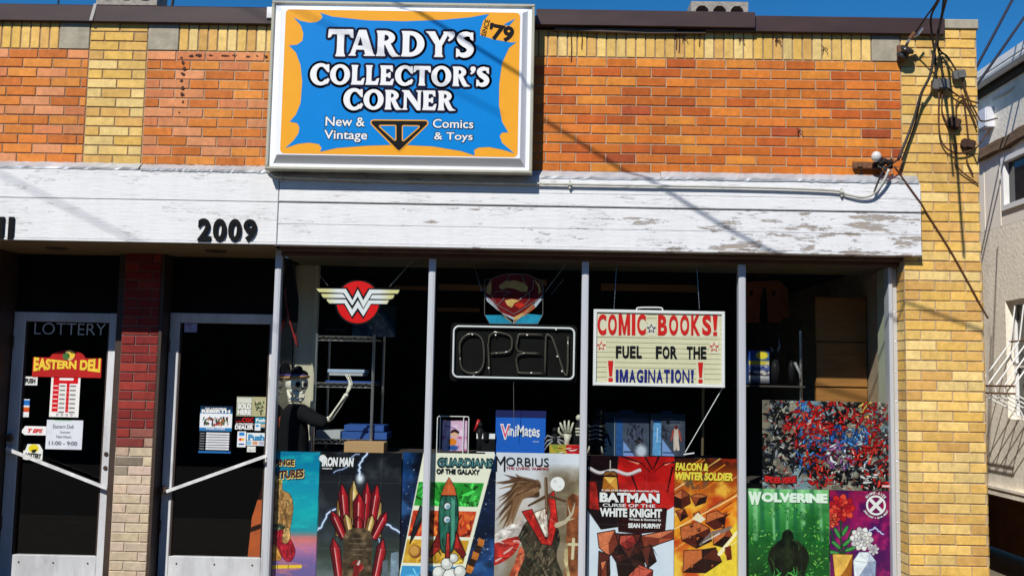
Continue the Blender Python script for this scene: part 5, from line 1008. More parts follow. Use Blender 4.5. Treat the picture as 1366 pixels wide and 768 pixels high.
c.rock([(.46, .94), (.62, .94), (.72, 1.08), (.70, 1.42), (.38, 1.42), (.36, 1.08)], [(150, 164, 192), (196, 208, 226), (232, 238, 246)], (80, 84, 120), (.06, -.05)); bloom(.50, .74, .17, [(232, 228, 220), (206, 202, 200), (246, 244, 240)], 10, (110, 100, 120)); bloom(.68, .90, .08, [(232, 228, 226), (206, 202, 206)], 7, (110, 100, 120)); c.bolt([(.62, .62), (.70, .56), (.76, .62), (.84, .66)], .008)
c.sheet('artwork', bx, PY, M_print, t, wave=.0006)
w = MB(); cc = at(1168.5, 673.5, TY); rr_ = .066
for p in ringseg(cc[0], cc[1], (rr_, rr_), (rr_ * .80, rr_ * .80), 0, 360, 36): w.flat(p, TY)
for s1 in (1, -1): q = rr_ * .6; k = rr_ * .17; w.flat([(cc[0] - q - k * .7, cc[1] - s1 * (q - k * .7)), (cc[0] - q + k * .7, cc[1] - s1 * (q + k * .7)), (cc[0] + q + k * .7, cc[1] + s1 * (q - k * .7)), (cc[0] + q - k * .7, cc[1] + s1 * (q + k * .7))], TY - .0003 * (s1 + 2))
def arc_text(txt, r_, a0, a1, h, flip):
    for i, ch in enumerate(txt):
        if ch == ' ': continue
        a_ = R(a0 + (a1 - a0) * i / (len(txt) - 1)); V, Fs = text_shape(ch, .04); lo, hi = V.min(0), V.max(0); k = h / .72; rot = a_ - math.pi / 2 if not flip else a_ + math.pi / 2
        P2 = [((v[0] - (lo[0] + hi[0]) / 2) * k, (v[1] - .36) * k) for v in V]; w.idx([(cc[0] + r_ * math.cos(a_) + p * math.cos(rot) - q * math.sin(rot), TY, cc[1] + r_ * math.sin(a_) + p * math.sin(rot) + q * math.cos(rot)) for p, q in P2], Fs)
arc_text('GIANT-SIZE', .082, 138, 42, .016, False); arc_text('JEAN GREY + EMMA FROST', .083, 205, 335, .012, True); w.build('ringed_emblem', M_white, t)

# ------------------------------------------------------------------ signs hanging in the window
def chain(mb, a, b, n=None):
    a, b = Vector(a), Vector(b); n = n or int((b - a).length / .014); d = b - a
    for i in range(n):
        p, q = a + d * (i / n), a + d * ((i + .62) / n); mb.tube([p, q], .0032 if i % 2 else .0022, 5)
HY = .150
def c5(x, y): return at(410 + x / 8.53, 360 + y / 8.53, HY)
ws = thing('hanging_sign', 'red disc sign with white and yellow winged double W on chains', 'hanging sign', at3(477, 434, HY))
w = MB(); cc = c5(575, 365); rO = (c5(838, 365)[0] - c5(320, 365)[0]) / 2
w.prism(circle(cc[0], cc[1], rO, 48), HY - .002, HY + .006)
wing = [(95, 205), (455, 200), (515, 300), (575, 182), (637, 300), (695, 205), (1062, 208), (1040, 275), (1000, 290), (985, 335), (940, 350), (915, 395), (725, 395), (637, 560), (572, 470), (512, 560), (415, 395), (250, 390), (215, 345), (170, 325), (150, 278), (110, 250)]
w.prism([c5(*q) for q in wing], HY - .003, HY + .005); w.build('backing', M_black, ws)
w = MB(); w.flat(circle(cc[0], cc[1], rO * .925, 48), HY - .0025)
w.build('red_disc', mat('bright_red_enamel', S(222, 22, 24), .35, var=.04), ws)
w = MB(); w.prism([c5(*q) for q in wing], HY - .0036, HY - .003); w.build('wing_outline', M_black, ws)
w = MB(); Ls = [[(105, 212), (440, 216), (515, 345), (575, 222), (637, 345), (708, 222), (1050, 228), (1030, 268), (735, 270), (637, 432), (575, 300), (512, 405), (415, 262), (140, 252), (120, 240)],
      [(160, 272), (405, 274), (440, 318), (190, 316), (170, 300)], [(990, 285), (740, 285), (712, 328), (945, 332), (978, 318)],
      [(220, 332), (440, 336), (512, 450), (575, 345), (637, 450), (700, 345), (930, 345), (905, 388), (725, 384), (637, 528), (575, 430), (508, 528), (425, 380), (255, 380), (232, 360)]]
M_wing = bpy.data.materials.new('white_to_yellow_enamel')
def wing_mat():
    m = M_wing; m.use_nodes = True; t = m.node_tree; b = t.nodes['Principled BSDF']; tc = t.nodes.new('ShaderNodeTexCoord'); sx = t.nodes.new('ShaderNodeSeparateXYZ'); ab = t.nodes.new('ShaderNodeMath'); ab.operation = 'ABSOLUTE'; cr = t.nodes.new('ShaderNodeValToRGB')
    t.links.new(tc.outputs['Object'], sx.inputs[0]); t.links.new(sx.outputs[0], ab.inputs[0]); t.links.new(ab.outputs[0], cr.inputs[0]); t.links.new(cr.outputs[0], b.inputs['Base Color'])
    e = cr.color_ramp.elements; e[0].position = .14; e[0].color = (.80, .82, .84, 1); e[1].position = .22; e[1].color = (.72, .66, .30, 1); b.inputs['Roughness'].default_value = .35
wing_mat()
for q in Ls: w.flat([c5(*p) for p in q], HY - .0042)
w.build('wings', M_wing, ws)
w = MB(); chain(w, (*c5(235, 180)[:1], HY, c5(235, 180)[1]), at3(414, 351, .3)); chain(w, (c5(935, 190)[0], HY, c5(935, 190)[1]), at3(556, 341, .25)); w.build('chain', M_chrome, ws)
# stained glass shield
GY = .24
def c8(x, y): return at(630 + x / 8.53, 355 + y / 8.53, GY)
sg = thing('stained_glass', 'red and amber stained glass shield hanging above the neon sign', 'stained glass', at3(685, 432, GY))
def gmat(n, c_): return mat(n, c_, .2, var=.35, scale=14, spec=.6)
M_rg, M_ag, M_bg, M_wg, M_dg = gmat('deep_red_glass', (.16, .008, .010)), gmat('amber_glass', (.55, .36, .12)), gmat('blue_glass', (.02, .26, .42)), gmat('pale_glass', (.45, .50, .58)), gmat('orange_glass', (.50, .12, .03))
M_lead = mat('lead_came', (.25, .24, .23), .4, metal=.4)
w = MB(); shield = [(160, 255), (205, 150), (330, 100), (480, 85), (640, 98), (750, 150), (810, 260), (800, 320), (640, 500), (470, 650), (300, 500), (140, 320)]
w.prism([c8(*q) for q in shield], GY, GY + .004, 0)
w.flat([c8(*q) for q in ((145, 555), (330, 555), (460, 650), (200, 655))], GY - .0004, 2); w.flat([c8(*q) for q in ((800, 555), (610, 540), (470, 655), (745, 655))], GY - .0004, 2)
for i, q in enumerate(([(300, 225), (370, 170), (480, 160), (590, 190), (635, 240), (620, 290), (560, 290), (480, 255), (400, 245), (330, 265)], [(370, 390), (450, 372), (540, 390), (480, 420), (450, 470), (400, 445)], [(160, 300), (170, 240), (215, 160), (220, 270), (205, 330)], [(700, 150), (760, 200), (790, 290), (750, 320), (755, 250)])): w.flat([c8(*p) for p in q], GY - .0006, 1)
for q, mi in (([(140, 320), (230, 400), (330, 530), (290, 500), (170, 400)], 3), ([(330, 530), (470, 610), (465, 650), (390, 600)], 1), ([(800, 320), (790, 380), (720, 470), (690, 450)], 3), ([(690, 430), (720, 470), (600, 560), (570, 530)], 4), ([(570, 530), (600, 560), (475, 620), (470, 580)], 1), ([(470, 580), (475, 650), (400, 600), (340, 530)], 3)): w.flat([c8(*p) for p in q], GY - .0008, mi)
w.flat([c8(*p) for p in ((470, 440), (520, 415), (580, 420), (600, 450), (540, 480))], GY - .0009, 5); w.build('glass_pieces', [M_rg, M_ag, M_bg, M_wg, M_dg, gmat('bright_red_glass', (.5, .03, .015))], sg)
w = MB(); 
for q, cl in ((shield, True), ([(380, 180), (430, 95), (500, 85)], False), ([(600, 190), (560, 95), (520, 85)], False), ([(215, 340), (260, 290), (360, 280), (420, 290)], False), ([(220, 340), (280, 440), (400, 500), (470, 545), (600, 470), (740, 380)], False), ([(700, 150), (690, 260), (640, 300), (540, 380)], False), ([(290, 440), (360, 370), (360, 330), (430, 290)], False), ([(650, 290), (650, 380), (600, 440)], False), ([(140, 320), (140, 150), (210, 148)], False), ([(760, 155), (805, 155), (802, 550)], False), ([(140, 320), (140, 548), (200, 655), (745, 655), (800, 552)], False)):
    pts = [(p[0], GY - .002, p[1]) for p in (c8(*k) for k in q)]; w.tube(pts, .0022, 5, closed=cl)
w.build('lead_lines', M_lead, sg)
w = MB(); w.tube([(*c8(110, 290)[:1], GY, c8(110, 290)[1]), at3(629, 344, .3)], .0022, 5); w.tube([(c8(830, 290)[0], GY, c8(830, 290)[1]), at3(757, 349, .3)], .0022, 5); chain(w, at3(735, 393, .25), at3(752, 372, .27)); w.build('hanging_cord', M_chrome, sg)
# neon OPEN sign
NY = .21
def c6(x, y): return at(570 + x / 2.741, 330 + y / 2.743, NY)
ne = thing('neon_sign', 'unlit neon sign reading OPEN in a rounded white tube border', 'neon sign', at3(685, 509, NY))
x0, x1, z0, z1 = rect(600.5, 432, 769.5, 509.5, NY); w = MB(); w.prism(rounded(x0, x1, z0, z1, .03), NY, NY + .02); w.build('back_plate', mat('smoked_plastic', (.010, .010, .009), .3, var=.2, spec=.1), ne)
w = MB(); a_, b_, d_, e_ = x0 + .024, x1 - .020, z0 + .028, z1 - .024; w.tube([(p[0], NY - .02, p[1]) for p in rounded(a_, b_, d_, e_, .035)], .0072, 8, closed=True); w.build('border_tube', mat('white_neon_glass', (.72, .74, .76), .25), ne, smooth=True)
M_tube = mat('unlit_tube_glass', (.075, .065, .05), .2, var=.2, spec=.7)
for q, cl in (([(120, 400), (122, 345), (150, 318), (185, 320), (205, 350), (207, 420), (188, 455), (150, 458), (126, 440)], True), ([(228, 462), (228, 322), (290, 318), (310, 340), (300, 380), (232, 388)], False), ([(420, 320), (340, 318), (332, 330), (332, 380), (415, 388), (332, 392), (332, 450), (340, 458), (420, 460)], False), ([(430, 460), (434, 330), (445, 322), (460, 340), (490, 430), (500, 460), (512, 455), (514, 325)], False)):
    pts = [(*[c6(*k)[0]], NY - .02, c6(*k)[1]) for k in q]; sm = smooth_path(pts + ([pts[0]] if cl else []), 3); w = MB(); w.tube(sm, .0068, 8); o = w.build('letter_tube', M_tube, ne, smooth=True)
w = MB()
for k in ((165, 318), (250, 320), (365, 320), (225, 440), (380, 458), (475, 398), (492, 452), (170, 470), (470, 300)): p = c6(*k); w.tube([(p[0], NY - .028, p[1]), (p[0], NY, p[1])], .006, 6)
w.build('tube_clip', M_white, ne); w = MB(); w.tube([at3(685, 509, NY + .01), at3(685.5, 575, .28)], .0016, 5); w.build('cord', M_chrome, ne)
# letter board
LY = .165
def c7(x, y): return at(775 + x / 2.741, 330 + y / 2.743, LY)
lb = thing('letter_board', 'white framed letter board reading comic books fuel for the imagination on chains', 'letter board', at3(879, 515, LY))
x0, x1, z0, z1 = rect(791.4, 414, 966.6, 515.5, LY); w = MB(); f = .022
for (a_, b_, d_, e_) in ((x0, x1, z0, z0 + f), (x0, x1, z1 - f, z1), (x0, x0 + f, z0 + f, z1 - f), (x1 - f, x1, z0 + f, z1 - f)): w.chamf(a_, b_, LY - .014, LY + .012, d_, e_, .003)
w.build('frame', M_white, lb)
w = MB(); n = 14
for i in range(n): w.chamf(x0 + f, x1 - f, LY - .002, LY + .01, z0 + f + (z1 - z0 - 2 * f) * i / n + .001, z0 + f + (z1 - z0 - 2 * f) * (i + 1) / n - .001, .0018)
w.build('grooved_panel', mat('cream_letter_panel', (.70, .66, .44), .5, var=.05), lb)
w = MB(); sm = smooth_path([at3(849, 414, LY), at3(851, 410.5, LY), at3(866, 410, LY), at3(882, 410.5, LY), at3(884, 414, LY)], 3); w.tube(sm, .005, 6); w.build('handle', M_white, lb)
def l7(body, b_, m, bold=.03):
    wt = {'I': .5, 'M': 1.25, 'N': 1.08, 'F': .86, 'L': .82, 'E': .88, 'T': .92}; tot = sum(wt.get(k, 1) for k in body); gap = (b_[2] - b_[0]) * .035 / max(1, len(body) / 5); x = b_[0]
    for ch in body:
        cw = (b_[2] - b_[0] + gap) * wt.get(ch, 1) / tot; w = MB()
        if ch == 'M':
            f_ = lambda u, v: c7(x + u * (cw - gap), b_[3] + v * (b_[1] - b_[3]))
            w.flat([f_(*q) for q in ((0, 0), (.25, 0), (.25, .58), (.41, .02), (.59, .02), (.75, .58), (.75, 0), (1, 0), (1, 1), (.71, 1), (.5, .38), (.29, 1), (0, 1))], LY - .006); w.build('letter', m, lb); x += cw; continue
        ym = (b_[1] + b_[3]) / 2; xm = x + cw / 2
        put_text(w, ch, (c7(x, ym)[0], c7(x + cw - gap, ym)[0], c7(xm, b_[3])[1], c7(xm, b_[1])[1]), LY - .006, bold={'M': .004, 'N': .02}.get(ch, bold + .012)); w.build('letter', m, lb); x += cw
l7('COMIC', (60, 244, 237, 321), M_red, bold=.03); l7('BOOKS', (281, 247, 476, 322), M_red, bold=.03); l7('FUEL', (127, 360, 222, 405), M_ink, bold=.03); l7('FOR', (273, 361, 352, 407), M_ink, bold=.03); l7('THE', (386, 362, 458, 408), M_ink, bold=.03)
M_bp = mat('blue_print', S(26, 34, 120), .4); l7('IMAGINATION', (127, 446, 396, 495), M_bp, bold=.03)
def bang(x0, y0, x1, y1, m):
    w = MB(); xm = (x0 + x1) / 2; k = y1 - (y1 - y0) * .26; q = y1 - (y1 - y0) * .19
    w.flat([c7(xm - (x1 - x0) * .26, k), c7(xm + (x1 - x0) * .26, k), c7(x1, y0), c7(x0, y0)], LY - .006); w.flat([c7(x0 + (x1 - x0) * .1, y1), c7(x1 - (x1 - x0) * .1, y1), c7(x1 - (x1 - x0) * .1, q), c7(x0 + (x1 - x0) * .1, q)], LY - .006); w.build('exclamation_mark', m, lb)
bang(481, 248, 499, 323, M_red); bang(98, 414, 118, 491, M_red); bang(427, 420, 446, 496, M_red); bang(401, 447, 412, 494, M_bp)
def star(cx, cy, r_, m):
    w = MB(); o = c7(cx, cy); pts = [(o[0] + (r_ if k % 2 == 0 else r_ * .42) * math.sin(R(36 * k)), o[1] + (r_ if k % 2 == 0 else r_ * .42) * math.cos(R(36 * k))) for k in range(10)]; fat(w, pts, .0022, LY - .006, n=6, step=1e-6); w.build('star', m, lb)
star(257, 297, .030, M_bp); star(74, 360, .030, M_red); star(486, 365, .031, M_red)
M_tile = mat('clear_letter_tile', (.74, .70, .52), .3)
w = MB()
for b_ in ((58, 240, 240, 326), (244, 270, 274, 324), (277, 242, 508, 328), (95, 412, 124, 496), (422, 416, 450, 500), (60, 340, 92, 382), (470, 344, 502, 388)): w.flat([c7(b_[0], b_[3]), c7(b_[2], b_[3]), c7(b_[2], b_[1]), c7(b_[0], b_[1])], LY - .0035)
w.build('letter_tile', M_tile, lb)
w = MB(); chain(w, at3(819, 412, LY), at3(823, 346, .2)); chain(w, at3(933, 412, LY), at3(929, 346, .2)); w.build('chain', M_chrome, lb)

# ------------------------------------------------------------------ things on the display ledge
def toy_box(px, Y, depth, lab, cols, seed, name='toy_box'):
    x0, x1, z0, z1 = rect(*px, Y); t = thing(name, lab, 'toy box', ((x0 + x1) / 2, Y, z0), 'figure boxes standing in the window')
    w = MB(); w.box(x0, x1, Y + .002, Y + depth, z0, z1); w.prism([(x0 + (x1 - x0) * .3, z1), (x0 + (x1 - x0) * .7, z1), (x0 + (x1 - x0) * .62, z1 + .02), (x0 + (x1 - x0) * .38, z1 + .02)], Y + .05, Y + .052); w.build('carton', mat('dark_blue_carton', (.02, .06, .12), .5), t)
    c = Canvas(80, int(80 * (z1 - z0) / (x1 - x0)), seed); cols(c); c.sheet('front_print', (x0 + .001, x1 - .001, z0 + .001, z1 - .001), Y, M_print, t, wave=0); return t
def blue1(c):
    A = c.A; c.fill((26, 44, 66)); c.poly([(.24, .08), (1, .08), (1, A), (.24, A)], (66, 74, 90)); c.clouds((90, 100, 118), .45, .7, 4, .7, mask=(c.U > .4) * 1.0); c.poly([(.26, .16), (.40, .14), (.40, A), (.26, A)], (40, 82, 140), .2); c.line([(.22, .1), (.22, A)], .010, (120, 140, 160))
    c.poly([(.42, A), (.42, .62), (.68, A)], (120, 152, 210)); c.strokes(20, (.5, .2, .85, .6), [(26, 28, 44), (46, 44, 80), (20, 22, 30)], (.05, .14), (.01, .02), (50, 130)); c.strokes(16, (.72, .55, .9, .8), [(20, 18, 18), (50, 40, 36)], (.04, .09), (.01, .018)); c.ell(.82, A - .12, .12, .14, (190, 200, 214), soft=.8); c.line([(.44, .9 * A), (.62, .9 * A)], .014, (24, 30, 50)); c.poly([(.0, 0), (1, 0), (1, .1), (0, .1)], (30, 52, 62))
def blue2(c):
    A = c.A; c.fill((58, 66, 80)); c.clouds((92, 98, 112), .45, .7, 4, .7); c.poly([(0, 0), (1, 0), (1, .12), (0, .12)], (34, 60, 70)); c.poly([(.05, A), (.08, .26), (.30, .26), (.30, A)], (96, 156, 206), .2); c.poly([(.06, .16), (.30, .16), (.30, .26), (.08, .26)], (24, 52, 96)); c.ell(.50, .24, .06, .06, (20, 22, 26)); c.line([(.56, .24), (.84, .24)], .02, (26, 40, 60))
    c.poly([(.33, A), (.33, .70), (.70, A)], (120, 152, 206)); c.strokes(18, (.36, .36, .50, .7), [(24, 22, 28), (50, 46, 60)], (.04, .1), (.01, .02)); c.line([(.74, .42), (.74, .68), (.70, 1.0)], [.06, .08, .04], (196, 180, 168)); c.line([(.74, .68), (.80, 1.0)], [.06, .04], (206, 190, 176)); c.ell(.74, .38, .05, .06, (90, 34, 30)); c.line([(.66, .48), (.60, .75)], [.03, .02], (160, 70, 60)); c.line([(.82, .48), (.88, .75)], [.03, .02], (160, 70, 60)); c.line([(.36, .92 * A), (.64, .92 * A)], .014, (24, 30, 50)); c.line([(.19, .4), (.19, .8)], .012, (190, 215, 235))
toy_box((807, 551, 866, 608), .40, .12, 'blue figure box with dark figures behind its window, left of the pair', blue1, 41)
toy_box((868, 552, 914, 608), .38, .12, 'figure box with a light blue side strip and pale figure, right of the pair', blue2, 42)
x0, x1, z0, z1 = rect(661, 548, 728, 605, .36); vb = thing('game_box', 'plain bright blue display box with playful pink and white lettering', 'box', ((x0 + x1) / 2, .36, z0))
w = MB(); w.chamf(x0, x1, .36, .50, z0, z1, .003); w.build('carton', mat('bright_blue_carton', S(20, 92, 190), .45, var=.05), vb); w = MB(); w.box(x0 + .001, x1 + .001, .3585, .3598, z1 - .045, z1 + .004); w.build('top_band', mat('navy_carton', S(14, 24, 84), .5), vb)  # navy strip across the top of the blue box
w = MB(); put_text(w, 'V', rect(667, 565, 681, 586, .356), .356, bold=.07); w.build('lettering', M_white, vb); w = MB(); put_text(w, 'V', rect(668.5, 566.5, 679.5, 584, .355), .355, bold=.0); w.build('lettering', mat('pink_print', S(220, 50, 110), .4), vb)
w = MB(); put_text(w, 'iniMates', rect(678, 567, 720, 582, .356), .356, bold=.02, warp=lambda u, v: (u, v + .06 * np.sin(u * 25))); put_text(w, 'diamond', rect(711, 587.5, 718.5, 589.5, .356), .356); w.build('lettering', M_white, vb)
# pink figure box in a wire rack
x0, x1, z0, z1 = rect(590, 561, 623, 601, .34); pb = thing('toy_box', 'pink printed box standing in a white wire holder', 'toy box', ((x0 + x1) / 2, .34, z0), 'figure boxes standing in the window')
w = MB(); w.box(x0, x1, .342, .42, z0, z1); w.build('carton', mat('pink_carton', S(190, 120, 150), .5), pb)
c = Canvas(60, int(60 * (z1 - z0) / (x1 - x0)), 43); c.fill((214, 176, 206)); c.clouds((236, 214, 230), .45, .7, 4, .8); c.clouds((190, 80, 120), .55, .7, 6, .8, mask=(c.V > .6) * 1.0); c.ell(.5, .5, .16, .16, (226, 180, 150), soft=.2); c.poly([(.32, .5), (.36, .36), (.54, .32), (.68, .42), (.68, .52), (.5, .44)], (60, 30, 30)); c.ell(.42, .82, .16, .14, (230, 130, 40), soft=.3); c.ell(.45, 1.05, .2, .1, (50, 90, 160), soft=.4); c.line([(.1, .2), (.5, .3)], .03, (130, 90, 170), .7); c.sheet('front_print', (x0, x1, z0, z1), .34, M_print, pb, wave=0)
w = MB()
for px in ((583, 587), (618, 625)):
    a_, _ = at(px[0], 580, .33); b_, _ = at(px[1], 580, .33); zt, zb_ = at(600, 555, .33)[1], 1.06; w.tube([(a_, .33, zb_), (a_, .33, zt - .01), (a_ + .01, .33, zt), (b_ - .006, .33, zt), (b_, .33, zt - .01), (b_, .33, zb_)], .0035, 6)
for z in (at(600, 555, .33)[1], 1.065): w.tube([(at(585, 580, .33)[0], .332, z), (at(622, 580, .33)[0], .332, z)], .003, 6)
tag(w.build('wire_holder', M_white), 'small white wire holder around the pink box', 'rack')
# little figures
def figure(px, py, hpx, Y, cols, lab, pose, mats, name='toy_figure'):
    "standing toy of simple joints: pose = list of (points in own height units, radius, material)"
    x, z = at(px, py, Y); h = hpx * (DIST + Y) / F_PX; t = thing(name, lab, 'figure', (x, Y, z), 'small figures on the display ledge'); by = {}
    for nm, pts, r_, m in pose:
        w = by.setdefault((nm, m), MB())
        P2 = [(x + p[0] * h, Y + (p[2] if len(p) > 2 else 0) * h, z + p[1] * h) for p in pts]
        if len(P2) == 1: w.ball(P2[0], r_ * h, 8)
        else: w.tube(P2, [q * h for q in r_] if isinstance(r_, (list, tuple)) else r_ * h, 8)
    for (nm, m), w in by.items(): w.build(nm, mats[m], t, smooth=True)
    return t
M_redpl, M_gold, M_grey = mat('red_plastic', (.40, .02, .02), .3), mat('gold_plastic', (.35, .22, .04), .3), mat('grey_plastic', (.22, .22, .23), .45, var=.3)
figure(640, 604, 46, .36, 0, 'dark figure with a red raised club beside the blue lettered box', [('body', [(0, 0), (0, .3), (0, .6), (.0, .72)], [.10, .10, .14, .05], 0), ('body', [(.12, .6), (.2, .42)], [.05, .04], 0), ('head', [(.0, .80)], .08, 0), ('club', [(-.16, .62), (-.04, .95)], [.035, .055], 1), ('base', [(0, 0), (0, .03)], [.2, .2], 0)], [M_black, M_redpl])
x0, x1, z0, z1 = rect(636, 577, 660, 606, .34); hb = thing('figure_box', 'black figure box with a white top band, left of the blue lettered box', 'toy box', ((x0 + x1) / 2, .34, z0)); w = MB(); w.box(x0, x1, .34, .40, z0, z1); w.build('carton', M_black, hb); w = MB(); w.box(x0 - .003, x1 + .001, .336, .3395, z1 - .04, z1 - .005); w.box(x0, x1, .336, .3395, z0, z0 + .02); w.build('band', M_white, hb); w = MB(); w.tube([((x0 + x1) / 2, .335, z1 - .05), ((x0 + x1) / 2, .335, z1 + .0)], [.018, .022], 8); w.build('emblem', M_black, hb)
M_ivory = mat('ivory_plastic', (.50, .48, .38), .45)
figure(756, 602, 42, .34, 0, 'pale clawed hand figure beside the third mullion', [('hand', [(0, 0), (0, .3), (.02, .55)], [.10, .08, .14], 0)] + [('hand', [(.02 + k * .06, .58), (.0 + k * .12, .82), (.0 + k * .14, 1.0 - abs(k) * .06)], [.05, .04, .025], 0) for k in (-1.6, -.6, .4, 1.4)] + [('hand', [(-.1, .45), (-.26, .62), (-.26, .75)], [.05, .04, .025], 0)], [M_ivory])
figure(772, 602, 50, .36, 0, 'pale skeletal figure in a dark cloak tight against the third mullion', [('cloak', [(0, 0), (0, .5), (0, .78)], [.2, .16, .08], 0), ('skull', [(0, .88)], .09, 1), ('ribs', [(-.10, .6, -.12), (.10, .6, -.12)], .03, 1), ('ribs', [(-.10, .52, -.13), (.10, .52, -.13)], .03, 1), ('ribs', [(-.09, .44, -.14), (.09, .44, -.14)], .025, 1)], [M_black, M_ivory])
figure(740, 602, 34, .38, 0, 'black many limbed figure right of the blue lettered box', [('body', [(0, .0), (0, .5), (0, .7)], [.12, .2, .08], 0), ('head', [(.0, .82)], .12, 0)] + [('limb', [(0, .5, -.1), (s_ * .3, .62 - k * .2, -.15), (s_ * .42, .4 - k * .2, -.15)], [.05, .035, .02], 1) for s_ in (-1, 1) for k in range(3)], [M_black, M_grey])
x0, x1, z0, z1 = rect(733, 593, 776, 606, .30); w = MB(); w.box(x0, x1, .30, .33, z0, z1); tt = thing('card_box', 'low printed box in yellow, red and white under the pale hand', 'box', ((x0 + x1) / 2, .30, z0)); w.build('carton', M_card, tt); c = Canvas(70, 24, 45); c.fill((190, 160, 60)); c.poly([(.5, 0), (1, 0), (1, .4), (.55, .4)], (196, 30, 36), .3); c.clouds((120, 150, 60), .5, .6, 6, .8, mask=(c.U < .5) * 1.0); c.strokes(14, (0, .1, 1, .35), [(230, 226, 216), (60, 30, 30)], (.1, .2), (.008, .02), (-20, 20)); c.sheet('front_print', (x0, x1, z0, z1), .2985, M_print, tt, wave=0)
figure(794, 605, 62, .36, 0, 'dark ribbed creature figure with a pale ribbed base, at the left of the third pane', [('body', [(0, 0), (-.02, .4), (.04, .7), (.12, .82)], [.12, .14, .1, .04], 0), ('head', [(.08, .86)], .09, 0), ('base', [(-.16, .0), (-.12, .14), (0, .2), (.12, .14), (.16, 0)], .03, 1), ('base', [(-.10, .0), (-.07, .09), (0, .12), (.07, .09), (.1, 0)], .025, 1)] + [('limb', [(0, .55, -.05), (s_ * .18, .6, -.08), (s_ * .24, .4, -.1)], [.05, .035, .02], 0) for s_ in (-1, 1)] + [('rib', [(-.14, .3 + k * .09, -.1), (0, .34 + k * .09, -.15), (.14, .3 + k * .09, -.1)], .014, 2) for k in range(4)], [M_black, M_ivory, M_grey])
w = MB(); w.tube([at3(914, 603, .2), at3(964, 517, .19)], .0028, 6); w.tube([at3(912, 606, .2), at3(926, 604, .21)], .005, 6); tag(w.build('white_rod', M_white), 'thin white rod leaning behind the letter board on the ledge', 'rod')
w = MB(); w.tube([at3(937, 607, .5), at3(938, 517, .5)], .010, 8); tag(w.build('stand_pole', mat('dull_brass', (.20, .16, .09), .4, metal=.5)), 'dull brass pole standing behind the letter board', 'pole')
# wire shelf with books
SY0, SY1 = .48, .85
xa, xb = at(420, 520, SY0)[0], at(497, 520, SY0)[0]; sh = thing('wire_shelf', 'chrome wire shelf unit with zigzag rims behind the winged sign', 'shelf', ((xa + xb) / 2, SY0, 1.06))
zt = at(460, 449, SY0)[1]
for x, y in ((xa, SY0), (xb, SY0), (xa + .02, SY1), (xb + .02, SY1)): w = MB(); w.tube([(x, y, 1.06), (x, y, zt + .02)], .011, 8); w.build('post', M_chrome, sh)
for py in (451, 513, 588):
    z = at(460, py, SY0)[1]; w = MB(); w.tube([(xa, SY0, z + .012), (xb, SY0, z + .012)], .0035, 6); w.tube([(xa, SY0, z - .018), (xb, SY0, z - .018)], .0035, 6); n = 9
    w.tube([(xa + (xb - xa) * i / (2 * n), SY0, z + (.010 if i % 2 else -.016)) for i in range(2 * n + 1)], .0028, 5)
    for i in range(14): x = xa + (xb - xa) * i / 13; w.tube([(x, SY0, z), (x, SY1, z)], .002, 5)
    w.tube([(xa, SY1, z), (xb, SY1, z)], .0035, 6); w.build('shelf_tray', M_chrome, sh)
def slab(px, Y, depth, lab, m, name='book', cat='book', group='books and boxes on the wire shelf', dz=0):
    x0, x1, z0, z1 = rect(*px, Y); w = MB(); w.chamf(x0, x1, Y, Y + depth, z0, z1, .002); w.box(x0 + .003, x1 + .003, Y + .01, Y + depth + .002, z0 + .003, z1 - .003); return tag(w.build(name, m), lab, cat, group)
M_lblue, M_dblue, M_gry = mat('pale_blue_cover', (.35, .45, .58), .4), mat('deep_blue_cover', (.03, .09, .32), .4), mat('grey_cover', (.40, .42, .44), .45)
slab((437, 492.5, 486, 497), .5, .2, 'pale grey blue book on top of the pair on the middle wire shelf', M_lblue); slab((439, 497.5, 484, 501), .5, .2, 'grey book under the pale blue one on the middle wire shelf', M_gry); slab((434, 508, 500, 511.5), .5, .25, 'flat deep blue book lying on the middle wire shelf', M_dblue)
slab((459, 567, 512, 575), .5, .25, 'deep blue boxed set, upper of the stack on the low wire shelf', M_dblue, 'boxed_set', 'box'); slab((456, 576, 516, 586), .5, .25, 'wide deep blue boxed set, lower of the stack on the low wire shelf', M_dblue, 'boxed_set', 'box'); slab((421, 574, 454, 586), .52, .2, 'pale box lying on the low wire shelf by the bony elbow', M_gry, 'carton', 'box')
slab((459, 589.5, 512, 605), .30, .16, 'plain brown cardboard box standing above the storm poster', M_card, 'cardboard_box', 'box')
# backdrop prints high behind the shelf
def backprint(px, Y, lab, fn, seed):
    x0, x1, z0, z1 = rect(*px, Y); t = thing('wall_poster', lab, 'poster', ((x0 + x1) / 2, Y, z0)); c = Canvas(70, max(10, int(70 * (z1 - z0) / (x1 - x0))), seed); fn(c); c.sheet('artwork', (x0, x1, z0, z1), Y, M_print, t, wave=0); return t
def bp1(c): c.fill((40, 70, 96)); c.clouds((80, 130, 150), .4, .7, 4, .8); c.poly([(.1, .0), (.5, 0), (1, c.A), (.5, c.A)], (130, 140, 150), .4); c.poly([(.6, 0), (1, 0), (1, .6)], (30, 60, 70))
t = backprint((470, 407, 528, 449), 1.0, 'dim blue grey poster half hidden behind the winged sign', bp1, 51)
def bp2(c): c.fill((12, 13, 18)); c.clouds((24, 28, 50), .45, .7, 4, .8)
t = backprint((421, 420, 468, 449), 1.0, 'black poster with faint letters behind the left wing', bp2, 52); lettering(t, [('batman', (435, 436, 461, 442), dict(bold=.0))], mat('dim_grey_print', (.08, .08, .085), .6), 'title', .995)
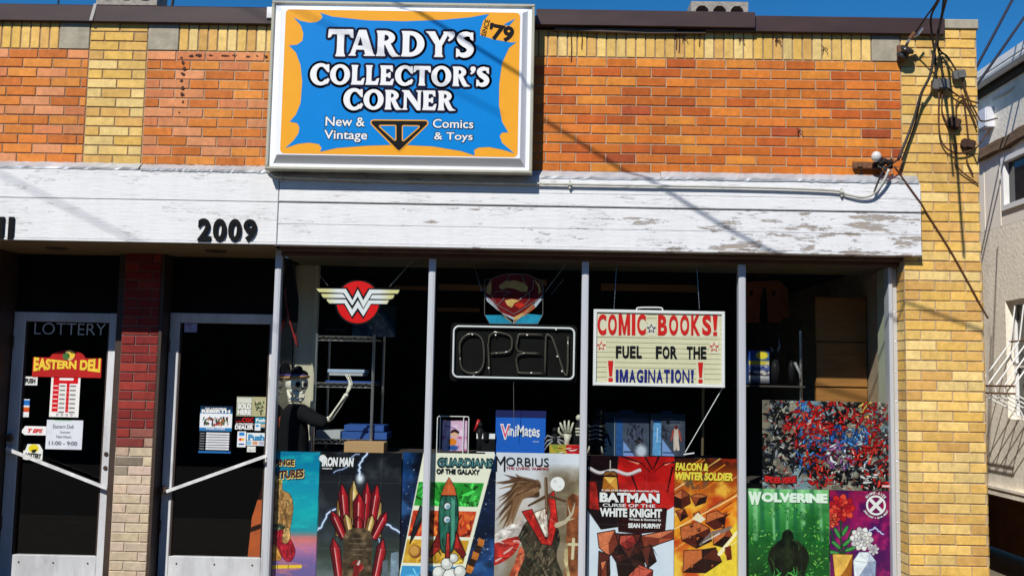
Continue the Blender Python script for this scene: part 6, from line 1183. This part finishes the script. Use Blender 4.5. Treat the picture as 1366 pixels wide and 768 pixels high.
# orange notched board at the right, added for the house reflected in the pane
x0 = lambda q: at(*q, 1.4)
w = MB(); w.prism([x0(q) for q in ((985, 430), (985, 384), (996, 376), (1040, 374), (1051, 386), (1052, 424), (1046, 423), (1040, 430))], 1.4, 1.43); nbd = thing('reflection_board', 'orange board with notched top and dark openings, added for a reflection behind the fourth mullion', 'board', at3(1018, 430, 1.4)); w.build('board', mat('orange_board', (.55, .16, .06), .6, var=.25), nbd)
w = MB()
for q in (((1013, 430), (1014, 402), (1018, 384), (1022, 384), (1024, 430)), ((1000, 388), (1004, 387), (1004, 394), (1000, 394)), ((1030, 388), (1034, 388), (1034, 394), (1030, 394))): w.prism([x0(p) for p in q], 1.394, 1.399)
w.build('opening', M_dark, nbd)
w = MB(); w.prism([x0(q) for q in ((1004, 366), (1022, 364), (1024, 369), (1008, 372))], 1.3, 1.33); tag(w.build('red_scrap', mat('dull_red_cloth', (.22, .03, .02), .8)), 'small dull red scrap hanging above the orange board', 'scrap')
t = backprint((999, 467, 1026, 511), .55, 'small yellow and blue box on the dark right hand shelf', lambda c: (c.grad([(0, (30, 60, 130)), (.3, (40, 80, 150)), (.34, (200, 180, 60)), (.42, (200, 180, 60)), (.46, (110, 120, 170)), (.6, (70, 80, 130)), (.66, (200, 200, 190)), (.74, (60, 50, 60)), (.8, (190, 190, 190)), (1, (50, 50, 60))]), c.ell(.65, .25, .3, .2, (226, 206, 60), soft=.5), c.strokes(14, (0, .6, 1, 1.4), [(30, 30, 60), (210, 200, 190)], (.1, .3), (.02, .05), (-10, 10))), 53); t.name = 'printed_box'; t['category'] = 'box'
xx = at(999, 500, .56)[0], at(1026, 500, .56)[0]; w = MB(); w.box(xx[0], xx[1], .552, .68, at(1012, 511, .55)[1], at(1012, 467, .55)[1]); w.build('carton', M_dblue, t)
rs = thing('side_shelf', 'dark shelf unit with one pale post at the left of the last pane', 'shelf', at3(1040, 620, .6)); w = MB(); w.tube([at3(1069, 640, .6), at3(1068, 441, .6)], .010, 8); w.build('post', M_chrome, rs); w = MB(); a_, z_ = at(990, 513, .6); b_, _ = at(1070, 513, .6); w.box(a_, b_, .52, .9, z_ - .012, z_); w.box(a_, b_, .52, .9, .9, .915); w.build('shelf_board', mat('dark_shelf', (.05, .04, .035), .7), rs)
figure(1056, 512, 48, .62, 0, 'slim dark figure with pale arms on the right hand shelf', [('body', [(0, 0), (0, .4), (0, .7)], [.1, .1, .06], 0), ('head', [(0, .85)], .08, 0), ('arm', [(.06, .6, -.1), (.2, .3, -.12), (.2, .1, -.12)], [.04, .04, .03], 1)], [M_black, M_grey])
figure(1034, 512, 50, .62, 0, 'dark horned figure beside the yellow and blue box', [('body', [(0, 0), (0, .4), (0, .65)], [.14, .14, .08], 0), ('head', [(0, .78)], .1, 0), ('horn', [(.05, .84), (.12, 1.0), (.1, 1.2)], [.04, .03, .01], 1), ('horn', [(-.05, .84), (-.12, .98)], [.04, .01], 1)], [M_black, M_grey])

# ------------------------------------------------------------------ skeleton prop with hat and black robe
KY = .40
sk = thing('skeleton', 'grinning skeleton prop in a black robe reaching right beside the wire shelf', 'skeleton', at3(395, 602, KY))
u_ = (DIST + KY) / F_PX
def kp(x, y, dy=0.0): return at3(x, y, KY + dy)
w = MB(); hc = kp(396, 512)
def skull(q):
    k = 1.0
    if q.z < -.2: k *= 1 - .16 * min(1, (-.2 - q.z) / .5) * (1 if q.x < .3 else .4)
    for sy_ in (-1, ):
        d = (q - Vector((.42, -.84, -.05)).normalized()).length
        if d < .36: k *= 1 - .20 * (1 - d / .36)
    d = (q - Vector((.95, -.15, -.02)).normalized()).length
    if d < .34: k *= 1 - .20 * (1 - d / .34)
    d = (q - Vector((.86, -.42, -.42)).normalized()).length
    if d < .2: k *= 1 - .16 * (1 - d / .2)
    d = (q - Vector((.66, -.62, -.46)).normalized()).length
    if d < .25: k *= 1 + .05 * (1 - d / .25)
    return k
w.ball(hc, (15 * u_, 14 * u_, 16 * u_), 22, fn=skull)
w.tube(smooth_path([kp(386, 519, -.03), kp(393, 524, -.06), kp(402, 524, -.06), kp(406, 521, -.02)], 4), [.012] * 12 + [.010], 8)
w.build('skull', M_bone, sk, smooth=True)
w = MB(); w.tube(smooth_path([kp(384, 520, -.02), kp(387, 529, -.045), kp(394, 533, -.06), kp(402, 533, -.055), kp(405, 529, -.03)], 4), [.010, .011, .013, .014, .014, .015, .015, .016, .016, .016, .016, .015, .014, .013, .012, .011, .010][:17], 8); w.build('jaw', M_bone, sk, smooth=True)
w = MB()
for i in range(7): x = 393 + i * 1.9; w.box(at(x, 527, KY - .075)[0], at(x + 1.5, 527, KY - .075)[0], KY - .080, KY - .07, at(x, 530, KY - .075)[1], at(x, 525.5, KY - .075)[1])
w.build('teeth', M_bone, sk)
w = MB()
for px, py, dy, r_ in ((397.5, 512.5, -.071, 3.5), (407, 512.5, -.045, 2.8), (403.6, 518.5, -.068, 1.6)): c3 = kp(px, py, dy); w.ball(c3, (r_ * u_, .012, r_ * u_ * 1.05), 8)
w.build('eye_socket', M_dark, sk, smooth=True)
w = MB()
for i in range(6): c3 = kp(386 + i * .7, 524 + i * 3.6, .02); w.ball(c3, (.019, .02, .012), 6)
for s_ in (0, 1, 2): w.tube(smooth_path([kp(389, 536 + s_ * 3, -.0), kp(396, 535 + s_ * 3.4, -.03), kp(402, 537 + s_ * 4, -.01)], 3), .0055, 6)
w.build('neck_bones', M_bone, sk, smooth=True)
w = MB(); prof = [(602, 20, 14), (580, 20, 14), (560, 18, 13), (548, 15, 11), (542, 10, 8), (538, 6, 5)]; ring_ = []
for py, rx, ry in prof:
    cx, _, cz = kp(392, py); ring_.append([(cx + rx * u_ * math.cos(2 * math.pi * k / 16) * (1 + .05 * math.sin(5 * k)), KY + ry * u_ * math.sin(2 * math.pi * k / 16) * (1 + .06 * math.sin(7 * k)), cz) for k in range(16)])
for a_, b_ in zip(ring_[:-1], ring_[1:]): w.idx(a_ + b_, [(k, (k + 1) % 16, 16 + (k + 1) % 16, 16 + k) for k in range(16)])
w.tube(smooth_path([kp(400, 549, -.02), kp(412, 555, -.08), kp(424, 561, -.12), kp(437, 564, -.14)], 4), [.060, .060, .058, .056, .054, .052, .05, .048, .047, .046, .045, .042, .04], 12); w.build('robe', M_cloth, sk, smooth=True)
w = MB(); ep = kp(438, 559, -.14)
w.tube([kp(426, 558, -.13), kp(432, 558.5, -.14), ep], [.012, .014, .018], 8); w.ball(ep, (.021, .02, .02), 8); w.tube(smooth_path([kp(439, 558, -.15), kp(449, 543, -.15), kp(460, 528, -.14)], 4), [.011, .009, .0075, .007, .0065, .0065, .007, .009, .012], 8); w.tube(smooth_path([kp(442, 560, -.14), kp(453, 544, -.135), kp(463, 528, -.13)], 4), .005, 6)
w.ball(kp(461.5, 527, -.14), (.018, .015, .014), 7); w.build('arm_bones', M_bone, sk, smooth=True)
w = MB()
for k, (a_, b_, c_) in enumerate((((463, 525), (468.5, 513), (464.5, 502)), ((463, 525), (470, 512), (466, 500)), ((462.5, 524), (467.5, 511), (462.5, 499)), ((462, 524), (466.5, 511), (460.5, 499.5)), ((461.5, 525), (463.5, 518), (466, 510)))):
    pts = smooth_path([kp(*a_, -.14), kp((a_[0] + b_[0]) / 2 + .6, (a_[1] + b_[1]) / 2, -.145), kp(*b_, -.15 + k * .008), kp(*c_, -.15 + k * .01)], 3); w.tube(pts, [.005, .0042, .004, .005, .004, .0035, .0045, .0035, .003, .0024], 6)
w.build('hand_bones', M_bone, sk, smooth=True)
ht = thing('hat', 'black felt hat with two round lobes, tan brim and purple band on the skull', 'hat', kp(395, 505)); w = MB()
w.ball(kp(396, 498.5, 0), (15 * u_, .075, 6.5 * u_), 12); w.ball(kp(381, 493, .0), (6.5 * u_, .02, 9.5 * u_), 10); w.ball(kp(398, 492.5, .02), (6 * u_, .02, 5 * u_), 10); w.tube([kp(386, 498, -.02), kp(382, 493, 0)], .02, 8); w.build('crown', mat('black_felt', (.008, .008, .010), .95, bump=.3, spec=.05), ht, smooth=True)
w = MB(); bx_, by_, bz_ = kp(395.5, 503); w.tube([(bx_ + 15.5 * u_ * math.cos(2 * math.pi * k / 24), by_ + .078 * math.sin(2 * math.pi * k / 24), bz_ + .006 * math.cos(2 * math.pi * k / 24)) for k in range(24)], .011, 8, closed=True); w.build('brim', mat('tan_felt', (.40, .22, .10), .9), ht, smooth=True)
w = MB(); w.tube([(bx_ + 15.0 * u_ * math.cos(R(a_)), by_ + .076 * math.sin(R(a_)), bz_ + .014) for a_ in range(190, 351, 10)], .007, 6); w.build('band', mat('purple_ribbon', (.10, .07, .30), .7), ht, smooth=True)
w = MB(); w.ball(kp(389.5, 495, -.0), (.014, .012, .016), 6); w.build('ornament', mat('olive_felt', (.14, .13, .05), .9), ht)
# black and red blade shaped thing hanging in the corner
bd = thing('hanging_ornament', 'long black leaf shaped prop with red tip hanging in the left corner', 'prop', at3(393, 462, .42)); w = MB()
q = [(389, 345), (394, 370), (398, 400), (397, 428), (394, 446), (388, 436), (382, 412), (380, 385), (384, 362)]; w.prism([at(*p, .42) for p in q], .415, .435); w.build('blade', M_black, bd)
w = MB(); w.tube(smooth_path([at3(381, 384, .41), at3(380.5, 392, .41), at3(384, 416, .41), at3(390, 440, .41), at3(396, 460, .41)], 4), .006, 6); w.tube([at3(393, 446, .42), at3(396.5, 462, .42)], [.016, .006], 8); w.build('red_edge', mat('dull_red_plastic', (.30, .03, .03), .4), bd)
w = MB(); w.prism([at(*p, .55) for p in ((372, 556), (382, 552), (386, 575), (384, 598), (374, 600), (372, 580))], .55, .57); tag(w.build('red_cloth', mat('orange_red_cloth', (.38, .05, .02), .8, var=.6, scale=18)), 'orange red cloth scrap behind the skeleton robe', 'cloth')

# ------------------------------------------------------------------ stickers and papers on the doors
DY = .646
def sticker(label, px, fn, seed, cat='sticker', name='sticker', w_=60, texts=(), group=None):
    x0, x1, z0, z1 = rect(*px, DY); t = thing(name, label, cat, ((x0 + x1) / 2, DY, z0), group)
    c = Canvas(w_, max(8, int(w_ * (z1 - z0) / (x1 - x0))), seed); fn(c); c.sheet('print', (x0, x1, z0, z1), DY, M_print, t, wave=0)
    for i, (m, items) in enumerate(texts): lettering(t, items, m, 'lettering', DY - .002 - .0006 * i)
    return t
M_cream = mat('dim_white_print', (.62, .62, .60), .5); M_yg = mat('gold_print', S(230, 196, 60), .45)
t = thing('door_lettering', 'thin white capitals spelling lottery across the top of the left door glass', 'lettering', at3(92, 447, DY)); lettering(t, [('LOTTERY', (46, 431, 141, 446.5), dict(bold=-.012))], M_cream, 'lettering', DY)
# red arched deli sign
x0, x1, z0, z1 = rect(44, 467, 136, 503, DY); t = thing('deli_sign', 'red arched sign with yellow lettering and a sandwich picture on the left door', 'sign', ((x0 + x1) / 2, DY, z0)); W_ = x1 - x0; H_ = z1 - z0; zs = z0 + H_ * .72
arch = [(x0, z0), (x1, z0), (x1, zs), (x0 + W_ * .76, zs)] + [(x0 + W_ * (.5 + .25 * math.cos(R(a_))), zs + (z1 - zs) * math.sin(R(a_))) for a_ in range(10, 171, 10)] + [(x0 + W_ * .24, zs), (x0, zs)]
w = MB(); w.prism(arch, DY - .004, DY + .004); w.build('board', mat('deli_red', S(176, 22, 20), .45), t)
w = MB(); put_text(w, 'EASTERN DELI', (x0 + .008, x1 - .008, z0 + H_ * .16, z0 + H_ * .70), DY - .006, bold=.05, warp=lambda u, v: (u, .5 + (v - .5) * (.55 + .45 * (2 * abs(u - .5)) ** 1.3) + .06)); w.build('lettering', M_yg, t)
w = MB(); w.flat(circle(x0 + W_ * .53, zs + .02, .038, 20), DY - .006, 0); w.flat(circle(x0 + W_ * .48, zs + .012, .026, 16), DY - .007, 1); w.flat(circle(x0 + W_ * .56, zs + .022, .024, 16), DY - .007, 2); w.build('sandwich_picture', [mat('bun_print', S(226, 190, 110), .5), mat('green_print', S(60, 110, 50), .5), M_yg], t)
sticker('small white push sticker at the left edge of the deli door', (31, 502, 50, 513.5), lambda c: c.fill((226, 226, 222)), 61, texts=((M_ink, [('PUSH', (33.5, 504.5, 47, 511), dict(bold=.05))]),))
def f_price(c):
    A = c.A; c.fill((236, 236, 232)); c.poly([(.08, .03), (.92, .03), (.92, .24), (.08, .24)], (206, 26, 34)); c.poly([(.28, .05), (.76, .05), (.76, .13), (.28, .13)], (240, 236, 232)); c.poly([(.08, .24), (.28, .24), (.28, A - .16), (.08, A - .16)], (206, 26, 34)); c.poly([(.54, .24), (.64, .24), (.64, A - .16), (.54, A - .16)], (206, 26, 34))
    for i in range(7):
        y = .32 + i * .145; c.line([(.11, y), (.24, y)], .018, (240, 220, 220), soft=.02); c.line([(.33, y), (.48, y)], .02, (70, 66, 70), .9, soft=.03); c.line([(.68, y), (.84, y)], .02, (70, 66, 70), .9, soft=.03); c.line([(.3, y + .07), (.92, y + .07)], .006, (190, 190, 190))
    for i in range(4): c.ell(.28 + i * .16, A - .08, .035, .04, (60, 60, 66)); c.ell(.28 + i * .16, A - .08, .02, .025, (236, 236, 236))
sticker('red and white opening times card in the middle of the deli door', (67, 502, 106, 556), f_price, 62, 'notice', 'notice')
sticker('white paper notice with opening hours under the red and white card', (61.5, 560, 110, 599), lambda c: (c.fill((218, 222, 230)), c.clouds((200, 206, 220), .5, .7, 3, .6), c.poly([(.2, 0), (.68, 0), (.66, .03), (.22, .03)], (150, 200, 160))), 63, 'notice', 'notice', texts=((mat('grey_print', (.16, .16, .18), .5), [('Eastern Deli', (71, 566, 98, 571)), ('Summer', (80, 574.5, 94, 577.5)), ('New Hours', (75, 580, 95, 584)), ('11:00 - 9:00', (65, 588, 103, 593.5), dict(bold=.02))]),))
sticker('tall card sticker in blue, orange and white on the deli door edge', (28, 532, 39, 556), lambda c: c.grad([(0, (230, 232, 236)), (.05, (230, 232, 236)), (.06, (40, 110, 190)), (.34, (40, 110, 190)), (.36, (230, 232, 236)), (.44, (230, 232, 236)), (.45, (210, 110, 40)), (.7, (200, 60, 40)), (.72, (230, 232, 236)), (1, (220, 226, 224))]), 64)
x0, x1, z0, z1 = rect(28, 568, 62, 580, DY); t = thing('sticker', 'white pointed sticker with red slanted letters on the deli door', 'sticker', ((x0 + x1) / 2, DY, z0)); w = MB(); zm = (z0 + z1) / 2; w.prism([(x0, zm - .01), (x0 + .03, z0), (x1, z0), (x1, z1), (x0 + .03, z1)], DY - .002, DY + .001); w.build('backing', M_white, t); lettering(t, [('T EPS', (37, 571.5, 57, 577), dict(bold=.05, shear=.3))], M_red, 'lettering', DY - .004)
sticker('torn white and yellow lottery sticker just above the left push bar', (31, 592, 57, 613), lambda c: (c.fill((230, 232, 226)), c.poly([(0, 0), (.2, 0), (.1, .3), (0, .34)], (14, 14, 14)), c.ell(.52, .22, .26, .2, (226, 206, 40), soft=.2), c.poly([(.4, .3), (.7, .24), (.62, .42), (.48, .44)], (30, 28, 24)), c.poly([(.8, 0), (1, 0), (1, .3)], (14, 14, 14))), 65, texts=((M_ink, [('LOTTERY', (34, 604, 55, 611), dict(bold=.05, warp=lambda u, v: (u, v - .2 * u + .1)))]),))
# right door
sticker('small lilac sticker in the top left corner of the right door glass', (246, 431, 263, 443), lambda c: (c.fill((176, 170, 206)), c.strokes(8, (.1, .1, .9, c.A - .1), [(120, 112, 160), (206, 200, 226)], (.2, .4), (.02, .04), (-10, 10))), 66)
def f_reb(c):
    A = c.A; c.grad([(0, (16, 30, 50)), (.08, (24, 60, 90)), (.16, (40, 110, 160)), (.17, (228, 232, 236)), (.46, (228, 232, 236)), (.47, (50, 120, 180)), (.53, (50, 120, 180)), (.54, (14, 14, 18)), (1, (14, 14, 18))]); c.strokes(60, (.12, .34, .88, .56), [(30, 30, 34), (40, 90, 50), (150, 40, 40), (60, 60, 70), (170, 120, 60)], (.05, .12), (.012, .028), (60, 120))
    for i in range(7): y = A * (.565 + i * .054); c.poly([(.22, y), (.93, y), (.93, y + A * .040), (.22, y + A * .040)], (226, 228, 232)); c.line([(.04, y + .03), (.16, y + .03)], .014, (170, 172, 180), .8, soft=.02); c.line([(.30, y + .03), (.85, y + .03)], .006, (140, 140, 150), .6, soft=.02)
    c.poly([(0, A * .955), (1, A * .955), (1, A), (0, A)], (40, 104, 170))
sticker('tall blue and white poster with a list of white strips on the right door', (266, 541, 309, 604), f_reb, 67, 'notice', 'notice', 80, ((M_white, [('DC UNIVERSE', (274, 543.5, 302, 546), dict(bold=.03)), ('REBIRTH', (269, 546, 307, 550.5), dict(bold=.05)), ('STORE HOURS', (275, 570.5, 300, 573), dict(bold=.02))]),))
sticker('pale green sold here sticker, topmost on the right door', (315.5, 529, 356.5, 555), lambda c: (c.fill((150, 156, 132)), c.poly([(.02, .04), (.48, .04), (.48, .2), (.02, .2)], (206, 208, 196)), c.poly([(.52, .0), (1, 0), (1, c.A), (.52, c.A)], (172, 170, 130)), c.strokes(26, (.6, .12, .95, .55), [(40, 70, 50), (90, 110, 80), (200, 196, 160), (60, 52, 40)], (.05, .12), (.012, .025))), 68, texts=((M_white, [('SOLD', (317, 538, 335, 545), dict(bold=.05)), ('HERE', (317, 546, 335, 553), dict(bold=.05))]),))
sticker('black authorized dealer sticker with red letters on the right door', (313, 556, 339, 573), lambda c: c.fill((18, 14, 16)), 69, texts=((M_red, [('CGC', (323, 557, 338, 562.5), dict(bold=.02)), ('certified', (314.5, 560.5, 322.5, 562.5))]), (M_white, [('AUTHORIZED', (314, 564, 338, 566.8), dict(bold=.04)), ('DEALER', (313.5, 567, 338, 572.5), dict(bold=.05))])))
M_tl = mat('sticker_blue', S(40, 130, 180), .45)
sticker('small teal push sticker with a white card under it, upper right on the right door', (340, 556.5, 355.5, 574), lambda c: (c.fill((60, 150, 180)), c.poly([(0, .5), (.5, .5), (.5, 1.2), (0, 1.2)], (220, 226, 230)), c.poly([(.55, .55), (.95, .55), (.95, .8), (.55, .8)], (206, 170, 140)), c.poly([(.5, .85), (1, .85), (1, 1.3), (.5, 1.3)], (20, 20, 22)), c.ell(.22, .7, .14, .1, (80, 150, 200), soft=.4)), 70, texts=((M_white, [('Push', (341.5, 558, 354, 562.5), dict(bold=.04))]),))
sticker('white payment card sticker column, lower left of the right door group', (316.5, 575, 328, 596), lambda c: (c.fill((224, 228, 232)), c.poly([(.2, .12), (.8, .12), (.8, .5), (.2, .5)], (50, 130, 200)), c.ell(.38, .92, .2, .16, (206, 50, 40)), c.ell(.64, .92, .2, .16, (236, 170, 50)), c.line([(.25, 1.45), (.75, 1.45)], .08, (60, 70, 140))), 71)
sticker('large white push sticker with blue letters on the right door', (329, 577, 354, 594), lambda c: (c.fill((222, 228, 230)), c.poly([(.02, .44), (.26, .44), (.26, .62), (.02, .62)], (120, 180, 210)), c.poly([(.32, .44), (.60, .44), (.60, .62), (.32, .62)], (210, 150, 120)), c.poly([(.66, .44), (.96, .44), (.96, .62), (.66, .62)], (170, 170, 190)), c.line([(0, .40), (1, .40)], .012, (160, 150, 130))), 72, texts=((M_tl, [('Push', (331, 579, 352.5, 587), dict(bold=.05))]),))
sticker('tiny white sticker under the large push sticker on the right door', (329.5, 595, 341, 602.5), lambda c: (c.fill((220, 222, 216)), c.strokes(6, (.1, .2, .9, .5), [(150, 150, 150)], (.2, .4), (.02, .03), (-10, 10))), 73)
w = MB(); w.prism([at(*q, 1.0) for q in ((330, 745), (336, 690), (352, 640), (364, 640), (362, 745))], 1.0, 1.03); tag(w.build('caution_sign', mat('orange_plastic_sign', (.50, .10, .02), .5, var=.3, scale=7)), 'orange leaning plastic sign behind the right door glass', 'floor sign')
